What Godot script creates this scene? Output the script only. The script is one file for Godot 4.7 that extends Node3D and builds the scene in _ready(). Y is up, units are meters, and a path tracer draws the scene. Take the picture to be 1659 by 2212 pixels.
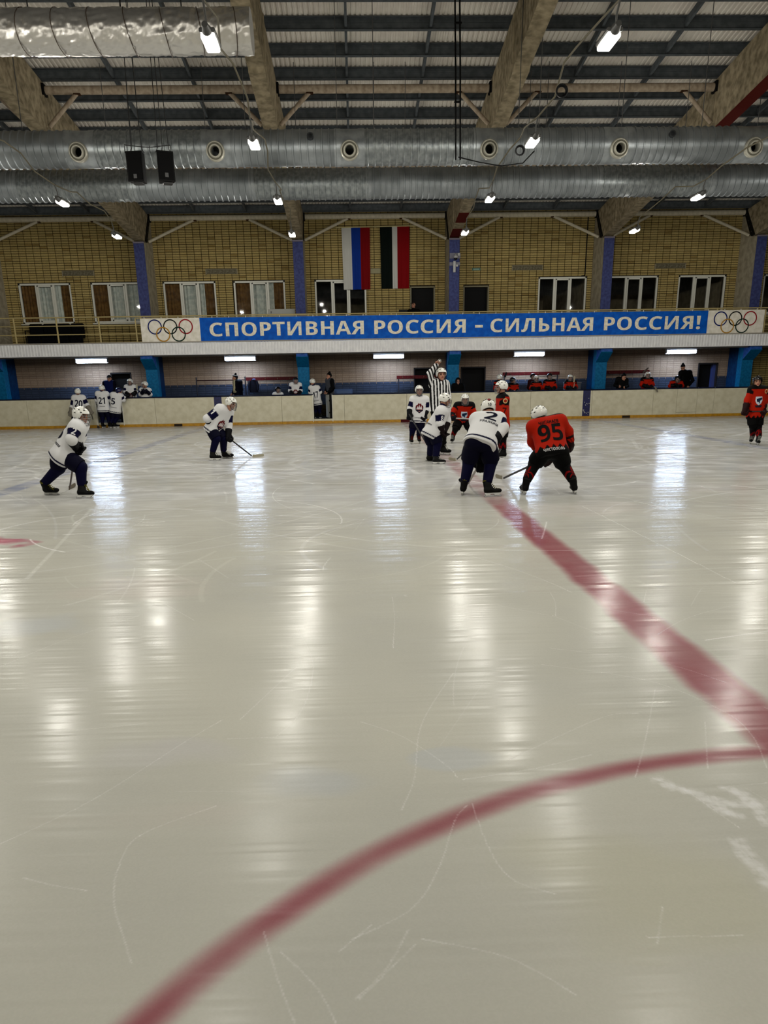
extends Node3D
# An ice rink during a youth hockey face-off. x runs along the far boards, y is up, the far boards stand at z = -30.25.

const BOARD_Z := -30.25
const WALL_Z := -33.2
const COLUMN_X := [-14.0, -8.0, -2.0, 4.0, 10.0, 16.0, 22.0]
const LAMP_X := [-11.2, -6.4, -1.6, 3.2, 8.0, 12.8]
const LAMP_Y := 5.46
const LAMP_Z := [-23.2, -19.1, -14.8, -10.7, -6.5, -2.3]

var taken := {}
var made_mats := {}
var rng := RandomNumberGenerator.new()


func _ready() -> void:
	rng.seed = 7
	set_camera_and_air()
	build_shell()
	build_wall()
	build_roof()
	build_ducts()
	build_lamps()
	build_balcony()
	build_boards()
	build_ice()
	build_bench_area()
	build_people()


func set_camera_and_air() -> void:
	var cam := Camera3D.new()
	cam.name = "camera"
	var f := 1632.5
	var near := 0.05
	cam.set_frustum(near * 2212.0 / f, Vector2(0.0, near * (1327.6 - 1106.0) / f), near, 200.0)
	cam.transform = Transform3D(Basis.from_euler(Vector3(-0.301888, -0.033074, -0.016891)), Vector3(0.0, 1.6043, 0.0))
	cam.current = true
	add_child(cam)
	var env := Environment.new()
	env.background_mode = Environment.BG_COLOR
	env.background_color = Color(0, 0, 0)
	env.tonemap_mode = Environment.TONE_MAPPER_LINEAR
	env.tonemap_exposure = 0.86
	env.sdfgi_enabled = true
	env.ssao_enabled = true
	env.ssil_enabled = true
	var around := WorldEnvironment.new()
	around.name = "air"
	around.environment = env
	add_child(around)


# ---------------------------------------------------------------- mesh building

class Shape:
	var v := PackedVector3Array()
	var n := PackedVector3Array()
	var c := PackedColorArray()
	var t := PackedVector2Array()
	var i := PackedInt32Array()
	var color := Color.WHITE
	var colored := false
	var mapped := false

	func tri(a: Vector3, b: Vector3, d: Vector3, na: Vector3, nb := Vector3.ZERO, nd := Vector3.ZERO) -> void:
		var k := v.size()
		if nb == Vector3.ZERO:
			nb = na
			nd = na
		var flip := (b - a).cross(d - a).dot(na + nb + nd) > 0.0
		v.append(a)
		n.append(na)
		if flip:
			v.append(d)
			v.append(b)
			n.append(nd)
			n.append(nb)
		else:
			v.append(b)
			v.append(d)
			n.append(nb)
			n.append(nd)
		for q in 3:
			i.append(k + q)
			if colored:
				c.append(color)

	func quad(a: Vector3, b: Vector3, d: Vector3, e: Vector3, nn: Vector3) -> void:
		tri(a, b, d, nn)
		tri(a, d, e, nn)

	func box(at: Vector3, size: Vector3, turn := Basis(), bevel := 0.0) -> void:
		var h := size / 2.0
		var b := minf(bevel, minf(h.x, minf(h.y, h.z)) * 0.6)
		for ax in 3:
			var u := (ax + 1) % 3
			var w := (ax + 2) % 3
			for s in [-1.0, 1.0]:
				var q := []
				for e in [[-1, -1], [1, -1], [1, 1], [-1, 1]]:
					var p := Vector3.ZERO
					p[ax] = s * h[ax]
					p[u] = e[0] * (h[u] - b)
					p[w] = e[1] * (h[w] - b)
					q.append(at + turn * p)
				var nn := Vector3.ZERO
				nn[ax] = s
				quad(q[0], q[1], q[2], q[3], turn * nn)
		if b <= 0.0:
			return
		for ax in 3:
			var u := (ax + 1) % 3
			var w := (ax + 2) % 3
			for e in [[-1, -1], [1, -1], [1, 1], [-1, 1]]:
				var q := []
				for k in [[-1, 0], [1, 0], [1, 1], [-1, 1]]:
					var p := Vector3.ZERO
					p[ax] = k[0] * (h[ax] - b)
					p[u] = e[0] * (h[u] - (b if k[1] == 1 else 0.0))
					p[w] = e[1] * (h[w] - (0.0 if k[1] == 1 else b))
					q.append(at + turn * p)
				var nn := Vector3.ZERO
				nn[u] = e[0]
				nn[w] = e[1]
				quad(q[0], q[1], q[2], q[3], turn * nn.normalized())
		for sx in [-1.0, 1.0]:
			for sy in [-1.0, 1.0]:
				for sz in [-1.0, 1.0]:
					var s := Vector3(sx, sy, sz)
					var q := []
					for ax in 3:
						var p := s * (h - Vector3.ONE * b)
						p[ax] = s[ax] * h[ax]
						q.append(at + turn * p)
					tri(q[0], q[1], q[2], turn * s.normalized())

	func tube(points: Array, radius: Variant, sides := 8, caps := true) -> void:
		var count := points.size()
		var up := Vector3.UP
		var dir: Vector3 = (points[1] - points[0]).normalized()
		if absf(dir.dot(up)) > 0.9:
			up = Vector3.RIGHT
		var side := dir.cross(up).normalized()
		var rings := []
		for k in count:
			var a: Vector3 = points[maxi(k - 1, 0)]
			var b: Vector3 = points[mini(k + 1, count - 1)]
			dir = (b - a).normalized()
			side = (side - dir * side.dot(dir)).normalized()
			var other := dir.cross(side)
			var r: float = radius[k] if radius is Array else radius
			var ring := []
			for s in sides:
				var o := side * cos(TAU * s / sides) + other * sin(TAU * s / sides)
				ring.append([points[k] + o * r, o])
			rings.append(ring)
		for k in count - 1:
			for s in sides:
				var a: Array = rings[k][s]
				var b: Array = rings[k][(s + 1) % sides]
				var d: Array = rings[k + 1][(s + 1) % sides]
				var e: Array = rings[k + 1][s]
				tri(a[0], b[0], d[0], a[1], b[1], d[1])
				tri(a[0], d[0], e[0], a[1], d[1], e[1])
		if caps:
			for k in [0, count - 1]:
				var nn: Vector3 = (points[0] - points[1]).normalized() if k == 0 else (points[count - 1] - points[count - 2]).normalized()
				for s in range(1, sides - 1):
					tri(rings[k][0][0], rings[k][s][0], rings[k][s + 1][0], nn)

	# profile: points (along the axis, radius); flat = facets keep hard edges along the profile
	func lathe(profile: Array, at: Vector3, axis: Vector3, sides := 16) -> void:
		var up := Vector3.UP if absf(axis.y) < 0.9 else Vector3.RIGHT
		var s1 := axis.cross(up).normalized()
		var s2 := axis.cross(s1).normalized()
		for k in profile.size() - 1:
			var p: Vector2 = profile[k]
			var q: Vector2 = profile[k + 1]
			var d := q - p
			var nl := Vector2(-d.y, d.x).normalized()
			for s in sides:
				var o0 := s1 * cos(TAU * s / sides) + s2 * sin(TAU * s / sides)
				var o1 := s1 * cos(TAU * (s + 1) / sides) + s2 * sin(TAU * (s + 1) / sides)
				var n0 := (axis * nl.x + o0 * nl.y).normalized()
				var n1 := (axis * nl.x + o1 * nl.y).normalized()
				var a := at + axis * p.x + o0 * p.y
				var b := at + axis * p.x + o1 * p.y
				var e := at + axis * q.x + o1 * q.y
				var g := at + axis * q.x + o0 * q.y
				if p.y > 1e-5:
					tri(a, b, e, n0, n1, n1)
				if q.y > 1e-5:
					tri(a, e, g, n0, n1, n0)

	# polygon in the plane (e1, e2) at `at`, pushed along e3 by -depth/2 .. depth/2
	func prism(poly: PackedVector2Array, at: Vector3, e1: Vector3, e2: Vector3, e3: Vector3, depth: float) -> void:
		var hull := poly.duplicate()
		if Geometry2D.is_polygon_clockwise(hull):
			hull.reverse()
		var tris := Geometry2D.triangulate_polygon(hull)
		for s in [-0.5, 0.5]:
			for k in range(0, tris.size(), 3):
				var q := []
				for m in 3:
					var p := hull[tris[k + m]]
					q.append(at + e1 * p.x + e2 * p.y + e3 * (depth * s))
				tri(q[0], q[1], q[2], e3 * signf(s))
		for k in hull.size():
			var p := hull[k]
			var q := hull[(k + 1) % hull.size()]
			var d := (q - p).normalized()
			var nn := e1 * d.y - e2 * d.x
			var a := at + e1 * p.x + e2 * p.y
			var b := at + e1 * q.x + e2 * q.y
			quad(a - e3 * depth / 2, b - e3 * depth / 2, b + e3 * depth / 2, a + e3 * depth / 2, nn)

	# trapezoid corrugation along `across`, pulled along `along`; ribs stand out along `out`
	func corrugated(at: Vector3, across: Vector3, width: float, along: Vector3, out: Vector3, pitch: float, deep: float) -> void:
		var x := 0.0
		var line := []
		while x < width - 1e-4:
			line.append(Vector2(x, 0))
			line.append(Vector2(minf(x + pitch * 0.42, width), 0))
			line.append(Vector2(minf(x + pitch * 0.55, width), deep))
			line.append(Vector2(minf(x + pitch * 0.87, width), deep))
			x += pitch
		line.append(Vector2(width, 0))
		for k in line.size() - 1:
			var p: Vector2 = line[k]
			var q: Vector2 = line[k + 1]
			if q.x - p.x < 1e-5:
				continue
			var a := at + across * p.x + out * p.y
			var b := at + across * q.x + out * q.y
			var d := (q - p).normalized()
			quad(a, b, b + along, a + along, (out * d.x - across * d.y).normalized())

	func mesh() -> ArrayMesh:
		var arrays := []
		arrays.resize(Mesh.ARRAY_MAX)
		arrays[Mesh.ARRAY_VERTEX] = v
		arrays[Mesh.ARRAY_NORMAL] = n
		if colored:
			arrays[Mesh.ARRAY_COLOR] = c
		if mapped:
			arrays[Mesh.ARRAY_TEX_UV] = t
		arrays[Mesh.ARRAY_INDEX] = i
		var m := ArrayMesh.new()
		m.add_surface_from_arrays(Mesh.PRIMITIVE_TRIANGLES, arrays)
		return m


func unique(called: String) -> String:
	if not taken.has(called):
		taken[called] = 0
		return called
	taken[called] += 1
	return "%s_%03d" % [called, taken[called]]


func thing(called: String, label: String, category: String, at := Vector3.ZERO, group := "") -> Node3D:
	var o := Node3D.new()
	o.name = unique(called)
	o.position = at
	o.set_meta("label", label)
	o.set_meta("category", category)
	if group != "":
		o.set_meta("group", group)
	add_child(o)
	return o


func structure(called: String, label := "") -> Node3D:
	var o := Node3D.new()
	o.name = called
	o.set_meta("kind", "structure")
	if label != "":
		o.set_meta("label", label)
	add_child(o)
	return o


func part(parent: Node, called: String, mesh: Mesh, material: Material, label := "") -> MeshInstance3D:
	var o := MeshInstance3D.new()
	o.name = called
	o.mesh = mesh
	o.material_override = material
	if label != "":
		o.set_meta("label", label)
	parent.add_child(o, true)
	return o


func pt(parent: Node, called: String, s: Shape, material: Material, label := "") -> MeshInstance3D:
	return part(parent, called, s.mesh(), material, label)


func boxed(at: Vector3, size: Vector3, bevel := 0.0) -> ArrayMesh:
	var s := Shape.new()
	s.box(at, size, Basis(), bevel)
	return s.mesh()


func piped(points: Array, r: Variant, sides := 8) -> ArrayMesh:
	var s := Shape.new()
	s.tube(points, r, sides)
	return s.mesh()


# ---------------------------------------------------------------- materials

func noise_tex(seed_: int, freq: float, ramp: Array, octaves := 4, size := 512, normal := 0.0) -> NoiseTexture2D:
	var nz := FastNoiseLite.new()
	nz.seed = seed_
	nz.noise_type = FastNoiseLite.TYPE_SIMPLEX_SMOOTH
	nz.frequency = freq
	nz.fractal_octaves = octaves
	var tx := NoiseTexture2D.new()
	tx.width = size
	tx.height = size
	tx.seamless = true
	tx.noise = nz
	if normal > 0.0:
		tx.as_normal_map = true
		tx.bump_strength = normal
	if ramp.size():
		var g := Gradient.new()
		var off := PackedFloat32Array()
		var col := PackedColorArray()
		for r in ramp:
			off.append(r[0])
			col.append(r[1])
		g.offsets = off
		g.colors = col
		tx.color_ramp = g
	return tx


func mat(key: String, color: Color, rough := 0.7, metal := 0.0) -> StandardMaterial3D:
	if made_mats.has(key):
		return made_mats[key]
	var m := StandardMaterial3D.new()
	m.resource_name = key
	m.albedo_color = color
	m.roughness = rough
	m.metallic = metal
	if rough >= 0.5 and metal == 0.0:
		m.metallic_specular = 0.22
	made_mats[key] = m
	return m


# a matt or glossy surface whose colour varies in blotches; scale = repeats per metre
func mottled(key: String, dark: Color, light: Color, rough: float, scale: float, metal := 0.0, freq := 0.012, relief := 0.0, octaves := 5) -> StandardMaterial3D:
	if made_mats.has(key):
		return made_mats[key]
	var m := mat(key, Color.WHITE, rough, metal)
	m.albedo_texture = noise_tex(hash(key) % 1000, freq, [[0.2, dark], [0.5, dark.lerp(light, 0.55)], [0.8, light]], octaves)
	m.uv1_triplanar = true
	m.uv1_world_triplanar = true
	m.uv1_scale = Vector3.ONE * scale
	if relief > 0.0:
		m.heightmap_enabled = true
		m.heightmap_texture = noise_tex(hash(key) % 1000 + 5, freq * 3.0, [], 5)
		m.heightmap_scale = relief
	return m


func glow(key: String, color: Color, energy: float) -> StandardMaterial3D:
	var m := mat(key, Color(0.9, 0.9, 0.9), 0.4)
	m.emission_enabled = true
	m.emission = color
	m.emission_energy_multiplier = energy
	return m


func painted() -> StandardMaterial3D:
	var m := mat("dyed_surface", Color.WHITE, 0.75)
	m.vertex_color_use_as_albedo = true
	return m


func roof_y(z: float) -> float:   # the top of the concrete beams, where the purlins lie
	return 11.95 + 0.126 * z if z < -15.1 else 11.95 + 0.126 * (-30.2 - z)


# ---------------------------------------------------------------- the hall

const WINDOWS := [[-13.28, -11.22], [-10.42, -8.36], [-7.56, -5.46], [-4.74, -2.68], [-1.48, 0.6], [7.63, 9.62], [10.58, 12.58], [13.42, 15.4], [16.98, 18.98]]
const UPPER_DOORS := [[2.39, 3.39], [4.56, 5.6]]
const LOWER_DOORS := [[-10.05, -9.2], [2.52, 3.52], [4.5, 5.54], [14.6, 15.45]]
const WIN_Y := [3.96, 5.47]


func openings() -> Array:
	var out := []
	for w in WINDOWS:
		out.append(Rect2(w[0], WIN_Y[0], w[1] - w[0], WIN_Y[1] - WIN_Y[0]))
	for d in UPPER_DOORS:
		out.append(Rect2(d[0], 3.1, d[1] - d[0], 2.07))
	for d in LOWER_DOORS:
		out.append(Rect2(d[0], 0.0, d[1] - d[0], 2.03))
	return out


func build_shell() -> void:
	var plain := mottled("plaster_shell", Color(0.5, 0.47, 0.38), Color(0.6, 0.56, 0.46), 0.9, 0.3)
	for s in [["wall_left", Vector3(-26.2, 5, -15), Vector3(0.4, 12, 46)], ["wall_right", Vector3(28.2, 5, -15), Vector3(0.4, 12, 46)], ["wall_front", Vector3(1, 5, 5.2), Vector3(54.8, 12, 0.4)]]:
		var o := structure(s[0])
		part(o, "plaster", boxed(s[1], s[2]), plain)
	var rooms := structure("wall_rooms")
	var dim := mottled("room_plaster", Color(0.5, 0.47, 0.38), Color(0.6, 0.56, 0.46), 0.9, 0.4)
	part(rooms, "plaster", boxed(Vector3(1, 4.5, -42.1), Vector3(54.8, 9.4, 0.2)), dim)
	part(rooms, "slab", boxed(Vector3(1, 2.95, -37.8), Vector3(54.8, 0.3, 8.4)), dim)
	part(rooms, "upper_slab", boxed(Vector3(1, 6.4, -37.8), Vector3(54.8, 0.3, 8.4)), dim)
	part(rooms, "lower_slab", boxed(Vector3(1, -0.1, -39.6), Vector3(54.8, 0.2, 5.0)), dim)
	for x in [-26.3, -14.6, -8.0, -2.0, 4.0, 6.6, 10.0, 16.0, 28.3]:
		part(rooms, "partition", boxed(Vector3(x, 4.5, -37.8), Vector3(0.15, 9.4, 8.4)), dim)


func build_wall() -> void:
	var holes := openings()
	var o := structure("wall_back", "yellow brick wall with painted lower storey")
	var xs := [-26.0, 28.0]
	var ys := [-0.3, 9.2]
	for h in holes:
		xs += [h.position.x, h.end.x]
		ys += [h.position.y, h.end.y]
	xs.sort()
	ys.sort()
	var core := Shape.new()
	for a in xs.size() - 1:
		for b in ys.size() - 1:
			var r := Rect2(xs[a], ys[b], xs[a + 1] - xs[a], ys[b + 1] - ys[b])
			if r.size.x < 0.001 or r.size.y < 0.001:
				continue
			var free := true
			for h in holes:
				if h.has_point(r.get_center()):
					free = false
			if free:
				core.box(Vector3(r.get_center().x, r.get_center().y, WALL_Z - 0.2), Vector3(r.size.x, r.size.y, 0.4))
	pt(o, "mortar", core, mottled("mortar", Color(0.13, 0.11, 0.07), Color(0.22, 0.19, 0.12), 0.95, 1.2))
	# the lower storey's paint fills its joints
	var beige := mat("joint_beige", Color(0.47, 0.40, 0.34), 0.8)
	var slate := mat("joint_slate", Color(0.16, 0.19, 0.25), 0.8)
	var from := -16.5
	for d in LOWER_DOORS + [[16.2, 16.2]]:
		part(o, "painted_joints", boxed(Vector3((from + d[0]) / 2, 2.03, WALL_Z + 0.012), Vector3(d[0] - from, 1.2, 0.014)), beige)
		part(o, "painted_joints", boxed(Vector3((from + d[0]) / 2, 1.02, WALL_Z + 0.012), Vector3(d[0] - from, 0.8, 0.014)), slate)
		from = d[1]
	for d in LOWER_DOORS:
		part(o, "painted_joints", boxed(Vector3((d[0] + d[1]) / 2, 2.34, WALL_Z + 0.012), Vector3(d[1] - d[0], 0.58, 0.014)), beige)
	# bricks laid in straight columns; those in the middle bay stand alone, the rest are one heap of copies
	var pitch := Vector2(0.286, 0.0885)
	var brick := Shape.new()
	brick.box(Vector3.ZERO, Vector3(pitch.x - 0.02, pitch.y - 0.018, 0.05), Basis(), 0.004)
	var brick_mesh := brick.mesh()
	var clay := mat("brick_clay", Color.WHITE, 0.8)
	clay.vertex_color_use_as_albedo = true
	clay.albedo_texture = noise_tex(21, 0.02, [[0.2, Color(0.9, 0.9, 0.9)], [0.8, Color(1, 1, 1)]], 5)
	clay.uv1_triplanar = true
	clay.uv1_world_triplanar = true
	clay.uv1_scale = Vector3.ONE * 1.7
	var tones := []
	var tone_mats := []
	for k in 6:
		var t: Color = [Color(0.66, 0.585, 0.375), Color(0.65, 0.575, 0.365), Color(0.67, 0.595, 0.385), Color(0.64, 0.56, 0.355), Color(0.66, 0.585, 0.38), Color(0.57, 0.485, 0.29)][k]
		tones.append(t)
		tone_mats.append(mottled("brick_tone_%d" % k, t.darkened(0.05), t, 0.8, 1.7, 0.0, 0.02))
	var spots := []
	var hues := PackedColorArray()
	var alone := 0
	var x := -16.5
	while x < 19.6:
		var y := 0.62
		while y < 8.15:
			var left := x
			var right := x + pitch.x
			var keep := y > 3.05 or y < 2.62
			for h in holes:
				if y + pitch.y * 0.5 < h.position.y or y + pitch.y * 0.5 > h.end.y + 0.02 or right <= h.position.x or left >= h.end.x:
					continue
				if left < h.position.x:
					right = h.position.x
				elif right > h.end.x:
					left = h.end.x
				else:
					keep = false
			if right - left < 0.05:
				keep = false
			var c := Vector2((left + right) / 2, y + pitch.y / 2)
			if keep:
				var pick := rng.randi() % 5
				if rng.randf() < 0.05:
					pick = 5
				var at := Vector3(c.x, c.y, WALL_Z + 0.0 + rng.randf() * 0.004)
				if y > 5.6 and c.x > -1.9 and c.x < 3.75 and alone < 300 and right - left > 0.28 and not (c.y > 5.3 and c.y < 7.3 and c.x > -0.25 and c.x < 2.35):
					var b := part(o, "brick", brick_mesh, tone_mats[pick])
					b.position = at
					alone += 1
				else:
					spots.append(Transform3D(Basis.from_scale(Vector3((right - left - 0.02) / (pitch.x - 0.02), 1, 1)), at))
					if y > 3.0 or c.x > 16.2:
						var v := 0.95 + rng.randf() * 0.1
						hues.append(Color(tones[pick].r * v, tones[pick].g * v, tones[pick].b * v).srgb_to_linear())
					elif y > 1.42:
						hues.append(Color(0.55, 0.475, 0.40).lerp(Color(0.58, 0.505, 0.43), rng.randf()).srgb_to_linear())
					else:
						hues.append(Color(0.19, 0.225, 0.29).lerp(Color(0.21, 0.245, 0.32), rng.randf()).srgb_to_linear())
			y += pitch.y
		x += pitch.x
	var heap := MultiMesh.new()
	heap.transform_format = MultiMesh.TRANSFORM_3D
	heap.use_colors = true
	heap.mesh = brick_mesh
	heap.instance_count = spots.size()
	for k in spots.size():
		heap.set_instance_transform(k, spots[k])
		heap.set_instance_color(k, hues[k])
	var many := MultiMeshInstance3D.new()
	many.name = "brickwork"
	many.multimesh = heap
	many.material_override = clay
	many.set_meta("kind", "stuff")
	o.add_child(many)
	build_windows()
	build_wall_fittings()


func build_windows() -> void:
	var pvc := mat("white_pvc", Color(0.78, 0.78, 0.74), 0.4)
	var glass := mat("window_glass", Color(0.2, 0.22, 0.22, 0.01), 0.02)
	glass.transparency = BaseMaterial3D.TRANSPARENCY_ALPHA
	var z := WALL_Z - 0.05
	var k := 0
	for w in WINDOWS:
		k += 1
		var o := structure("window_%d" % k)
		var x0: float = w[0]
		var x1: float = w[1]
		var y0: float = WIN_Y[0]
		var y1: float = WIN_Y[1]
		var f := Shape.new()
		f.box(Vector3((x0 + x1) / 2, y1 - 0.035, z), Vector3(x1 - x0, 0.07, 0.09), Basis(), 0.008)
		f.box(Vector3((x0 + x1) / 2, y0 + 0.035, z), Vector3(x1 - x0, 0.07, 0.09), Basis(), 0.008)
		f.box(Vector3(x0 + 0.035, (y0 + y1) / 2, z), Vector3(0.07, y1 - y0, 0.09), Basis(), 0.008)
		f.box(Vector3(x1 - 0.035, (y0 + y1) / 2, z), Vector3(0.07, y1 - y0, 0.09), Basis(), 0.008)
		pt(o, "frame", f, pvc)
		var third := (x1 - x0) / 3.0
		for m in [1, 2]:
			part(o, "mullion", boxed(Vector3(x0 + third * m, (y0 + y1) / 2, z), Vector3(0.08, y1 - y0 - 0.14, 0.09), 0.008), pvc)
		var sash := Shape.new()
		var sx0 := x0 + third + 0.04
		var sx1 := x0 + third * 2 - 0.04
		for e in [[Vector3((sx0 + sx1) / 2, y1 - 0.1, z + 0.03), Vector3(sx1 - sx0, 0.06, 0.07)], [Vector3((sx0 + sx1) / 2, y0 + 0.1, z + 0.03), Vector3(sx1 - sx0, 0.06, 0.07)], [Vector3(sx0 + 0.03, (y0 + y1) / 2, z + 0.03), Vector3(0.06, y1 - y0 - 0.14, 0.07)], [Vector3(sx1 - 0.03, (y0 + y1) / 2, z + 0.03), Vector3(0.06, y1 - y0 - 0.14, 0.07)]]:
			sash.box(e[0], e[1], Basis(), 0.008)
		pt(o, "sash", sash, pvc)
		for m in 3:
			var p := Shape.new()
			var px := x0 + third * (m + 0.5)
			var hx := third / 2 - 0.03
			p.quad(Vector3(px - hx, y0 + 0.06, z), Vector3(px + hx, y0 + 0.06, z), Vector3(px + hx, y1 - 0.06, z), Vector3(px - hx, y1 - 0.06, z), Vector3(0, 0, 1))
			pt(o, "pane", p, glass)
		part(o, "sill", boxed(Vector3((x0 + x1) / 2, y0 - 0.025, WALL_Z + 0.03), Vector3(x1 - x0 + 0.12, 0.05, 0.16), 0.01), pvc)
		var drape_names := ["leftmost", "second", "third", "fourth"]
		if k <= 4:
			var brown := mottled("brown_drape", Color(0.30, 0.21, 0.10), Color(0.44, 0.33, 0.18), 0.9, 0.8)
			var sheer := mottled("sheer_cloth", Color(0.62, 0.66, 0.64), Color(0.78, 0.8, 0.76), 0.9, 0.8)
			curtain(x0 + 0.02, x0 + third * 1.0, y0 + 0.02, y1, brown, "brown curtain at the left side of the %s upper window from the left" % drape_names[k - 1], k)
			curtain(x0 + third * 1.02, x0 + third * 2.3, y0 + 0.02, y1, sheer, "pale sheer curtain in the middle of the %s upper window from the left" % drape_names[k - 1], k + 20)
			curtain(x0 + third * 2.28, x1 - 0.02, y0 + 0.02, y1, brown if k != 2 else sheer, "%s curtain at the right side of the %s upper window from the left" % ["brown" if k != 2 else "grey", drape_names[k - 1]], k + 40)
	var n := 0
	var jamb := mat("door_jamb", Color(0.5, 0.48, 0.4), 0.6)
	var lower_jamb := mat("lower_door_jamb", Color(0.14, 0.13, 0.13), 0.6)
	for d in UPPER_DOORS + LOWER_DOORS:
		n += 1
		var o := structure("door_%d" % n)
		var base := 3.1 if n <= 2 else 0.0
		var high := 2.07 if n <= 2 else 2.03
		var m := jamb if n <= 2 else lower_jamb
		for s in [d[0] + 0.02, d[1] - 0.02]:
			part(o, "jamb", boxed(Vector3(s, base + high / 2, WALL_Z - 0.08), Vector3(0.05, high, 0.24), 0.006), m)
		part(o, "lintel", boxed(Vector3((d[0] + d[1]) / 2, base + high - 0.02, WALL_Z - 0.08), Vector3(d[1] - d[0], 0.05, 0.24), 0.006), m)
		var leaf := mat("dark_door_leaf", Color(0.035, 0.035, 0.04), 0.6)
		part(o, "leaf", boxed(Vector3((d[0] + d[1]) / 2 - (0.08 if n == 6 else 0.0), base + high / 2, WALL_Z - 0.3), Vector3(d[1] - d[0] - (0.16 if n == 6 else 0.0), high, 0.05), 0.006), leaf)
		if n == 6:
			part(o, "leaf_edge", boxed(Vector3(d[1] - 0.1, base + high / 2, WALL_Z - 0.18), Vector3(0.14, high - 0.05, 0.2)), mat("door_blue", Color(0.2, 0.24, 0.42), 0.6))


func curtain(x0: float, x1: float, y0: float, y1: float, m: Material, label: String, seed_: int) -> void:
	var o := thing("curtain", label, "curtain", Vector3((x0 + x1) / 2, y0, WALL_Z - 0.28), "curtains in the upper windows")
	var s := Shape.new()
	var steps := 28
	var prev := Vector3.ZERO
	var prev_n := Vector3.ZERO
	for k in steps + 1:
		var u := float(k) / steps
		var ph := u * (x1 - x0) * 48.0 + seed_
		var p := Vector3(lerpf(x0, x1, u) - (x0 + x1) / 2, 0, 0.022 * sin(ph) + 0.012 * sin(ph * 0.37 + 1.0))
		var sl := (0.022 * cos(ph) + 0.0045 * cos(ph * 0.37 + 1.0)) * 48.0
		var nn := Vector3(-sl, 0, 1).normalized()
		if k > 0:
			var up := Vector3(0, y1 - y0 - 0.04, 0)
			s.tri(prev, p, p + up, prev_n, nn, nn)
			s.tri(prev, p + up, prev + up, prev_n, nn, prev_n)
		prev = p
		prev_n = nn
	pt(o, "cloth", s, m)


func build_wall_fittings() -> void:
	# shallow ventilation boxes let into the brickwork above the windows
	var grey := mottled("grille_grey", Color(0.32, 0.30, 0.24), Color(0.42, 0.40, 0.33), 0.7, 2.0)
	var trim := mat("grille_trim", Color(0.52, 0.49, 0.4), 0.6)
	var where := ["between the two leftmost upper windows", "between the third and fourth upper windows", "left of the dark window by the third column", "right of the column beside the rightmost dark windows"]
	var k := 0
	for b in [[-11.45, -10.22], [-5.79, -4.55], [6.53, 7.76], [12.38, 13.63]]:
		var o := thing("ventilation_box", "long grey ventilation box on the bricks " + where[k], "vent", Vector3((b[0] + b[1]) / 2, 5.72, WALL_Z + 0.03), "ventilation boxes on the brick wall")
		var w: float = b[1] - b[0]
		part(o, "body", boxed(Vector3(0, 0.09, 0), Vector3(w, 0.17, 0.05), 0.008), grey)
		for s in [-1, 1]:
			part(o, "end_bracket", boxed(Vector3(s * w / 2, 0.09, 0.01), Vector3(0.035, 0.21, 0.07), 0.005), trim)
		part(o, "top_strip", boxed(Vector3(0, 0.185, 0.01), Vector3(w, 0.02, 0.07), 0.004), trim)
		for q in 5:
			part(o, "screw", boxed(Vector3(-w * 0.4 + q * w * 0.2, 0.09, 0.027), Vector3(0.025, 0.025, 0.012), 0.004), trim)
		k += 1
	var sign_o := thing("small_sign", "small green sign on the bricks right of the camera column", "sign", Vector3(5.07, 5.74, WALL_Z + 0.025))
	part(sign_o, "plate", boxed(Vector3(0, 0.05, 0), Vector3(0.34, 0.1, 0.02), 0.004), mat("sign_green", Color(0.3, 0.42, 0.38), 0.5))
	part(sign_o, "pale_strip", boxed(Vector3(0, 0.05, 0.011), Vector3(0.24, 0.04, 0.004)), mat("sign_pale", Color(0.55, 0.66, 0.6), 0.5))
	var plaque := thing("plaque", "small pale plaque between the two hanging flags", "plaque", Vector3(0.99, 5.68, WALL_Z + 0.03))
	part(plaque, "plate", boxed(Vector3(0, 0.09, 0), Vector3(0.42, 0.18, 0.03), 0.006), mat("plaque_pale", Color(0.55, 0.53, 0.42), 0.6))
	part(plaque, "rim", boxed(Vector3(0, 0.19, 0.005), Vector3(0.42, 0.02, 0.04), 0.004), mat("plaque_rim", Color(0.4, 0.36, 0.25), 0.6))
	# black drain line on the wall beside the column right of the middle
	var drain := thing("wall_cable", "thin black cable running down the bricks left of the fourth column", "cable", Vector3(9.42, 5.5, WALL_Z + 0.03))
	part(drain, "run", piped([Vector3(0.1, 2.2, 0), Vector3(0.1, 0.05, 0), Vector3(0.07, 0.0, 0), Vector3(-0.05, -0.01, 0)], 0.022), mat("black_cable", Color(0.03, 0.03, 0.035), 0.5))
	# flags on one rod
	var rod := thing("flag_rod", "pale rod from which the two flags hang on the brick wall", "rod", Vector3(0, 7.36, WALL_Z + 0.12))
	part(rod, "rod", piped([Vector3(-0.55, -0.01, 0), Vector3(2.72, 0.03, 0)], 0.02), mat("pale_wood", Color(0.72, 0.68, 0.5), 0.6))
	for x in [-0.4, 1.0, 2.55]:
		part(rod, "holder", boxed(Vector3(x, 0.0, -0.06), Vector3(0.04, 0.05, 0.12), 0.005), mat("pale_wood", Color(0.72, 0.68, 0.5), 0.6))
	flag("tricolour hanging flag with white, blue and red vertical bands", -0.33, 0.79, 7.34, 5.08, [[0.34, Color(0.72, 0.72, 0.70)], [0.66, Color(0.05, 0.18, 0.5)], [1.0, Color(0.42, 0.02, 0.04)]], 3)
	flag("hanging flag with dark green, white and red vertical bands", 1.19, 2.36, 7.37, 5.1, [[0.41, Color(0.02, 0.055, 0.04)], [0.585, Color(0.72, 0.72, 0.70)], [1.0, Color(0.45, 0.02, 0.04)]], 9)


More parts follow.
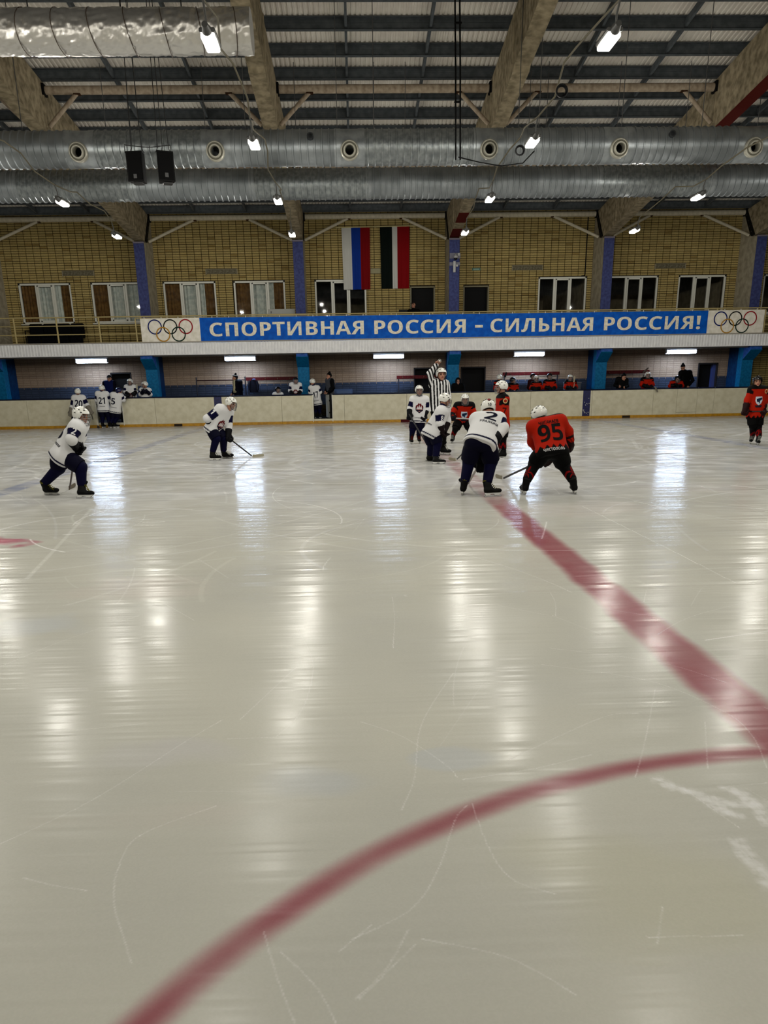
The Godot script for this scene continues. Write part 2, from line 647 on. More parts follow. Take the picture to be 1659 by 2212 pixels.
func flag(label: String, x0: float, x1: float, top: float, bottom: float, bands: Array, seed_: int) -> void:
	var o := thing("flag", label, "flag", Vector3((x0 + x1) / 2, bottom, WALL_Z + 0.12), "flags on the brick wall")
	var from := 0.0
	for b in bands:
		var s := Shape.new()
		var nx := 7
		var ny := 10
		var g := func(u: float, w: float) -> Vector3:
			var xx := lerpf(x0, x1, u) - (x0 + x1) / 2
			xx *= lerpf(0.955, 1.0, w)
			return Vector3(xx, w * (top - bottom), (0.02 * sin(u * 21.0 + seed_ + w * 1.5) + 0.008 * sin(u * 47.0 + seed_)) * (1.15 - w))
		for side in [0.0, -0.004]:
			for a in nx:
				for c in ny:
					var q := []
					for e in [[0, 0], [1, 0], [1, 1], [0, 1]]:
						q.append(g.call(lerpf(from, b[0], float(a + e[0]) / nx), float(c + e[1]) / ny) + Vector3(0, 0, side))
					var nn: Vector3 = (q[1] - q[0]).cross(q[3] - q[0]).normalized() * (1.0 if side == 0.0 else -1.0)
					s.quad(q[0], q[1], q[2], q[3], nn)
		pt(o, "band", s, mat("flag_%s" % b[1].to_html(), b[1], 0.8))
		from = b[0]


# ---------------------------------------------------------------- roof

func build_roof() -> void:
	var o := structure("ceiling", "corrugated roof on dark steel purlins")
	var slab := Shape.new()
	var tilt := atan(0.126)
	for s in [-1.0, 1.0]:
		slab.box(Vector3(1, roof_y(-15.1) + 0.46 - 0.126 * 11.4, -15.1 + s * 11.4), Vector3(54.8, 0.2, 23.2), Basis(Vector3.RIGHT, s * tilt))
	pt(o, "roof_deck", slab, mat("roof_deck", Color(0.4, 0.4, 0.4), 0.9))
	var tin := mottled("roof_tin", Color(0.86, 0.83, 0.79), Color(0.93, 0.91, 0.87), 0.5, 0.35, 0.0, 0.006)
	for k in COLUMN_X.size() - 1:
		var s := Shape.new()
		var z0 := -33.3
		var z1 := -15.1
		s.corrugated(Vector3(COLUMN_X[k] + (0 if k else -6.0), roof_y(z0) + 0.275, z0), Vector3.RIGHT, COLUMN_X[k + 1] - COLUMN_X[k] + (0 if k else 6.0), Vector3(0, 0.126 * (z1 - z0), z1 - z0), Vector3(0, 1, -0.126).normalized(), 0.12, 0.022)
		pt(o, "roof_sheet", s, tin)
	var steel := mottled("purlin_steel", Color(0.29, 0.31, 0.325), Color(0.35, 0.37, 0.385), 0.55, 0.6, 0.0)
	var z := -32.73
	var rows := []
	while z < -14.8:
		rows.append(z)
		var y := roof_y(z)
		var s := Shape.new()
		s.box(Vector3(1, y + 0.135, z), Vector3(46, 0.26, 0.012))
		s.box(Vector3(1, y + 0.006, z + 0.045), Vector3(46, 0.012, 0.1))
		s.box(Vector3(1, y + 0.262, z + 0.045), Vector3(46, 0.012, 0.1))
		s.box(Vector3(1, y + 0.08, z + 0.008), Vector3(46, 0.05, 0.012))
		s.box(Vector3(1, y + 0.19, z + 0.008), Vector3(46, 0.05, 0.012))
		pt(o, "purlin", s, steel)
		z += 1.085
	var strut := Shape.new()
	strut.box(Vector3(0, 0.07, 0), Vector3(0.06, 0.15, 1.06), Basis(Vector3.RIGHT, -tilt), 0.0)
	var strut_mesh := strut.mesh()
	for k in rows.size() - 1:
		for c in COLUMN_X:
			for d in [2.03, 4.0]:
				if c + d < 21.5:
					var q := part(o, "strut", strut_mesh, steel)
					q.position = Vector3(c + d, roof_y(rows[k] + 0.54) + 0.05, rows[k] + 0.54)
	build_beams()


func build_beams() -> void:
	var conc := mottled("bare_concrete", Color(0.44, 0.40, 0.32), Color(0.62, 0.57, 0.47), 0.9, 0.38, 0.0, 0.018, 0.0, 3)
	var tint := mat("red_primer", Color(0.30, 0.085, 0.06), 0.8)
	var paint_blue := mottled("column_blue", Color(0.20, 0.22, 0.38), Color(0.25, 0.28, 0.46), 0.6, 0.7, 0.0, 0.02)
	var teal := mottled("column_teal", Color(0.03, 0.33, 0.50), Color(0.06, 0.40, 0.58), 0.5, 0.8, 0.0, 0.02)
	var column_grey := mottled("column_plaster", Color(0.54, 0.51, 0.44), Color(0.64, 0.61, 0.53), 0.85, 0.5)
	var steel := mat("black_steel", Color(0.035, 0.035, 0.035), 0.6)
	var pipe := mottled("pipe_cream", Color(0.56, 0.50, 0.43), Color(0.70, 0.64, 0.56), 0.6, 1.0)
	var wall_pipe := mottled("pipe_white", Color(0.68, 0.65, 0.57), Color(0.76, 0.73, 0.65), 0.6, 1.0)
	var names := ["far left", "second from the left", "left of the flags", "right of the flags", "second from the right", "at the right edge", "beyond the right edge"]
	for k in COLUMN_X.size():
		var x: float = COLUMN_X[k]
		var b := thing("roof_beam", "sloping bare concrete roof beam, %s" % names[k], "beam", Vector3(x, 0, 0), "sloping concrete roof beams")
		var s := Shape.new()
		var poly := PackedVector2Array([Vector2(-32.12, 6.74), Vector2(-20.0, 8.25), Vector2(-19.9, 8.33), Vector2(-15.1, 8.9), Vector2(-9.0, 8.2), Vector2(1.9, 6.74), Vector2(2.7, 7.8), Vector2(-15.1, 10.03), Vector2(-33.0, 7.79)])
		s.prism(poly, Vector3.ZERO, Vector3(0, 0, 1), Vector3.UP, Vector3.RIGHT, 0.38)
		pt(b, "beam", s, conc)
		var ribs := Shape.new()
		for z in [-30.6, -28.2, -25.2, -22.9, -20.0, -17.2]:
			ribs.box(Vector3(0, (roof_y(z) + roof_y(z) - 1.1) / 2, z), Vector3(0.44, 1.0, 0.12), Basis(), 0.02)
		pt(b, "stiffener", ribs, conc)
		if k == 3 or k == 4:
			for e in ([[-31.9, -30.9], [-30.2, -29.2]] if k == 3 else [[-22.8, -19.0]]):
				var r := Shape.new()
				var y0: float = 6.74 + (e[0] + 32.12) * 0.1246
				var y1: float = 6.74 + (e[1] + 32.12) * 0.1246
				r.prism(PackedVector2Array([Vector2(e[0], y0 - 0.012), Vector2(e[1], y1 - 0.012), Vector2(e[1], y1 + 0.002), Vector2(e[0], y0 + 0.002)]), Vector3.ZERO, Vector3(0, 0, 1), Vector3.UP, Vector3.RIGHT, 0.36)
				pt(b, "red_primer_patch", r, tint, "flaking dark red primer under the beam")
		var plate := Shape.new()
		plate.prism(PackedVector2Array([Vector2(-32.0, 6.76), Vector2(-32.32, 6.76), Vector2(-33.12, 7.8), Vector2(-32.85, 7.8)]), Vector3.ZERO, Vector3(0, 0, 1), Vector3.UP, Vector3.RIGHT, 0.43)
		pt(b, "end_plate", plate, steel, "black bolted end plate")
		for q in 4:
			for side in [-1, 1]:
				var u := (q + 0.7) / 4.6
				part(b, "bolt", boxed(Vector3(side * 0.222, lerpf(6.76, 7.8, u), lerpf(-32.16, -32.98, u)), Vector3(0.02, 0.05, 0.05), 0.006), mat("bolt_grey", Color(0.16, 0.16, 0.16), 0.5, 0.5))
		var c := thing("column", "column with a blue upper front face and teal foot, %s" % names[k], "column", Vector3(x, 0, 0), "columns along the far wall")
		var body := Shape.new()
		body.prism(PackedVector2Array([Vector2(-31.8, 3.1), Vector2(-31.8, 6.7), Vector2(-32.3, 6.74), Vector2(-33.1, 7.76), Vector2(-33.19, 7.76), Vector2(-33.19, 3.1)]), Vector3.ZERO, Vector3(0, 0, 1), Vector3.UP, Vector3.RIGHT, 0.38)
		pt(c, "shaft", body, column_grey)
		part(c, "painted_face", boxed(Vector3(0, 4.88, -31.79), Vector3(0.395, 3.56, 0.03), 0.006), paint_blue, "blue painted front face")
		part(c, "capital_strip", boxed(Vector3(0, 6.69, -31.78), Vector3(0.42, 0.05, 0.06), 0.008), mat("capital_pale", Color(0.46, 0.44, 0.5), 0.7))
		part(c, "foot", boxed(Vector3(0, 1.33, -32.0), Vector3(0.43, 2.66, 0.42), 0.015), teal, "teal painted foot of the column")
		part(c, "rear_casing", boxed(Vector3(0.0, 1.33, -32.7), Vector3(0.3, 2.66, 0.9), 0.015), mottled("casing_blue", Color(0.02, 0.16, 0.32), Color(0.04, 0.21, 0.38), 0.6, 0.8))
		for side in [-1, 1]:
			part(c, "flange", boxed(Vector3(side * 0.215, 1.33, -31.8), Vector3(0.03, 2.66, 0.03), 0.006), teal)
		var br := Shape.new()
		br.prism(PackedVector2Array([Vector2(-31.18, 2.63), Vector2(-31.18, 2.5), Vector2(-31.78, 2.14), Vector2(-31.78, 2.63)]), Vector3.ZERO, Vector3(0, 0, 1), Vector3.UP, Vector3.RIGHT, 0.44)
		pt(c, "bracket", br, mottled("bracket_blue", Color(0.12, 0.26, 0.52), Color(0.18, 0.34, 0.62), 0.5, 0.9))
		var fp := Shape.new()
		fp.box(Vector3(0, 2.31, -31.47), Vector3(0.47, 0.02, 0.72), Basis(Vector3.RIGHT, -0.54), 0.004)
		pt(c, "bracket_foot_plate", fp, teal)
	# round tie pipes between the beams with knee braces
	var bays := ["far left bay", "bay left of the speakers", "bay with the loudspeakers", "middle bay", "bay right of the middle", "right bay"]
	for k in COLUMN_X.size() - 1:
		var x0: float = COLUMN_X[k]
		for row in 3:
			var z: float = [-22.95, -28.0, -32.95][row]
			var y: float = [8.86, 8.28, 7.72][row]
			var o := thing("tie_pipe", "%s pipe between roof beams, %s, %s row" % ["cream" if row < 2 else "white", bays[k], ["nearest", "middle", "wall"][row]], "pipe", Vector3(x0 + 3, y, z), "tie pipes between the roof beams")
			var m: Material = pipe if row < 2 else wall_pipe
			part(o, "pipe", piped([Vector3(-2.8, 0, 0), Vector3(2.8, 0, 0)], 0.1, 14), m)
			var reach := 0.85 if row < 2 else 1.75
			var low := 0.82 if row < 2 else 0.92
			for side in [-1, 1]:
				part(o, "knee_brace", piped([Vector3(side * (2.8 - reach), -0.06, 0), Vector3(side * 2.76, -low, 0.0 if row < 2 else 0.55)], 0.055, 10), m)
				part(o, "brace_shoe", boxed(Vector3(side * (2.8 - reach), -0.09, 0), Vector3(0.18, 0.05, 0.12), 0.01), mottled("rusty_shoe", Color(0.16, 0.10, 0.06), Color(0.28, 0.18, 0.1), 0.8, 2.0))
				part(o, "end_clip", boxed(Vector3(side * 2.78, 0, 0), Vector3(0.07, 0.26, 0.26), 0.01), steel)


# ---------------------------------------------------------------- air ducts

func build_ducts() -> void:
	var zinc := mottled("zinc_sheet", Color(0.46, 0.48, 0.49), Color(0.56, 0.58, 0.59), 0.42, 0.4, 0.75, 0.008, 0.0, 2)
	var zinc2 := mottled("zinc_sheet_b", Color(0.43, 0.45, 0.46), Color(0.58, 0.60, 0.60), 0.38, 0.7, 0.75, 0.02, 0.0, 3)
	var collar := mottled("zinc_collar", Color(0.5, 0.52, 0.53), Color(0.62, 0.64, 0.65), 0.35, 0.6, 0.75)
	var pale := mat("nozzle_pale", Color(0.56, 0.55, 0.5), 0.4, 0.2)
	for d in 2:
		var r: float = [0.352, 0.362][d]
		var z: float = [-19.0, -22.2][d]
		var y := 6.49
		var o := thing("ventilation_duct", ["ribbed round metal duct with nozzles, the nearer of two", "plain ribbed round metal duct behind the nozzle duct"][d], "duct", Vector3(0, y, z), "ribbed ducts across the hall")
		var prof := []
		var pitch := 0.158
		var count := 19
		for k in count:
			var x := k * pitch
			prof.append(Vector2(x, r))
			prof.append(Vector2(x + pitch - 0.04, r))
			prof.append(Vector2(x + pitch - 0.036, r + 0.02))
			prof.append(Vector2(x + pitch - 0.012, r + 0.02))
		prof.append(Vector2(count * pitch, r))
		var s := Shape.new()
		s.lathe(prof, Vector3.ZERO, Vector3.RIGHT, 30)
		var length_mesh := s.mesh()
		var nozzles := [-11.7, -8.7, -5.77, -2.85, 0.04, 3.08, 5.95, 8.94, 11.9] if d == 0 else []
		var joints := [-20.5]
		for nx in nozzles:
			joints += [nx - 0.26, nx + 0.26]
		if d == 1:
			for q in 15:
				joints.append(-20.5 + (q + 1) * count * pitch)
		else:
			joints += [14.9, 17.9, 20.9, 23.9]
		for k in joints.size() - 1:
			var x: float = joints[k]
			var cs := Shape.new()
			cs.lathe([Vector2(-0.07, r), Vector2(-0.07, r + 0.012), Vector2(0.07, r + 0.012), Vector2(0.07, r)], Vector3(x, 0, 0), Vector3.RIGHT, 30)
			pt(o, "collar", cs, collar)
			if joints[k + 1] - x < 0.6:
				continue
			if d == 1:
				part(o, "duct_length", length_mesh, zinc2 if (k * 7 + 3) % 5 < 2 else zinc).position = Vector3(x, 0, 0)
				continue
			var own := []
			for e in prof:
				if e.x < joints[k + 1] - x - 0.02:
					own.append(e)
			own.append(Vector2(joints[k + 1] - x, r))
			var ls := Shape.new()
			ls.lathe(own, Vector3(x, 0, 0), Vector3.RIGHT, 30)
			pt(o, "duct_length", ls, zinc2 if k % 5 < 2 else zinc)
		if d == 0:
			var ax := Vector3(0, -0.16, 1).normalized()
			for nx in nozzles:
				# a smooth length with a round hole, and the nozzle set in the hole
				var plate := Shape.new()
				var mid := Vector3(nx, -0.13, r - 0.03)
				for a in 16:
					for b in 48:
						var q := []
						var nn := []
						for e in [[a, b], [a, b + 1], [a + 1, b + 1], [a + 1, b]]:
							var th: float = TAU * e[1] / 48
							var dirv := Vector3(0, cos(th), sin(th))
							q.append(Vector3(nx - 0.26 + 0.52 * e[0] / 16.0, 0, 0) + dirv * (r + 0.004))
							nn.append(dirv)
						var centre: Vector3 = (q[0] + q[2]) / 2 - mid
						if centre.z > -0.2 and (centre - ax * centre.dot(ax)).length() < 0.13:
							continue
						plate.tri(q[0], q[1], q[2], nn[0], nn[1], nn[2])
						plate.tri(q[0], q[2], q[3], nn[0], nn[2], nn[3])
				var saddle := pt(o, "saddle", plate, collar)
				var nz := Shape.new()
				nz.lathe([Vector2(-0.03, 0.2), Vector2(0.075, 0.195), Vector2(0.095, 0.18), Vector2(0.095, 0.165), Vector2(0.06, 0.15), Vector2(0.13, 0.125), Vector2(0.13, 0.1), Vector2(0.1, 0.09), Vector2(-0.06, 0.088)], mid, ax, 24)
				pt(saddle, "nozzle", nz, pale, "round air nozzle")
			for nx in [-0.8, 7.1]:
				var p := Shape.new()
				p.lathe([Vector2(0, 0.07), Vector2(0.08, 0.07), Vector2(0.08, 0.045), Vector2(0.03, 0.04), Vector2(0.03, 0.0)], Vector3(nx, 0.12, r - 0.03), Vector3(0, 0.25, 1).normalized(), 16)
				pt(o, "test_port", p, mat("port_grey", Color(0.2, 0.21, 0.22), 0.5, 0.4))
		var rods := [[-4.5], [-2.2], [-0.2], [0.6], [3.8], [4.25], [6.1], [7.9], [9.8], [-7.0], [-10.0]]
		for q in rods:
			var top := roof_y(z) - 0.05 + 0.1
			part(o, "hanger_rod", piped([Vector3(q[0] - 0.02 + d * 0.9, r, 0), Vector3(q[0] + d * 0.9, top - y, 0)], 0.009, 6), mat("hanger_grey", Color(0.3, 0.3, 0.3), 0.5, 0.3))
	# the short foil-wrapped duct nearer the camera
	var o := thing("foil_duct", "wide duct wrapped in crumpled silver foil, ending beside the beam", "duct", Vector3(-1.36, 6.5, -13.2))
	var foil := mat("crumpled_foil", Color(0.78, 0.77, 0.75), 0.36, 0.9)
	var nz := FastNoiseLite.new()
	nz.seed = 4
	nz.frequency = 1.0
	nz.fractal_octaves = 3
	var s := Shape.new()
	var nu := 420
	var nv := 64
	var grid := []
	for a in nu + 1:
		var row := PackedVector3Array()
		var x := -9.0 * a / nu
		for b in nv:
			var th := TAU * b / nv
			var dirv := Vector3(0, cos(th), sin(th))
			var band := absf(fposmod(x * 2.0 + 0.04 * sin(th * 2.0 + x), 1.0) - 0.5)
			var crease := absf(nz.get_noise_3d(x * 3.0 + 4.0, cos(th) * 2.2, sin(th) * 2.2))
			var rad := 0.286 + 0.016 * nz.get_noise_3d(x * 1.3, cos(th), sin(th)) + 0.034 * (0.25 - crease) + 0.012 * (0.3 - absf(nz.get_noise_3d(x * 7.0 + 9.0, cos(th) * 5.0, sin(th) * 5.0))) + 0.014 * smoothstep(0.12, 0.0, band - 0.02) * -0.6
			row.append(Vector3(x, 0, 0) + dirv * rad * (0.965 if cos(th) < -0.8 else 1.0))
		grid.append(row)
	var smooth := []
	for a in nu + 1:
		var row := PackedVector3Array()
		for b in nv:
			var du: Vector3 = grid[mini(a + 1, nu)][b] - grid[maxi(a - 1, 0)][b]
			var dv: Vector3 = grid[a][(b + 1) % nv] - grid[a][(b + nv - 1) % nv]
			var nn := du.cross(dv).normalized()
			row.append(nn if nn.dot(Vector3(0, grid[a][b].y, grid[a][b].z)) > 0.0 else -nn)
		smooth.append(row)
	for a in nu:
		for b in nv:
			var c := (b + 1) % nv
			s.tri(grid[a][b], grid[a + 1][b], grid[a + 1][c], smooth[a][b], smooth[a + 1][b], smooth[a + 1][c])
			s.tri(grid[a][b], grid[a + 1][c], grid[a][c], smooth[a][b], smooth[a + 1][c], smooth[a][c])
	for b in nv:
		s.tri(Vector3(0, 0, 0), grid[0][b], grid[0][(b + 1) % nv], Vector3.RIGHT)
	pt(o, "foil_wrap", s, foil)
	for x in [-1.0, -3.2, -5.4, -7.4]:
		part(o, "hanger_wire", piped([Vector3(x, 0.28, 0), Vector3(x, 2.6, 0)], 0.01, 6), mat("rod_grey", Color(0.12, 0.125, 0.13), 0.5, 0.3))
	for x in [-0.25, -0.75, -1.25, -1.75, -2.25, -2.75, -3.25, -3.75, -4.25, -4.75, -5.25, -5.75, -6.25]:
		var wire := []
		for b in 25:
			var th := TAU * b / 24
			wire.append(Vector3(x + 0.06 * sin(th * 1.0 + x), 0.294 * cos(th), 0.294 * sin(th)))
		part(o, "binding_wire", piped(wire, 0.006, 5), mat("wire_brown", Color(0.25, 0.2, 0.16), 0.6, 0.5))
	build_speakers()


func build_speakers() -> void:
	var box_m := mat("speaker_black", Color(0.012, 0.012, 0.013), 0.55)
	var grille := mat("speaker_grille", Color(0.02, 0.02, 0.022), 0.8)
	var wire := mat("rod_grey", Color(0.12, 0.125, 0.13), 0.5, 0.3)
	var k := 0
	for e in [[-4.42, -0.12, "left"], [-3.84, 0.35, "right"]]:
		var o := thing("hanging_loudspeaker", "black loudspeaker cabinet hung before the ducts, %s one of the pair" % e[2], "loudspeaker", Vector3(e[0], 5.63, -18.1), "loudspeakers hung before the ducts")
		o.rotation.y = e[1]
		var s := Shape.new()
		s.prism(PackedVector2Array([Vector2(-0.17, 0.0), Vector2(0.17, 0.0), Vector2(0.13, -0.28), Vector2(-0.13, -0.28)]), Vector3(0, 0.29, 0.14), Vector3.RIGHT, Vector3(0, 0, 1), Vector3.UP, 0.56)
		pt(o, "cabinet", s, box_m)
		part(o, "grille", boxed(Vector3(0, 0.29, 0.148), Vector3(0.3, 0.5, 0.014), 0.01), grille)
		part(o, "badge", boxed(Vector3(0.0, 0.12 if k else 0.1, 0.158), Vector3(0.07, 0.08, 0.006)), mat("badge_grey", Color(0.16, 0.16, 0.16), 0.4))
		part(o, "underside_bracket", boxed(Vector3(0.02, -0.02, 0.05), Vector3(0.2, 0.04, 0.14), 0.01), mat("bracket_grey", Color(0.12, 0.12, 0.12), 0.5, 0.4))
		for q in [[-0.16, -0.05], [0.16, -0.05], [-0.05, 0.1]]:
			part(o, "hanging_wire", piped([Vector3(q[0], 0.57, q[1]), Vector3(q[0] * 0.7, 0.66, q[1]), Vector3(q[0] * 0.3, 3.7, q[1] - 0.1)], 0.008, 5), wire)
		k += 1
	var bar := thing("speaker_bar", "thin wire frame joining the two hanging loudspeakers", "frame", Vector3(-4.13, 6.26, -18.05))
	part(bar, "rod", piped([Vector3(-0.5, 0.07, 0), Vector3(-0.15, 0.03, 0), Vector3(0.02, 0.02, 0), Vector3(0.45, 0.06, 0)], 0.009, 5), wire)
	for x in [-0.5, -0.15, 0.02, 0.45]:
		part(bar, "drop", piped([Vector3(x, 0.05, 0), Vector3(x, -0.08, 0)], 0.008, 5), wire)
	# black cable drop to the right of the middle, with the swag to the lamp string
	var o := thing("cable_drop", "pair of black cables hanging from the roof before the ducts", "cable", Vector3(2.17, 5.75, -17.0))
	for q in [-0.045, 0.045]:
		part(o, "cable", piped([Vector3(q - 0.06, 4.2, 0), Vector3(q, 1.5, 0), Vector3(q + 0.02, 0, 0)], 0.018, 6), box_m)
	for y in [1.0, 2.3]:
		part(o, "tie", boxed(Vector3(0, y, 0), Vector3(0.13, 0.03, 0.05), 0.005), box_m)
	part(o, "swag", piped([Vector3(0.03, 0.05, 0), Vector3(0.5, 0.0, -0.2), Vector3(1.0, 0.03, -0.6), Vector3(1.55, 0.2, -1.1), Vector3(1.85, 0.5, -1.4)], 0.012, 6), box_m)


# ---------------------------------------------------------------- lamps

func build_lamps() -> void:
	var white := glow("lamp_glow", Color(1.0, 0.98, 0.93), 10.0)
	var shell := mat("lamp_shell", Color(0.22, 0.22, 0.21), 0.5, 0.3)
	var cord := mat("lamp_cord", Color(0.34, 0.32, 0.26), 0.6)
	var strings := ["outer left", "left", "left of centre", "right of centre", "right", "outer right"]
	var order := ["farthest", "fifth", "fourth", "third", "second", "nearest"]
	var body := boxed(Vector3(0, 0.055, 0), Vector3(0.19, 0.05, 0.48), 0.014)
	var panel := boxed(Vector3(0, 0.003, 0), Vector3(0.16, 0.054, 0.42), 0.012)
	var cap := Shape.new()
	cap.lathe([Vector2(0, 0.0), Vector2(0.0, 0.035), Vector2(0.06, 0.045), Vector2(0.13, 0.062), Vector2(0.13, 0.0)], Vector3(0, 0.06, 0.36), Vector3(0, -0.1, -1).normalized(), 12)
	var cap_mesh := cap.mesh()
	for k in 6:
		var x: float = LAMP_X[k]
		for q in LAMP_Z.size():
			var z: float = LAMP_Z[q]
			if k in [0, 5] and q % 2 == 0 and q > 0:
				continue
			var o := thing("hanging_lamp", "lit oblong LED lamp on the %s cable, %s from the camera" % [strings[k], order[q]], "lamp", Vector3(x + rng.randf_range(-0.008, 0.008), LAMP_Y, z), "lamps strung under the roof beams")
			part(o, "housing", body, shell)
			part(o, "glowing_panel", panel, white)
			part(o, "socket_cap", cap_mesh, shell)
			part(o, "hook", piped([Vector3(0, 0.07, 0.25), Vector3(0.0, 0.18, 0.25), Vector3(0.0, 0.305, 0.36)], 0.014, 5), shell)
			var l := AreaLight3D.new()
			l.name = "lamp_light"
			l.area_size = Vector2(0.16, 0.42)
			l.area_normalize_energy = true
			l.light_energy = 0.8
			l.light_color = Color(1.0, 0.985, 0.945)
			l.area_range = 60.0
			l.area_attenuation = 2.0
			l.shadow_enabled = true
			l.position = Vector3(0, -0.03, 0)
			l.rotation = Vector3(-PI / 2, 0, 0)
			o.add_child(l)
			var b := OmniLight3D.new()
			b.name = "lamp_bulb_light"
			b.light_energy = 6.0
			b.light_color = Color(1.0, 0.985, 0.945)
			b.light_size = 0.06
			b.omni_range = 60.0
			b.omni_attenuation = 2.0
			b.shadow_enabled = true
			b.position = Vector3(0, 0.0, 0)
			o.add_child(b)
		var run := []
		for q in LAMP_Z.size():
			var z: float = LAMP_Z[q]
			run.append(Vector3(x, LAMP_Y + 0.3, z + 0.36))
			if q < LAMP_Z.size() - 1:
				for e in [0.2, 0.4, 0.6, 0.8]:
					run.append(Vector3(x + 0.07 * sin(q * 3.0 + e * 9.0), LAMP_Y + 0.3 + 0.16 * sin(e * PI) + 0.06 * sin(e * 14.0 + q), lerpf(z + 0.36, LAMP_Z[q + 1] + 0.36, e)))
		if true:
			var s := thing("lamp_cable", "pale cable carrying the %s row of hanging lamps" % strings[k], "cable", Vector3.ZERO, "cables carrying the lamps")
			part(s, "cable", piped(run, 0.014, 6), cord)
			if k == 3:   # two small coils of spare cable
				for at in [Vector3(3.24, 5.72, -13.1), Vector3(3.18, 5.62, -15.8)]:
					var coil := Shape.new()
					for q in 3:
						var ring_line := []
						for b in 21:
							ring_line.append(at + Vector3(cos(TAU * b / 20) * (0.07 + q * 0.006), sin(TAU * b / 20) * (0.07 + q * 0.006) - 0.02, q * 0.016))
						coil.tube(ring_line, 0.012, 6)
					pt(s, "coil", coil, mat("speaker_black", Color(0.012, 0.012, 0.013), 0.55), "black coil of spare cable")


func tube_light(label: String, x: float) -> void:
	var o := thing("fluorescent_light", label, "lamp", Vector3(x, 2.42, -32.45), "fluorescent lights under the balcony")
	part(o, "housing", boxed(Vector3(0, 0.16, 0), Vector3(1.26, 0.06, 0.16), 0.01), mat("tube_housing", Color(0.75, 0.75, 0.75), 0.5))
	part(o, "glowing_diffuser", boxed(Vector3(0, 0.06, 0), Vector3(1.22, 0.13, 0.14), 0.03), glow("tube_glow", Color(0.78, 0.87, 1.0), 64.0))
	part(o, "reflector", boxed(Vector3(0, 0.075, -0.085), Vector3(1.26, 0.17, 0.02), 0.005), mat("tube_housing", Color(0.75, 0.75, 0.75), 0.5))
	for s in [-1, 1]:
		part(o, "hanger", boxed(Vector3(s * 0.45, 0.235, 0), Vector3(0.04, 0.11, 0.04), 0.005), mat("tube_housing", Color(0.75, 0.75, 0.75), 0.5))
		part(o, "end_cap", boxed(Vector3(s * 0.62, 0.07, 0), Vector3(0.03, 0.14, 0.15), 0.01), mat("tube_housing", Color(0.75, 0.75, 0.75), 0.5))
	var l := AreaLight3D.new()
	l.name = "tube_light"
	l.area_size = Vector2(1.2, 0.12)
	l.area_normalize_energy = true
	l.light_energy = 3.5
	l.light_color = Color(0.78, 0.87, 1.0)
	l.area_range = 40.0
	l.area_attenuation = 2.0
	l.shadow_enabled = true
	l.position = Vector3(0, -0.012, 0)
	l.rotation = Vector3(-PI / 2, 0, 0)
	o.add_child(l)


# ---------------------------------------------------------------- lettering

var faces := {}


func face(weight := 700) -> Font:
	if not faces.has(weight):
		var f := SystemFont.new()
		f.font_names = PackedStringArray(["Droid Sans"])
		f.font_weight = weight
		faces[weight] = f
	return faces[weight]


# flat lettering as a mesh, middle at the origin, of that width and cap height
func letters(text: String, width: float, height: float, depth := 0.004) -> ArrayMesh:
	var tm := TextMesh.new()
	tm.text = text
	tm.font = face()
	tm.font_size = 64
	tm.pixel_size = 0.01
	tm.depth = depth
	tm.curve_step = 4.0
	var box := tm.get_aabb()
	var arrays := tm.surface_get_arrays(0)
	var v: PackedVector3Array = arrays[Mesh.ARRAY_VERTEX]
	var k := Vector3(width / box.size.x, height / box.size.y, 1.0)
	var mid := box.get_center()
	mid.z = 0.0
	for q in v.size():
		v[q] = (v[q] - mid) * k
	arrays[Mesh.ARRAY_VERTEX] = v
	var m := ArrayMesh.new()
	m.add_surface_from_arrays(Mesh.PRIMITIVE_TRIANGLES, arrays)
	return m


# ---------------------------------------------------------------- balcony

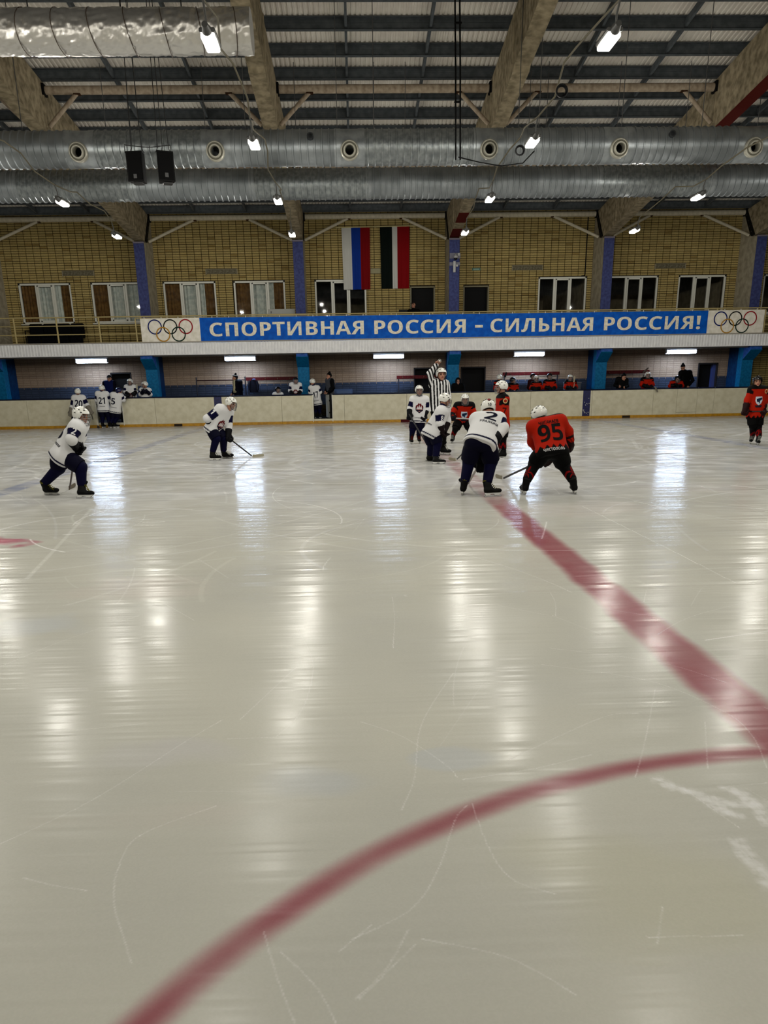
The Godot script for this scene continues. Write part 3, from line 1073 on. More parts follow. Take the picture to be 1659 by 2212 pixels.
func build_balcony() -> void:
	var white := mottled("fascia_white", Color(0.83, 0.83, 0.84), Color(0.89, 0.89, 0.89), 0.45, 0.5)
	var conc := mat("balcony_soffit", Color(0.42, 0.40, 0.40), 0.8)
	var o := thing("balcony", "long balcony along the far wall with a white ribbed edge", "balcony", Vector3(1, 2.65, -31.1))
	part(o, "slab", boxed(Vector3(1, 0.235, -1.07), Vector3(46, 0.37, 2.06)), conc)
	var x := -22.0
	while x < 24.0:
		var s := Shape.new()
		s.corrugated(Vector3(x - 1, 0.0, 0), Vector3.RIGHT, 3.0, Vector3(0, 0.42, 0), Vector3(0, 0, 1), 0.115, 0.02)
		pt(o, "ribbed_sheet", s, white)
		x += 3.0
	part(o, "cap_strip", boxed(Vector3(1, 0.445, -0.02), Vector3(46, 0.04, 0.12), 0.008), mat("cap_grey", Color(0.6, 0.58, 0.54), 0.5))
	part(o, "lower_strip", boxed(Vector3(1, -0.01, 0.0), Vector3(46, 0.035, 0.06), 0.008), white)
	part(o, "edge_beam", boxed(Vector3(1, 0.0, -0.4), Vector3(46, 0.14, 0.12), 0.01), mat("edge_beam_grey", Color(0.5, 0.48, 0.46), 0.6))
	for e in [["fluorescent light over the goalkeeper's gate, leftmost", -10.5], ["fluorescent light above the man in the bobble hat", -4.57], ["fluorescent light left of the raised arm, under the banner's middle", 1.44], ["fluorescent light above the red players at the boards", 7.2], ["fluorescent light above the man in dark jacket, rightmost", 13.5]]:
		tube_light(e[0], e[1])
	# railing
	var cream := mat("railing_cream", Color(0.66, 0.60, 0.42), 0.5)
	var rail := thing("balcony_railing", "cream tubular railing along the balcony edge", "railing", Vector3(0, 3.11, -31.15))
	for y in [0.92, 0.62, 0.31]:
		part(rail, "rail", piped([Vector3(-21, y, 0), Vector3(24, y, 0)], 0.024 if y > 0.9 else 0.019, 8), cream)
	var px := -17.6
	while px < 22.0:
		part(rail, "post", piped([Vector3(px, -0.02, 0), Vector3(px, 0.9, 0)], 0.033, 8), cream)
		px += 1.592
	for e in [-8.25, 16.15]:
		part(rail, "banner_post", boxed(Vector3(e, 0.42, 0.03), Vector3(0.045, 0.84, 0.03), 0.005), cream)
	part(rail, "banner_rail", piped([Vector3(-8.25, 0.86, 0.03), Vector3(16.15, 0.86, 0.03)], 0.014, 6), cream)
	build_banner()
	build_balcony_things()


func sheet(x0: float, x1: float, y0: float, y1: float, z: float, seed_: float) -> ArrayMesh:
	var s := Shape.new()
	var nx := maxi(4, int((x1 - x0) * 5))
	var ny := 4
	var g := func(a: int, b: int) -> Vector3:
		var xx := lerpf(x0, x1, float(a) / nx)
		var u := float(b) / ny
		return Vector3(xx, lerpf(y0, y1, u) + 0.006 * sin(xx * 4.1) * (1.0 - u), z + (0.006 * sin(xx * 2.7 + seed_) + 0.004 * sin(xx * 6.1 + u * 2.0)) * (1.2 - u))
	for a in nx:
		for b in ny:
			var q := [g.call(a, b), g.call(a + 1, b), g.call(a + 1, b + 1), g.call(a, b + 1)]
			var nn: Vector3 = (q[1] - q[0]).cross(q[3] - q[0]).normalized()
			s.quad(q[0], q[1], q[2], q[3], nn)
			var back := Vector3(0, 0, -0.004)
			s.quad(q[0] + back, q[1] + back, q[2] + back, q[3] + back, -nn)
	return s.mesh()


func ring(r: float, w: float, color: Color) -> Array:
	var s := Shape.new()
	for k in 40:
		var a0 := TAU * k / 40
		var a1 := TAU * (k + 1) / 40
		var p0 := Vector3(cos(a0), sin(a0), 0)
		var p1 := Vector3(cos(a1), sin(a1), 0)
		s.quad(p0 * (r - w), p1 * (r - w), p1 * r, p0 * r, Vector3(0, 0, 1))
	return [s.mesh(), mat("ring_%s" % color.to_html(), color, 0.6)]


func build_banner() -> void:
	var z := -31.08
	var o := thing("banner", "long blue banner with white Cyrillic slogan and ring emblems at its ends", "banner", Vector3(0, 0, z))
	var cloth := mottled("banner_white", Color(0.84, 0.82, 0.76), Color(0.91, 0.89, 0.85), 0.6, 0.7)
	var blue := mottled("banner_blue", Color(0.0, 0.29, 0.66), Color(0.01, 0.35, 0.74), 0.55, 0.6)
	var panels := [part(o, "emblem_panel", sheet(-8.06, -5.82, 3.1, 3.95, 0, 1.0), cloth, "white end panel with five rings"), part(o, "slogan_panel", sheet(-5.82, 13.86, 3.07, 3.95, 0, 2.0), blue, "blue panel"), part(o, "emblem_panel", sheet(13.86, 16.1, 3.07, 3.95, 0, 5.0), cloth, "white end panel with five rings")]
	var ink := mottled("banner_letters", Color(0.82, 0.79, 0.70), Color(0.91, 0.89, 0.83), 0.6, 1.3)
	for w in [["СПОРТИВНАЯ", -5.46, 0.44], ["РОССИЯ", 0.84, 4.38], ["-", 4.74, 5.04], ["СИЛЬНАЯ", 5.34, 9.35], ["РОССИЯ!", 9.78, 13.58]]:
		var hy := 0.5
		var m: ArrayMesh = letters(w[0], w[2] - w[1], hy if w[0] != "-" else 0.09, 0.003)
		var q := part(panels[1], "lettering", m, ink)
		q.position = Vector3((w[1] + w[2]) / 2, 3.52 if w[0] != "-" else 3.5, 0.016)
	for e in [[0, -6.94], [2, 14.95]]:
		var rr := 0.27
		var cols := [Color(0.02, 0.08, 0.35), Color(0.02, 0.02, 0.02), Color(0.55, 0.03, 0.10), Color(0.66, 0.48, 0.16), Color(0.02, 0.14, 0.10)]
		for k in 5:
			var p := Vector2((k % 3 - 1) * 0.585, 0.115) if k < 3 else Vector2((k - 3.5) * 0.585, -0.155)
			var made := ring(rr, 0.042, cols[k])
			var q := part(panels[e[0]], "ring", made[0], made[1])
			q.position = Vector3(e[1] + p.x, 3.53 + p.y, 0.014 + 0.0015 * k)
	var eye := mat("eyelet_pale", Color(0.8, 0.8, 0.76), 0.4)
	for k in 38:
		var q := part(o, "eyelet_tie", boxed(Vector3.ZERO, Vector3(0.03, 0.06, 0.03), 0.008), eye)
		q.position = Vector3(-7.9 + k * 0.64, 3.97, 0.0)


func build_balcony_things() -> void:
	# the row of joined black seats
	var o := thing("seat_row", "row of four joined black upholstered seats behind the railing", "seats", Vector3(-11.85, 3.1, -32.75))
	var cloth := mottled("seat_black", Color(0.012, 0.013, 0.02), Color(0.03, 0.03, 0.045), 0.8, 2.0)
	for k in 4:
		var x := -0.82 + k * 0.545
		part(o, "backrest", boxed(Vector3(x, 0.56, -0.12), Vector3(0.52, 0.56, 0.14), 0.06), cloth)
		part(o, "seat", boxed(Vector3(x, 0.36, 0.12), Vector3(0.52, 0.14, 0.46), 0.05), cloth)
		part(o, "front_panel", boxed(Vector3(x, 0.2, 0.28), Vector3(0.52, 0.32, 0.06), 0.02), cloth)
	for x in [-1.11, 1.1]:
		part(o, "armrest", piped([Vector3(x, 0.02, 0.3), Vector3(x, 0.55, 0.32), Vector3(x, 0.58, -0.1)], 0.022, 6), mat("armrest_black", Color(0.02, 0.02, 0.02), 0.5))
	var board := thing("white_panel", "white flat panel standing behind the railing below the fourth window", "panel", Vector3(-2.76, 3.1, -32.1))
	part(board, "panel", boxed(Vector3(0, 0.62, 0), Vector3(1.04, 1.18, 0.05), 0.01), mat("panel_white", Color(0.62, 0.62, 0.6), 0.5))
	part(board, "latch", boxed(Vector3(-0.42, 1.09, 0.03), Vector3(0.03, 0.08, 0.02), 0.004), mat("latch_black", Color(0.03, 0.03, 0.03), 0.4))
	for s in [-1, 1]:
		part(board, "leg", boxed(Vector3(s * 0.45, 0.03, 0), Vector3(0.06, 0.06, 0.3), 0.01), mat("panel_white", Color(0.62, 0.62, 0.6), 0.5))
	var table := thing("balcony_table", "small dark table behind the railing beside the upper doorway", "table", Vector3(2.0, 3.1, -32.1))
	part(table, "top", boxed(Vector3(0, 0.86, 0), Vector3(1.0, 0.04, 0.5), 0.008), mat("table_dark", Color(0.08, 0.07, 0.07), 0.6))
	for sx in [-1, 1]:
		for sz in [-1, 1]:
			part(table, "leg", boxed(Vector3(sx * 0.45, 0.42, sz * 0.2), Vector3(0.05, 0.84, 0.05), 0.008), mat("table_dark", Color(0.08, 0.07, 0.07), 0.6))
	var lap := thing("laptop", "open black laptop on the balcony table", "laptop", Vector3(2.02, 3.98, -32.1))
	part(lap, "base", boxed(Vector3(0, 0.01, -0.1), Vector3(0.34, 0.02, 0.24), 0.005), mat("laptop_black", Color(0.02, 0.02, 0.022), 0.4))
	var lid := Shape.new()
	lid.box(Vector3(0, 0.12, 0.05), Vector3(0.34, 0.24, 0.014), Basis(Vector3.RIGHT, 0.25), 0.005)
	pt(lap, "lid", lid, mat("laptop_black", Color(0.02, 0.02, 0.022), 0.4))
	# camera gear on the middle column
	var cam := thing("security_camera", "white dome security camera on the column right of the flags", "camera", Vector3(4.02, 6.0, -31.72))
	var pale := mat("camera_white", Color(0.62, 0.62, 0.62), 0.4)
	part(cam, "strap", boxed(Vector3(0, 0.1, -0.03), Vector3(0.41, 0.2, 0.03), 0.005), mat("strap_grey", Color(0.45, 0.45, 0.5), 0.5))
	part(cam, "junction_box", boxed(Vector3(0.14, 0.14, 0.0), Vector3(0.1, 0.1, 0.06), 0.01), pale)
	part(cam, "arm", piped([Vector3(0, 0.12, 0), Vector3(0, 0.14, 0.16), Vector3(0, 0.06, 0.18)], 0.025, 8), pale)
	var dome := Shape.new()
	dome.lathe([Vector2(0.0, 0.0), Vector2(0.0, 0.04), Vector2(0.05, 0.08), Vector2(0.11, 0.085), Vector2(0.11, 0.07)], Vector3(0, 0.1, 0.18), Vector3.DOWN, 16)
	pt(cam, "hood", dome, pale)
	var eye := Shape.new()
	eye.lathe([Vector2(0.11, 0.07), Vector2(0.15, 0.06), Vector2(0.18, 0.035), Vector2(0.19, 0.0)], Vector3(0, 0.1, 0.18), Vector3.DOWN, 16)
	pt(cam, "lens_dome", eye, mat("lens_black", Color(0.01, 0.01, 0.012), 0.1))
	var ant := thing("antenna", "white flat antenna below the dome camera on the same column", "antenna", Vector3(3.99, 5.5, -31.72))
	part(ant, "body", boxed(Vector3(0, 0.2, 0.05), Vector3(0.1, 0.4, 0.05), 0.012), pale)
	part(ant, "side_box", boxed(Vector3(0.1, 0.24, 0.03), Vector3(0.08, 0.08, 0.05), 0.01), pale)
	part(ant, "strap", boxed(Vector3(0.02, 0.31, -0.02), Vector3(0.41, 0.12, 0.03), 0.005), mat("strap_grey", Color(0.45, 0.45, 0.5), 0.5))


# ---------------------------------------------------------------- boards

func build_boards() -> void:
	var panel := mottled("board_panel", Color(0.745, 0.72, 0.62), Color(0.80, 0.78, 0.69), 0.38, 0.5, 0.0, 0.012, 0.0, 6)
	var edge := mat("board_edge", Color(0.84, 0.83, 0.78), 0.45)
	var cap_m := mat("board_cap", Color(0.05, 0.075, 0.16), 0.5)
	var yellow := mottled("kick_yellow", Color(0.62, 0.44, 0.04), Color(0.72, 0.53, 0.07), 0.45, 0.9)
	var blue := mottled("board_blue", Color(0.015, 0.03, 0.22), Color(0.03, 0.06, 0.32), 0.4, 1.6)
	var dark := mat("seam_dark", Color(0.12, 0.11, 0.09), 0.8)
	var o := structure("wall_boards", "cream rink boards with yellow kick strip")
	var gates := [[-9.82, -8.87], [-1.57, -0.86]]
	var cuts := [-24.0]
	var x := -0.39 - 2.41 * 9
	while x < 24.0:
		cuts.append(x)
		x += 2.41
	for g in gates:
		cuts += g
	cuts += [12.6, 13.4]
	cuts.sort()
	for k in cuts.size() - 1:
		var a: float = cuts[k]
		var b: float = cuts[k + 1]
		var in_gate := false
		for g in gates:
			if (a + b) / 2 > g[0] and (a + b) / 2 < g[1]:
				in_gate = true
		if b - a < 0.02:
			continue
		var is_door := absf((a + b) / 2 - 13.0) < 0.1
		var low := 0.18 if is_door else 0.1
		if in_gate:
			part(o, "threshold", boxed(Vector3((a + b) / 2, 0.14, BOARD_Z - 0.05), Vector3(b - a, 0.08, 0.1), 0.005), panel)
		else:
			part(o, "panel", boxed(Vector3((a + b) / 2, (low + 1.055) / 2 + 0.0, BOARD_Z - 0.04), Vector3(b - a - 0.007, 1.055 - low, 0.08), 0.004), panel)
			part(o, "cap_rail", boxed(Vector3((a + b) / 2, 1.08, BOARD_Z - 0.06), Vector3(b - a, 0.045, 0.15), 0.012), cap_m)
			if is_door:
				part(o, "door_foot", boxed(Vector3(13.0, 0.135, BOARD_Z - 0.05), Vector3(0.8, 0.075, 0.08), 0.004), panel)
		part(o, "kick_strip", boxed(Vector3((a + b) / 2, 0.05, BOARD_Z + 0.004), Vector3(b - a - 0.003, 0.1, 0.03), 0.004), yellow)
	var backing := Shape.new()
	for e in [[-24.0, -9.82], [-8.87, -1.57], [-0.86, 24.0]]:
		backing.box(Vector3((e[0] + e[1]) / 2, 0.52, BOARD_Z - 0.1), Vector3(e[1] - e[0], 1.02, 0.02))
	pt(o, "backing", backing, dark)
	for e in [[-5.22, "left"], [9.03, "right"]]:
		part(o, "blue_line_mark", boxed(Vector3(e[0], 0.578, BOARD_Z + 0.002), Vector3(0.29, 0.955, 0.012), 0.003), blue, "dark blue line mark on the boards")
	for q in 14:
		var wx := 9.03 + rng.randf_range(-0.11, 0.11)
		part(o, "paint_chip", boxed(Vector3(wx, 0.15 + rng.randf() * (0.1 if q < 6 else 0.75), BOARD_Z + 0.009), Vector3(rng.randf_range(0.01, 0.05), rng.randf_range(0.008, 0.025), 0.003)), edge)
	part(o, "red_line_mark", boxed(Vector3(1.96, 0.05, BOARD_Z + 0.02), Vector3(0.36, 0.104, 0.012), 0.003), mat("mark_red", Color(0.25, 0.02, 0.04), 0.5), "dark red line mark on the kick strip")
	for dx in [-6.8, 10.63]:
		part(o, "scraper_grate", boxed(Vector3(dx, 0.05, BOARD_Z + 0.02), Vector3(0.31, 0.085, 0.02), 0.004), mat("grate_brown", Color(0.16, 0.13, 0.09), 0.7))
	for e in [[-1.6, 1], [-0.85, -1], [-9.85, 1], [-8.855, -1]]:
		part(o, "gate_post", boxed(Vector3(e[0], 0.57, BOARD_Z - 0.03), Vector3(0.03, 1.0, 0.1), 0.004), edge)
	# open gate leaves
	var g1 := thing("gate_leaf", "open white gate leaf in the boards beside the player in the gateway", "gate", Vector3(-0.93, 0.2, -30.36))
	var leaf := Shape.new()
	leaf.box(Vector3(-0.085, 0.43, -0.33), Vector3(0.05, 0.86, 0.66), Basis(Vector3.UP, 0.28), 0.006)
	pt(g1, "leaf", leaf, mat("leaf_white", Color(0.66, 0.66, 0.62), 0.45))
	part(g1, "hinge_post", boxed(Vector3(0.0, 0.43, 0.0), Vector3(0.07, 0.9, 0.05), 0.006), mat("hinge_black", Color(0.03, 0.03, 0.03), 0.5))
	for y in [0.2, 0.65]:
		part(g1, "hinge", boxed(Vector3(-0.03, y, -0.03), Vector3(0.05, 0.06, 0.05), 0.006), mat("hinge_black", Color(0.03, 0.03, 0.03), 0.5))
	var g2 := thing("gate_leaf", "open black gate leaf in the boards behind the boy with the blue helmet", "gate", Vector3(-8.95, 0.2, -30.4))
	part(g2, "leaf", boxed(Vector3(-0.02, 0.43, -0.4), Vector3(0.05, 0.86, 0.8), 0.006), mat("hinge_black", Color(0.03, 0.03, 0.03), 0.5))
	part(g2, "handle", piped([Vector3(-0.06, 0.55, -0.6), Vector3(-0.1, 0.55, -0.6), Vector3(-0.1, 0.4, -0.6), Vector3(-0.06, 0.4, -0.6)], 0.012, 6), mat("hinge_black", Color(0.03, 0.03, 0.03), 0.5))
	var floor_back := structure("floor_bench")
	part(floor_back, "rubber", boxed(Vector3(1, 0.05, -33.66), Vector3(54, 0.24, 6.7)), mottled("rubber_floor", Color(0.05, 0.05, 0.055), Color(0.09, 0.09, 0.09), 0.9, 1.0))


# ---------------------------------------------------------------- ice

const SCRAPES := [[1.2,-2.763,1.246,-2.685,1.321,-2.636,1.352,-2.521,1.409,-2.468],[1.451,-2.671,1.499,-2.614,1.502,-2.511,1.489,-2.4],[1.328,-2.321,1.312,-2.238,1.314,-2.145,1.302,-2.036],[1.345,-2.606,1.412,-2.55,1.545,-2.559]]
const MARKS := [[-1.34,-2.45,-1.1,-2.74,-0.83,-3.24,-0.7,-3.46],[-0.59,-2.66,-0.84,-2.47,-0.86,-2.26,-0.82,-2.09,-0.76,-1.96,-0.69,-1.82],[-0.32,-1.93,-0.29,-1.83,-0.25,-1.71,-0.2,-1.58],[-0.26,-1.84,-0.15,-1.7,-0.09,-1.57],[0.01,-1.94,-0.09,-1.83],[0.52,-3.99,0.34,-3.52,0.26,-3.22,0.21,-2.83,0.14,-2.58],[-0.01,-3.39,0.18,-3.22,0.35,-2.94,0.39,-2.82],[-0.42,-4.86,-0.29,-4.24,-0.29,-3.75,-0.33,-3.46,-0.41,-3.26],[0.4,-2.6,0.34,-2.5,0.25,-2.22,0.14,-2.01,-0.05,-1.88],[0.42,-2.61,0.44,-2.29,0.49,-2.13,0.61,-2.05],[0.16,-1.87,0.4,-1.78,0.56,-1.63],[0.12,-1.91,0.05,-1.76,-0.04,-1.65],[0.41,-2.8,0.72,-2.87,1.01,-2.98],[1.16,-6.94,1.47,-6.2,1.47,-5.48,1.37,-5.01],[1.35,-5.02,1.56,-4.59],[1.05,-4.09,1.57,-3.8,1.79,-3.39,1.8,-3.11,1.71,-2.81],[1.17,-4.36,1.73,-4.07,1.98,-3.74],[1.56,-3.67,1.29,-3.09,1.13,-2.77],[1.65,-3.27,1.46,-2.82],[2.84,-7.17,2.38,-5.95,2.1,-5.29],[-0.61,-3.46,-0.38,-4.17],[0.93,-1.97,0.85,-1.81],[0.83,-1.84,1.12,-1.83],[-0.64,-3.25,-0.41,-3.25],[-2.11,-8.21,-1.88,-7.7,-1.78,-7.06,-1.86,-6.54],[1.2,-2.76,1.29,-2.66,1.33,-2.54,1.38,-2.38],[1.45,-2.67,1.65,-2.69],[1.55,-21.25,0.93,-12.43,0.52,-10.93],[1.58,-9.21,0.84,-8.67,0.34,-8.31],[3.86,-14.74,3.57,-10.94],[-2.16,-4.31,-1.93,-4.8,-1.6,-5.28],[3.05,-5.33,2.32,-4.93,1.92,-4.56],[0.64,-2.96,1.17,-3.35,1.37,-3.39],[-1.17,-2.24,-1.04,-2.19,-0.93,-2.16],[0.21,-7.46,0.25,-5.47,0.2,-4.44],[-0.03,-1.65,0.08,-1.78,0.14,-1.85],[-1.62,-5.77,-1.17,-5.13],[1.2,-10.39,1.89,-10.09,1.99,-10.49]]


func ice_picture(x0: float, x1: float, z0: float, z1: float, w: int, h: int, random_marks: int, played_marks := false) -> ImageTexture:
	var cloud := FastNoiseLite.new()
	cloud.seed = 11
	cloud.frequency = 0.45
	cloud.fractal_octaves = 4
	var fine := FastNoiseLite.new()
	fine.seed = 23
	fine.frequency = 1.5
	fine.fractal_octaves = 4
	fine.fractal_gain = 0.42
	var warp := FastNoiseLite.new()
	warp.seed = 31
	warp.frequency = 1.3
	var grains := RandomNumberGenerator.new()
	grains.seed = 5
	var buf := PackedByteArray()
	buf.resize(w * h * 4)
	var sx := (x1 - x0) / w
	var sz := (z1 - z0) / h
	var spots := [[-2.2, -5.1, 0.55, 0.3, 0], [-0.17, -2.82, 0.3, 0.14, 0], [0.43, -2.98, 0.2, 0.1, 0], [-1.0, -3.05, 0.4, 0.2, 1], [-0.9, -2.6, 0.5, 0.15, 2], [-3.95, -8.15, 0.5, 0.42, 3], [-1.6, -6.0, 0.8, 0.5, 2], [0.9, -2.1, 0.5, 0.3, 4], [3.0, -9.5, 1.2, 0.7, 2], [5.2, -11.0, 1.5, 0.6, 2]]
	var tints := [[0.64, 0.67, 0.72], [0.69, 0.68, 0.71], [0.73, 0.68, 0.65], [0.58, 0.16, 0.26], [0.67, 0.66, 0.56]]
	for j in h:
		var z := z0 + (j + 0.5) * sz
		var played_row := smoothstep(-7.0, -14.5, z)
		for i in w:
			var x := x0 + (i + 0.5) * sx
			var n1 := cloud.get_noise_2d(x, z)
			var n2 := fine.get_noise_2d(x, z * 1.2)
			var played := clampf(played_row * (1.0 + 1.3 * n1), 0.0, 1.0)
			var r := 0.690 + 0.03 * n1
			var g := 0.685 + 0.028 * n1
			var b := 0.646 + 0.02 * n1
			for s in spots:
				var dx: float = (x - s[0]) / s[2]
				var dz: float = (z - s[1]) / s[3]
				var d := dx * dx + dz * dz
				if d < 1.6:
					var a := clampf((1.0 - d + n1 * 2.2 + n2 * 0.8) * (0.3 if s[4] != 3 else 1.3), 0.0, 0.28 if s[4] != 3 else 0.85)
					r = lerpf(r, tints[s[4]][0], a)
					g = lerpf(g, tints[s[4]][1], a)
					b = lerpf(b, tints[s[4]][2], a)
			r = lerpf(r, 0.722, played * 0.75)
			g = lerpf(g, 0.724, played * 0.75)
			b = lerpf(b, 0.722, played * 0.75)
			# paint under the ice: red line, referee's crescent, blue lines
			var wob := 0.012 * n2
			var line := 0.0
			if absf(x - 1.911) < 0.4:
				line = 1.0 - smoothstep(0.085, 0.20, absf(x - 1.911 + wob + 0.03 * warp.get_noise_2d(0.0, z)))
			var dxc := x - 1.911
			var dzc := z - 0.044
			var rad := sqrt(dxc * dxc + dzc * dzc)
			if absf(rad - 3.0) < 0.12:
				line = maxf(line, (1.0 - smoothstep(0.0, 0.095, absf(rad - 3.0 + wob * 0.6))) * 0.95)
			var frost := clampf((n2 * 0.6 + 0.75) * smoothstep(-9.0, -11.5, z + 1.5 * n1), 0.0, 0.96)
			if line > 0.0:
				var a := line * (0.86 + 0.25 * n2) * (1.0 - 0.85 * frost)
				r = lerpf(r, 0.515, a)
				g = lerpf(g, 0.285, a)
				b = lerpf(b, 0.31, a)
			var bl := minf(absf(x + 5.55), absf(x - 9.15))
			if bl < 0.3:
				var a := (1.0 - smoothstep(0.12, 0.22, bl)) * 0.75 * (1.0 - 0.8 * frost)
				r = lerpf(r, 0.36, a)
				g = lerpf(g, 0.40, a)
				b = lerpf(b, 0.58, a)
			var snow := clampf((n2 + 0.1) * 1.6, 0.0, 1.0) * played
			r = lerpf(r, 0.84, snow * 0.22)
			g = lerpf(g, 0.84, snow * 0.22)
			b = lerpf(b, 0.85, snow * 0.22)
			var rough := 0.21 - 0.07 * played_row + 0.05 * n2 + 0.08 * snow
			var grain := (grains.randf() - 0.5) * 0.016
			r += grain
			g += grain
			b += grain
			var k := (j * w + i) * 4
			buf[k] = int(clampf(r, 0, 1) * 255)
			buf[k + 1] = int(clampf(g, 0, 1) * 255)
			buf[k + 2] = int(clampf(b, 0, 1) * 255)
			buf[k + 3] = int(clampf(rough, 0.03, 1) * 255)
	var dab := func(x: float, z: float, a: float, size: int) -> void:
		var pi := int((x - x0) / sx)
		var pj := int((z - z0) / sz)
		for dj in size:
			for di in size:
				var ii := pi + di
				var jj := pj + dj
				if ii < 0 or jj < 0 or ii >= w or jj >= h:
					continue
				var k := (jj * w + ii) * 4
				for c in 3:
					buf[k + c] = int(lerpf(buf[k + c], 224.0, a))
				buf[k + 3] = mini(255, int(lerpf(buf[k + 3], 120.0, a)))
	var own := RandomNumberGenerator.new()
	own.seed = 99
	for m in MARKS:
		var p := []
		for q in range(0, m.size(), 2):
			p.append(Vector2(m[q], m[q + 1]))
		if p.any(func(e): return e.x > x0 - 1 and e.x < x1 + 1 and e.y > z0 - 1 and e.y < z1 + 1):
			for q in p.size() - 1:
				var before: Vector2 = p[maxi(q - 1, 0)]
				var after: Vector2 = p[mini(q + 2, p.size() - 1)]
				var steps := int(p[q].distance_to(p[q + 1]) / minf(sx, sz) * 1.5) + 2
				for e in steps:
					var at: Vector2 = p[q].cubic_interpolate(p[q + 1], before, after, float(e) / steps)
					dab.call(at.x, at.y, (0.10 + 0.26 * own.randf() * own.randf()) * (1.0 if sx < 0.007 else 0.14), 1)
	for m in SCRAPES:   # snowy scrapes
		for q in range(0, m.size() - 2, 2):
			var a := Vector2(m[q], m[q + 1])
			var b := Vector2(m[q + 2], m[q + 3])
			for e in 60:
				var at := a.lerp(b, e / 60.0) + Vector2(own.randf_range(-0.03, 0.03), own.randf_range(-0.02, 0.02))
				dab.call(at.x, at.y, 0.07, 3 + own.randi() % 4)
	for m in random_marks:
		var at := Vector2(own.randf_range(x0, x1), own.randf_range(z0, z1))
		var dir := own.randf_range(0, TAU)
		var bend := own.randf_range(-1.0, 1.0) * own.randf()
		var length := own.randf_range(0.3, 4.5) * own.randf()
		var strength := own.randf_range(0.04, 0.24)
		var size := 1 + int(own.randf() < 0.12)
		if played_marks and own.randf() < 0.55:   # broad snowy strokes left by skates
			size = 2 + own.randi() % 4
			strength *= 0.22
			length = own.randf_range(0.8, 4.5)
		var step := minf(sx, sz) * 0.8
		var gone := 0.0
		while gone < length:
			at += Vector2(cos(dir), sin(dir)) * step
			dir += bend * step
			gone += step
			dab.call(at.x, at.y, strength, size)
	return ImageTexture.create_from_image(Image.create_from_data(w, h, false, Image.FORMAT_RGBA8, buf))


func ice_patch(into: ArrayMesh, x0: float, x1: float, z0: float, z1: float, nx: int, nz: int, tex: ImageTexture, tilt: float, ripple: float) -> void:
	var nzs := FastNoiseLite.new()
	nzs.seed = 77
	nzs.frequency = 1.0
	nzs.fractal_octaves = 3
	var v := PackedVector3Array()
	var n := PackedVector3Array()
	var t := PackedVector2Array()
	var idx := PackedInt32Array()
	for j in nz + 1:
		var z := lerpf(z0, z1, float(j) / nz)
		for i in nx + 1:
			var x := lerpf(x0, x1, float(i) / nx)
			v.append(Vector3(x, 0, z))
			var a := nzs.get_noise_2d(x * 0.35, z * ripple) + 0.6 * nzs.get_noise_2d(x * 0.5 + 50.0, z * ripple * 2.3)
			var b := nzs.get_noise_2d(x * 2.0, z * 2.0 + 90.0)
			n.append(Vector3(b * 0.004, 1, a * tilt).normalized())
			t.append(Vector2(float(i) / nx, float(j) / nz))
	for j in nz:
		for i in nx:
			var k := j * (nx + 1) + i
			idx.append_array(PackedInt32Array([k, k + 1, k + nx + 2, k, k + nx + 2, k + nx + 1]))
	var arrays := []
	arrays.resize(Mesh.ARRAY_MAX)
	arrays[Mesh.ARRAY_VERTEX] = v
	arrays[Mesh.ARRAY_NORMAL] = n
	arrays[Mesh.ARRAY_TEX_UV] = t
	arrays[Mesh.ARRAY_INDEX] = idx
	into.add_surface_from_arrays(Mesh.PRIMITIVE_TRIANGLES, arrays)
	var m := StandardMaterial3D.new()
	m.resource_name = "ice"
	m.albedo_color = Color.WHITE
	m.albedo_texture = tex
	m.texture_repeat = false
	m.roughness = 1.0
	m.roughness_texture = tex
	m.roughness_texture_channel = BaseMaterial3D.TEXTURE_CHANNEL_ALPHA
	m.metallic_specular = 0.145
	into.surface_set_material(into.get_surface_count() - 1, m)


func build_ice() -> void:
	var m := ArrayMesh.new()
	ice_patch(m, -4.5, 6.5, -5.6, 0.4, 44, 460, ice_picture(-4.5, 6.5, -5.6, 0.4, 2048, 1117, 40), 0.05, 22.0)
	ice_patch(m, -9.5, 11.5, -13.4, -5.6, 56, 420, ice_picture(-9.5, 11.5, -13.4, -5.6, 2048, 761, 330, true), 0.07, 9.0)
	ice_patch(m, -24.0, 24.0, -30.26, -13.4, 90, 420, ice_picture(-24.0, 24.0, -30.26, -13.4, 2048, 1200, 2600, true), 0.10, 5.0)
	var o := MeshInstance3D.new()
	o.name = "floor"
	o.mesh = m
	o.set_meta("kind", "structure")
	o.set_meta("label", "scuffed white ice with red centre line and crescent")
	add_child(o)
	var plain := mat("plain_ice", Color(0.692, 0.684, 0.646), 0.15)
	var base := Shape.new()
	base.box(Vector3(1, -0.12, -12.7), Vector3(54, 0.23, 36.0))
	pt(o, "ice_bed", base, plain)
	var side := Shape.new()
	for e in [[-26.0, -9.5, -13.4, -5.6], [11.5, 28.0, -13.4, -5.6], [-26.0, -4.5, -5.6, 0.4], [6.5, 28.0, -5.6, 0.4]]:
		side.quad(Vector3(e[0], 0, e[2]), Vector3(e[1], 0, e[2]), Vector3(e[1], 0, e[3]), Vector3(e[0], 0, e[3]), Vector3.UP)
	pt(o, "outer_ice", side, plain)


# ---------------------------------------------------------------- behind the boards

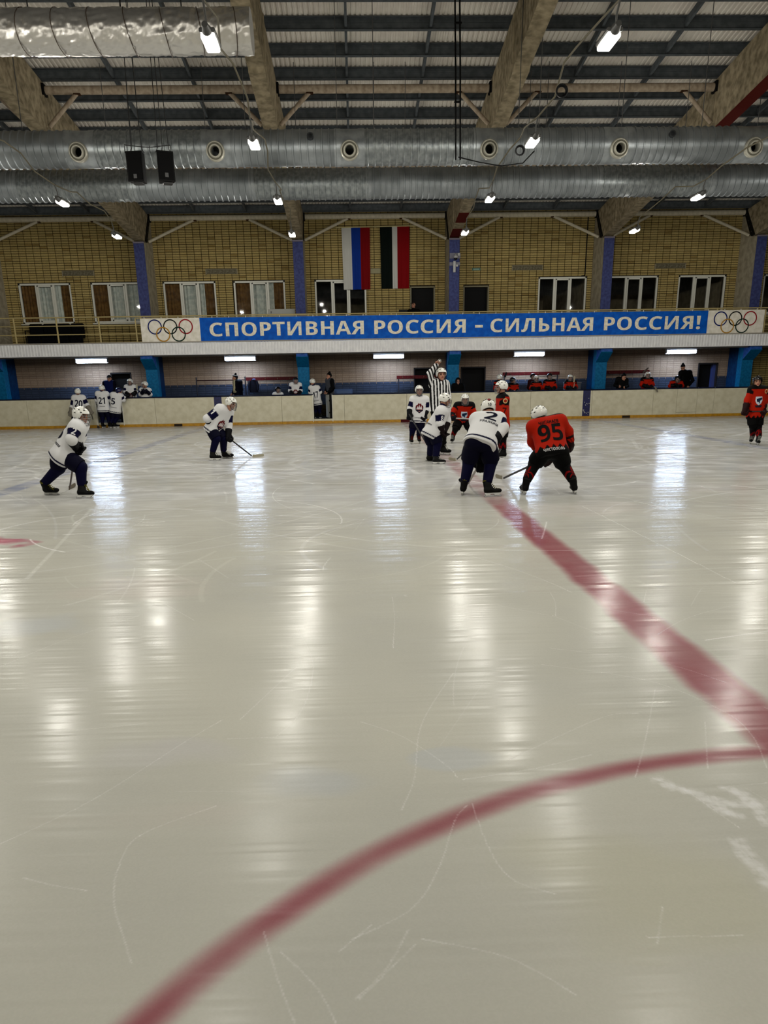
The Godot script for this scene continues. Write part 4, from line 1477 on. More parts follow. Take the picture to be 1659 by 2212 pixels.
func build_bench_area() -> void:
	var red := mottled("rack_red", Color(0.20, 0.03, 0.035), Color(0.28, 0.05, 0.05), 0.6, 2.0)
	var post := mat("rack_post", Color(0.06, 0.08, 0.14), 0.5, 0.3)
	var k := 0
	for e in [[-4.45, -2.35, 1.70, "behind the boy in the black helmet"], [1.78, 3.6, 1.67, "behind the raised arm"], [6.2, 8.6, 1.73, "behind the red players"], [10.4, 12.4, 1.73, "behind the crouching man in black"]]:
		var o := thing("coat_rack", "dark red coat rack plank on posts, %s" % e[3], "rack", Vector3((e[0] + e[1]) / 2, 0, -32.85), "coat racks on the bench wall")
		var w: float = e[1] - e[0]
		part(o, "plank", boxed(Vector3(0, e[2], 0), Vector3(w, 0.13, 0.03), 0.006), red)
		for s in [-1, 1]:
			part(o, "post", boxed(Vector3(s * (w / 2 - 0.08), e[2] / 2, -0.03), Vector3(0.05, e[2], 0.04), 0.006), post)
		for q in 4:
			part(o, "hook", boxed(Vector3(-w * 0.36 + q * w * 0.24, e[2], 0.03), Vector3(0.03, 0.045, 0.05), 0.006), mat("hook_brass", Color(0.3, 0.2, 0.1), 0.4, 0.6))
		part(o, "bench", boxed(Vector3(0, 0.45, 0.25), Vector3(w, 0.05, 0.34), 0.01), red)
		for s in [-1, 1]:
			part(o, "bench_leg", boxed(Vector3(s * (w / 2 - 0.15), 0.21, 0.25), Vector3(0.05, 0.42, 0.3), 0.006), post)
		k += 1
	var frame := thing("pipe_frame", "thin grey pipe frame standing left of the man in the bobble hat", "frame", Vector3(-5.45, 0, -32.6))
	for x in [-0.98, 1.0]:
		part(frame, "upright", piped([Vector3(x, 0, 0), Vector3(x, 1.8, 0)], 0.025, 8), post)
	part(frame, "crossbar", piped([Vector3(-0.98, 1.67, 0), Vector3(1.0, 1.67, 0)], 0.02, 8), mat("frame_rust", Color(0.16, 0.09, 0.09), 0.6))
	part(frame, "lower_bar", piped([Vector3(-0.98, 0.5, 0), Vector3(1.0, 0.5, 0)], 0.02, 8), post)
	# the jacket on the first rack
	var coat := thing("hanging_jacket", "small dark blue jacket hanging on the leftmost coat rack", "jacket", Vector3(-4.13, 1.18, -32.72))
	var s := Shape.new()
	var ringp := []
	for y in 7:
		var u := y / 6.0
		ringp.append([lerpf(0.0, 0.5, u), lerpf(0.17, 0.11, u * u) * (1.0 if u < 0.9 else 0.7), lerpf(0.06, 0.05, u)])
	for y in 6:
		for b in 14:
			var p := []
			for e in [[y, b], [y, b + 1], [y + 1, b + 1], [y + 1, b]]:
				var th: float = TAU * e[1] / 14
				var rr: Array = ringp[e[0]]
				var fold := 1.0 + 0.1 * sin(th * 5.0 + e[0])
				p.append([Vector3(cos(th) * rr[1] * fold, rr[0], sin(th) * rr[2] * fold), Vector3(cos(th) / rr[1], 0, sin(th) / rr[2]).normalized()])
			s.tri(p[0][0], p[1][0], p[2][0], p[0][1], p[1][1], p[2][1])
			s.tri(p[0][0], p[2][0], p[3][0], p[0][1], p[2][1], p[3][1])
	pt(coat, "jacket", s, mat("jacket_navy", Color(0.02, 0.025, 0.07), 0.8))
	part(coat, "collar", boxed(Vector3(0.03, 0.5, 0.03), Vector3(0.14, 0.07, 0.07), 0.02), mat("jacket_collar", Color(0.25, 0.27, 0.4), 0.8))
	for q in [-1, 1]:
		part(coat, "sleeve", piped([Vector3(q * 0.12, 0.46, 0), Vector3(q * 0.18, 0.25, 0.01), Vector3(q * 0.17, 0.08, 0.02)], [0.05, 0.05, 0.04], 8), mat("jacket_navy", Color(0.02, 0.025, 0.07), 0.8))
	var chest := thing("equipment_box", "grey equipment box right of the rightmost red player at the boards", "box", Vector3(9.0, 0, -32.3))
	part(chest, "body", boxed(Vector3(0, 0.66, 0), Vector3(0.62, 1.32, 0.45), 0.015), mat("chest_grey", Color(0.30, 0.31, 0.34), 0.6))
	part(chest, "lid", boxed(Vector3(0, 1.34, 0), Vector3(0.66, 0.05, 0.48), 0.012), mat("chest_lid", Color(0.36, 0.36, 0.38), 0.6))
	part(chest, "lock", boxed(Vector3(0.14, 1.16, 0.235), Vector3(0.06, 0.07, 0.03), 0.006), mat("latch_black", Color(0.03, 0.03, 0.03), 0.4))
	var rackp := thing("wall_panel", "pale blue low cabinet behind the man in the grey vest", "cabinet", Vector3(-0.55, 0, -32.85))
	part(rackp, "body", boxed(Vector3(0, 0.62, 0), Vector3(0.95, 1.24, 0.35), 0.012), mat("cabinet_blue", Color(0.26, 0.33, 0.46), 0.6))
	part(rackp, "door", boxed(Vector3(0.12, 0.64, 0.18), Vector3(0.62, 1.08, 0.02), 0.006), mat("cabinet_door", Color(0.30, 0.37, 0.5), 0.6))


# ---------------------------------------------------------------- soft shapes: tapered bones joined smoothly and meshed as surface nets

class Blob:
	var lo: Vector3
	var cell: float
	var nx: int
	var ny: int
	var nz: int
	var f: PackedFloat32Array

	# a bone is [from, to, radius, radius, softness]; an egg is [middle, basis, radii, softness]
	func _init(prims: Array, cell_: float) -> void:
		cell = cell_
		lo = Vector3.ONE * 1e9
		var hi := -lo
		var boxes := []
		for p in prims:
			var a: Vector3
			var b: Vector3
			var pad: float
			if p.size() == 5:
				var r := maxf(p[2], p[3])
				pad = p[4] * 0.5 + cell * 3.0
				a = p[0].min(p[1]) - Vector3.ONE * r
				b = p[0].max(p[1]) + Vector3.ONE * r
			else:
				var r := maxf(p[2].x, maxf(p[2].y, p[2].z))
				pad = p[3] * 0.5 + cell * 3.0
				a = p[0] - Vector3.ONE * r
				b = p[0] + Vector3.ONE * r
			a -= Vector3.ONE * pad
			b += Vector3.ONE * pad
			boxes.append([a, b])
			lo = lo.min(a)
			hi = hi.max(b)
		var n := ((hi - lo) / cell).ceil()
		nx = int(n.x) + 2
		ny = int(n.y) + 2
		nz = int(n.z) + 2
		f.resize(nx * ny * nz)
		f.fill(1.0)
		for q in prims.size():
			add(prims[q], boxes[q])

	func add(p: Array, box: Array) -> void:
		var i0 := Vector3i(((box[0] - lo) / cell).floor())
		var i1 := Vector3i(((box[1] - lo) / cell).ceil())
		i0 = i0.max(Vector3i.ZERO)
		i1 = i1.min(Vector3i(nx - 1, ny - 1, nz - 1))
		if p.size() == 5:
			var a: Vector3 = p[0]
			var ba: Vector3 = p[1] - p[0]
			var inv := 1.0 / maxf(ba.length_squared(), 1e-8)
			var ra: float = p[2]
			var dr: float = p[3] - p[2]
			var k: float = maxf(p[4], 1e-4)
			for x in range(i0.x, i1.x + 1):
				for y in range(i0.y, i1.y + 1):
					var row := (x * ny + y) * nz
					var pa := Vector3(lo.x + x * cell - a.x, lo.y + y * cell - a.y, 0.0)
					for z in range(i0.z, i1.z + 1):
						pa.z = lo.z + z * cell - a.z
						var h := clampf(pa.dot(ba) * inv, 0.0, 1.0)
						var d := (pa - ba * h).length() - ra - dr * h
						var e := f[row + z]
						var m := maxf(k - absf(e - d), 0.0)
						f[row + z] = minf(e, d) - m * m / (4.0 * k)
		else:
			var c: Vector3 = p[0]
			var inv: Basis = p[1].transposed()
			var r: Vector3 = p[2]
			var k: float = maxf(p[3], 1e-4)
			for x in range(i0.x, i1.x + 1):
				for y in range(i0.y, i1.y + 1):
					var row := (x * ny + y) * nz
					for z in range(i0.z, i1.z + 1):
						var w: Vector3 = inv * (lo + Vector3(x, y, z) * cell - c)
						var k0 := (w / r).length()
						var k1 := (w / (r * r)).length()
						var d := k0 * (k0 - 1.0) / maxf(k1, 1e-6)
						var e := f[row + z]
						var m := maxf(k - absf(e - d), 0.0)
						f[row + z] = minf(e, d) - m * m / (4.0 * k)

	# cut away everything on the side the normal points to
	func cut(at: Vector3, n: Vector3) -> void:
		for x in nx:
			for y in ny:
				var row := (x * ny + y) * nz
				for z in nz:
					if f[row + z] < 0.3:
						f[row + z] = maxf(f[row + z], (lo + Vector3(x, y, z) * cell - at).dot(n))

	func at(p: Vector3) -> float:
		var q := (p - lo) / cell
		var x := int(q.x)
		var y := int(q.y)
		var z := int(q.z)
		if x < 0 or y < 0 or z < 0 or x >= nx - 1 or y >= ny - 1 or z >= nz - 1:
			return 0.05
		var t := q - Vector3(x, y, z)
		var k := (x * ny + y) * nz + z
		var sx := ny * nz
		var a := lerpf(lerpf(f[k], f[k + 1], t.z), lerpf(f[k + nz], f[k + nz + 1], t.z), t.y)
		var b := lerpf(lerpf(f[k + sx], f[k + sx + 1], t.z), lerpf(f[k + sx + nz], f[k + sx + nz + 1], t.z), t.y)
		return lerpf(a, b, t.x)

	# walk from p along d until the surface is met
	func touch(p: Vector3, d: Vector3, reach := 1.2) -> Vector3:
		var gone := 0.0
		while gone < reach:
			var e := at(p + d * gone)
			if e < 0.0015:
				break
			gone += clampf(e * 0.8, 0.003, 0.05)
		return p + d * gone

	func mesh_into(s: Shape, hue: Callable, move := Transform3D()) -> void:
		var sx := ny * nz
		var where := PackedInt32Array()
		where.resize(nx * ny * nz)
		where.fill(-1)
		var corner := PackedInt32Array([0, sx, nz, sx + nz, 1, sx + 1, nz + 1, sx + nz + 1])
		var offs := [Vector3(0, 0, 0), Vector3(1, 0, 0), Vector3(0, 1, 0), Vector3(1, 1, 0), Vector3(0, 0, 1), Vector3(1, 0, 1), Vector3(0, 1, 1), Vector3(1, 1, 1)]
		var edges := PackedInt32Array([0, 1, 2, 3, 4, 5, 6, 7, 0, 2, 1, 3, 4, 6, 5, 7, 0, 4, 1, 5, 2, 6, 3, 7])
		var lim := cell * 1.9
		var base := s.v.size()
		var cells := PackedInt32Array()
		var g := PackedFloat32Array()
		g.resize(8)
		for x in nx - 1:
			for y in ny - 1:
				var row := x * sx + y * nz
				for z in nz - 1:
					var k := row + z
					var c := f[k]
					if c > lim or c < -lim:
						continue
					var inside := 0
					for q in 8:
						g[q] = f[k + corner[q]]
						if g[q] < 0.0:
							inside += 1
					if inside == 0 or inside == 8:
						continue
					var sum := Vector3.ZERO
					var count := 0
					for e in 12:
						var a := edges[e * 2]
						var b := edges[e * 2 + 1]
						if (g[a] < 0.0) != (g[b] < 0.0):
							sum += offs[a].lerp(offs[b], g[a] / (g[a] - g[b]))
							count += 1
					var n := Vector3(g[1] + g[3] + g[5] + g[7] - g[0] - g[2] - g[4] - g[6], g[2] + g[3] + g[6] + g[7] - g[0] - g[1] - g[4] - g[5], g[4] + g[5] + g[6] + g[7] - g[0] - g[1] - g[2] - g[3]).normalized()
					var p := lo + (Vector3(x, y, z) + sum / count) * cell
					where[k] = s.v.size()
					cells.append(k)
					s.v.append(move * p)
					s.n.append((move.basis * n).normalized())
					if s.colored:
						s.c.append(hue.call(p) if hue.is_valid() else s.color)
		for k in cells:
			var here := where[k]
			for ax in 3:
				var step: int = [sx, nz, 1][ax]
				var u: int = [nz, 1, sx][ax]
				var w: int = [1, sx, nz][ax]
				if (f[k] < 0.0) == (f[k + step] < 0.0):
					continue
				var b := where[k - u]
				var c := where[k - u - w]
				var d := where[k - w]
				if b < 0 or c < 0 or d < 0:
					continue
				if f[k] < 0.0:
					s.i.append_array(PackedInt32Array([here, c, b, here, d, c]))
				else:
					s.i.append_array(PackedInt32Array([here, b, c, here, c, d]))


# ---------------------------------------------------------------- shared pieces of kit

var kit := {}
var no_hue: Callable


func lin(r: float, g: float, b: float) -> Color:
	return Color(r, g, b).srgb_to_linear()


func append_mesh(into: Shape, from: Shape, move: Transform3D) -> void:
	var k := into.v.size()
	for q in from.v.size():
		into.v.append(move * from.v[q])
		into.n.append((move.basis * from.n[q]).normalized())
		if into.colored:
			into.c.append(from.c[q] if from.colored else into.color)
	for q in from.i:
		into.i.append(q + k)


func make_kit() -> void:
	var skin := lin(0.63, 0.46, 0.38)
	var head := Blob.new([
		[Vector3(0, 0.03, -0.012), Basis(), Vector3(0.074, 0.098, 0.094), 0.01],
		[Vector3(0, -0.05, 0.022), Basis(), Vector3(0.056, 0.066, 0.066), 0.05],
		[Vector3(0, 0.005, 0.086), Vector3(0, -0.026, 0.104), 0.011, 0.016, 0.018],
		[Vector3(-0.032, 0.026, 0.074), Vector3(0.032, 0.026, 0.074), 0.015, 0.015, 0.02],
		[Vector3(-0.026, -0.06, 0.07), Vector3(0.026, -0.06, 0.07), 0.012, 0.012, 0.012],
		[Vector3(0, -0.098, 0.066), Basis(), Vector3(0.024, 0.02, 0.02), 0.03],
		[Vector3(0.076, -0.005, -0.012), Basis(), Vector3(0.012, 0.032, 0.02), 0.012],
		[Vector3(-0.076, -0.005, -0.012), Basis(), Vector3(0.012, 0.032, 0.02), 0.012],
		[Vector3(0, -0.08, -0.02), Vector3(0, -0.125, -0.025), 0.052, 0.05, 0.04]], 0.009)
	var hs := Shape.new()
	hs.colored = true
	head.mesh_into(hs, func(p: Vector3) -> Color:
		if p.z > 0.05 and absf(absf(p.x) - 0.031) < 0.014 and absf(p.y - 0.004) < 0.008:
			return lin(0.10, 0.07, 0.06)
		if p.z > 0.05 and absf(absf(p.x) - 0.033) < 0.02 and absf(p.y - 0.029) < 0.006:
			return lin(0.22, 0.14, 0.10)
		if p.z > 0.06 and absf(p.x) < 0.026 and absf(p.y + 0.06) < 0.009:
			return lin(0.52, 0.26, 0.23)
		if p.y > 0.075 or (p.z < -0.02 and p.y > -0.04 and absf(p.x) < 0.08 and p.z < -0.035):
			return lin(0.14, 0.10, 0.08)
		return skin)
	kit.head = hs
	# a padded glove: cuff, back of the hand, four bent fingers and a thumb
	var gp := [[Vector3(0, -0.1, 0), Vector3(0, -0.05, 0), 0.058, 0.05, 0.02], [Vector3(0, 0, 0), Basis(), Vector3(0.05, 0.06, 0.036), 0.02]]
	for k in 4:
		var x := -0.038 + 0.0255 * k
		var l: float = [0.9, 1.0, 0.97, 0.82][k]
		gp.append([Vector3(x, 0.035, 0.006), Vector3(x, 0.035 + 0.045 * l, -0.02), 0.0165, 0.0165, 0.006])
		gp.append([Vector3(x, 0.035 + 0.045 * l, -0.02), Vector3(x, 0.04 + 0.012 * l, -0.06), 0.0165, 0.015, 0.005])
	gp.append([Vector3(0.04, -0.03, -0.01), Vector3(0.058, 0.01, -0.035), 0.02, 0.018, 0.012])
	gp.append([Vector3(0.058, 0.01, -0.035), Vector3(0.03, 0.03, -0.066), 0.018, 0.015, 0.006])
	var gs := Shape.new()
	Blob.new(gp, 0.0075).mesh_into(gs, no_hue)
	kit.glove = gs.mesh()
	# a bare hand closed round something
	var bp := [[Vector3(0, -0.09, 0), Vector3(0, -0.04, 0), 0.028, 0.027, 0.02], [Vector3(0, 0, 0), Basis(), Vector3(0.04, 0.048, 0.02), 0.02]]
	for k in 4:
		var x := -0.032 + 0.0205 * k
		var l: float = [0.9, 1.0, 0.95, 0.78][k]
		bp.append([Vector3(x, 0.035, 0.004), Vector3(x, 0.035 + 0.042 * l, -0.014), 0.0095, 0.009, 0.004])
		bp.append([Vector3(x, 0.035 + 0.042 * l, -0.014), Vector3(x, 0.05 + 0.01 * l, -0.05), 0.009, 0.008, 0.003])
	bp.append([Vector3(0.034, -0.025, -0.006), Vector3(0.05, 0.012, -0.028), 0.013, 0.011, 0.008])
	bp.append([Vector3(0.05, 0.012, -0.028), Vector3(0.034, 0.035, -0.05), 0.011, 0.009, 0.004])
	var bs := Shape.new()
	bs.colored = true
	bs.color = skin
	Blob.new(bp, 0.006).mesh_into(bs, no_hue)
	kit.hand = bs
	# skate: the boot, then its holder and runner; the runner's middle is the origin, the toe points along z
	var boot := Blob.new([
		[Vector3(0, 0.085, -0.075), Vector3(0, 0.08, 0.085), 0.04, 0.035, 0.02],
		[Vector3(0, 0.11, -0.07), Vector3(0, 0.215, -0.062), 0.044, 0.052, 0.03],
		[Vector3(0, 0.11, -0.02), Vector3(0, 0.18, -0.05), 0.04, 0.045, 0.03],
		[Vector3(0, 0.085, 0.1), Basis(), Vector3(0.037, 0.03, 0.045), 0.02],
		[Vector3(0, 0.2, -0.03), Vector3(0, 0.255, 0.012), 0.03, 0.018, 0.012]], 0.008)
	boot.cut(Vector3(0, 0.052, 0), Vector3.DOWN)
	var ss := Shape.new()
	boot.mesh_into(ss, no_hue)
	kit.boot = ss.mesh()
	var ho := Shape.new()
	ho.prism(PackedVector2Array([Vector2(-0.105, 0.056), Vector2(0.12, 0.056), Vector2(0.12, 0.044), Vector2(0.085, 0.014), Vector2(0.03, 0.016), Vector2(0.015, 0.036), Vector2(-0.03, 0.036), Vector2(-0.045, 0.016), Vector2(-0.1, 0.014), Vector2(-0.115, 0.04)]), Vector3.ZERO, Vector3(0, 0, 1), Vector3.UP, Vector3.RIGHT, 0.026)
	kit.holder = ho.mesh()
	var ru := Shape.new()
	ru.prism(PackedVector2Array([Vector2(-0.13, 0.018), Vector2(-0.125, 0.004), Vector2(-0.1, 0.0), Vector2(0.1, 0.0), Vector2(0.13, 0.006), Vector2(0.14, 0.02), Vector2(0.12, 0.026), Vector2(-0.12, 0.026)]), Vector3.ZERO, Vector3(0, 0, 1), Vector3.UP, Vector3.RIGHT, 0.007)
	kit.runner = ru.mesh()
	var la := Shape.new()
	for q in 5:
		la.tube([Vector3(-0.032, 0.128 + q * 0.022, 0.042 - q * 0.014), Vector3(0, 0.14 + q * 0.022, 0.05 - q * 0.014), Vector3(0.032, 0.128 + q * 0.022, 0.042 - q * 0.014)], 0.006, 5)
	for q in 2:
		la.tube([Vector3(-0.036, 0.113 - q * 0.01, 0.06 + q * 0.022), Vector3(0, 0.123 - q * 0.008, 0.066 + q * 0.02), Vector3(0.036, 0.113 - q * 0.01, 0.06 + q * 0.022)], 0.005, 5)
	kit.laces = la.mesh()
	var cu := Shape.new()
	cu.tube([Vector3(0, 0.212, -0.062), Vector3(0, 0.232, -0.06)], 0.058, 12)
	kit.cuff = cu.mesh()
	kit.helmet = shell_mesh(Vector3(0.113, 0.118, 0.137), 14.0, -30.0, -34.0, 50.0, 74.0, true)
	kit.beanie = shell_mesh(Vector3(0.092, 0.125, 0.108), 22.0, 2.0, -6.0, 60.0, 100.0, false)
	# ear loops, vents and strap
	var ve := Shape.new()
	for q in [[35, 42], [-35, 42], [80, 40], [-80, 40], [125, 38], [-125, 38], [20, 62], [-20, 62], [150, 55], [-150, 55], [60, 22], [-60, 22], [180, 20], [105, 12], [-105, 12]]:
		var az := deg_to_rad(q[0])
		var el := deg_to_rad(q[1])
		var d := Vector3(sin(az) * cos(el), sin(el), cos(az) * cos(el))
		var at := Vector3(0, 0.025, -0.008) + d * Vector3(0.113, 0.118, 0.137) * 1.018
		ve.box(at, Vector3(0.032, 0.011, 0.01), Basis.looking_at(-d, Vector3.UP), 0.003)
	kit.vents = ve.mesh()
	var st := Shape.new()
	for s in [-1, 1]:
		st.tube([Vector3(s * 0.1, 0.0, 0.02), Vector3(s * 0.085, -0.06, 0.04), Vector3(s * 0.03, -0.122, 0.06), Vector3(0, -0.13, 0.062)], 0.007, 5)
	kit.strap = st.mesh()
	var ca := Shape.new()
	for q in 7:
		var az := deg_to_rad(-54.0 + q * 18.0)
		var line := []
		for e in 6:
			var y := 0.035 - e * 0.034
			var bulge := 1.0 - 0.1 * absf(e - 2.0) / 3.0
			line.append(Vector3(sin(az) * 0.112 * bulge, y, cos(az) * 0.148 * bulge - 0.002))
		ca.tube(line, 0.0036, 5)
	for e in 5:
		var line := []
		var bulge := 1.0 - 0.1 * absf(e - 1.7) / 3.0
		for q in 11:
			var az := deg_to_rad(-62.0 + q * 12.4)
			line.append(Vector3(sin(az) * 0.112 * bulge, 0.022 - e * 0.036, cos(az) * 0.148 * bulge - 0.002))
		ca.tube(line, 0.0042, 5)
	kit.cage = ca.mesh()
	var pom := Shape.new()
	Blob.new([[Vector3(0, 0.165, -0.03), Basis(), Vector3(0.042, 0.04, 0.042), 0.0]], 0.012).mesh_into(pom, no_hue)
	kit.pompom = pom.mesh()


# a shell over the crown; its lower edge rises at the brow
func shell_mesh(r: Vector3, front: float, side: float, back: float, from: float, to: float, ridged: bool) -> ArrayMesh:
	var s := Shape.new()
	var cols := 36
	var rows := 12
	var g := []
	for a in cols + 1:
		var az := TAU * a / cols - PI
		var deg := absf(rad_to_deg(az))
		var low := lerpf(front, side, smoothstep(from, to, deg))
		low = lerpf(low, back, smoothstep(110.0, 150.0, deg))
		var line := []
		for b in rows + 2:
			var el := deg_to_rad(lerpf(low, 90.0, maxf(b - 1, 0) / float(rows)))
			var k := 1.0
			if ridged:
				k += 0.02 * cos(az * 6.0) * cos(el) * smoothstep(10.0, 50.0, rad_to_deg(el)) + (0.014 if absf(sin(az)) * cos(el) < 0.28 and el > 0.2 else 0.0)
			if b == 0:
				k = 0.88
			var d := Vector3(sin(az) * cos(el), sin(el), cos(az) * cos(el))
			line.append(Vector3(0, 0.025, -0.008) + d * r * k)
		g.append(line)
	for a in cols:
		for b in rows + 1:
			var q := [g[a][b], g[a + 1][b], g[a + 1][b + 1], g[a][b + 1]]
			var nn := []
			for p in q:
				nn.append(((p - Vector3(0, 0.025, -0.008)) / (r * r)).normalized())
			if b == 0:
				for e in 4:
					nn[e] = Vector3.DOWN
			s.tri(q[0], q[1], q[2], nn[0], nn[1], nn[2])
			s.tri(q[0], q[2], q[3], nn[0], nn[2], nn[3])
	return s.mesh()


# ---------------------------------------------------------------- people

var white_hue := lin(0.80, 0.80, 0.80)
var navy_hue := lin(0.035, 0.04, 0.16)
var red_hue := lin(0.60, 0.085, 0.045)
var black_hue := lin(0.022, 0.02, 0.022)


func near_bone(p: Vector3, a: Vector3, b: Vector3) -> Vector2:   # (distance, share of the way)
	var ba := b - a
	var h := clampf((p - a).dot(ba) / maxf(ba.length_squared(), 1e-8), 0.0, 1.0)
	return Vector2((p - a - ba * h).length(), h)


func turned(yaw: float, pitch := 0.0, roll := 0.0) -> Basis:   # face along z when all are zero
	return Basis.from_euler(Vector3(pitch, yaw, roll))


# lays flat lettering or a polygon mesh on a soft surface; (right, up, out) is the frame it is printed in
func print_on(parent: Node, called: String, blob: Blob, flat: PackedVector3Array, at: Vector3, right: Vector3, up: Vector3, out: Vector3, color: Color, lift := 0.004) -> void:
	var s := Shape.new()
	var tris := []
	for k in range(0, flat.size(), 3):
		tris.append([flat[k], flat[k + 1], flat[k + 2]])
	for turn in 6:
		var next := []
		var split := false
		for t in tris:
			var l0: float = t[0].distance_to(t[1])
			var l1: float = t[1].distance_to(t[2])
			var l2: float = t[2].distance_to(t[0])
			var m := maxf(l0, maxf(l1, l2))
			if m < 0.035:
				next.append(t)
				continue
			split = true
			if m == l0:
				var h: Vector3 = (t[0] + t[1]) / 2
				next.append([t[0], h, t[2]])
				next.append([h, t[1], t[2]])
			elif m == l1:
				var h: Vector3 = (t[1] + t[2]) / 2
				next.append([t[1], h, t[0]])
				next.append([h, t[2], t[0]])
			else:
				var h: Vector3 = (t[2] + t[0]) / 2
				next.append([t[2], h, t[1]])
				next.append([h, t[0], t[1]])
		tris = next
		if not split:
			break
	var seen := {}
	for t in tris:
		var q := []
		for p in t:
			var key := Vector2(snappedf(p.x, 0.0004), snappedf(p.y, 0.0004))
			if not seen.has(key):
				seen[key] = blob.touch(at + right * p.x + up * p.y + out * 0.42, -out, 0.8) + out * lift
			q.append(seen[key])
		var n: Vector3 = (q[1] - q[0]).cross(q[2] - q[0])
		if n.length() < 1e-9:
			continue
		n = n.normalized()
		s.tri(q[0], q[1], q[2], n if n.dot(out) > 0 else -n)
	if s.v.size():
		pt(parent, called, s, mat("print_%s" % color.to_html(), color, 0.7))


func flat_text(text: String, width: float, height: float) -> PackedVector3Array:
	var tm := TextMesh.new()
	tm.text = text
	tm.font = face()
	tm.font_size = 64
	tm.pixel_size = 0.01
	tm.depth = 0.0
	tm.curve_step = 8.0
	var box := tm.get_aabb()
	var arrays := tm.surface_get_arrays(0)
	var v: PackedVector3Array = arrays[Mesh.ARRAY_VERTEX]
	var n: PackedVector3Array = arrays[Mesh.ARRAY_NORMAL]
	var idx: PackedInt32Array = arrays[Mesh.ARRAY_INDEX] if arrays[Mesh.ARRAY_INDEX] != null else PackedInt32Array(range(v.size()))
	var out := PackedVector3Array()
	for q in range(0, idx.size(), 3):
		if n[idx[q]].z < 0.5:
			continue
		for e in 3:
			var p := v[idx[q + e]] - box.get_center()
			out.append(Vector3(p.x * width / box.size.x, p.y * height / box.size.y, 0))
	return out


func flat_poly(points: Array, scale := 1.0, shift := Vector2.ZERO) -> PackedVector3Array:
	var poly := PackedVector2Array()
	for p in points:
		poly.append(p * scale + shift)
	if Geometry2D.is_polygon_clockwise(poly):
		poly.reverse()
	var out := PackedVector3Array()
	for k in Geometry2D.triangulate_polygon(poly):
		out.append(Vector3(poly[k].x, poly[k].y, 0))
	return out


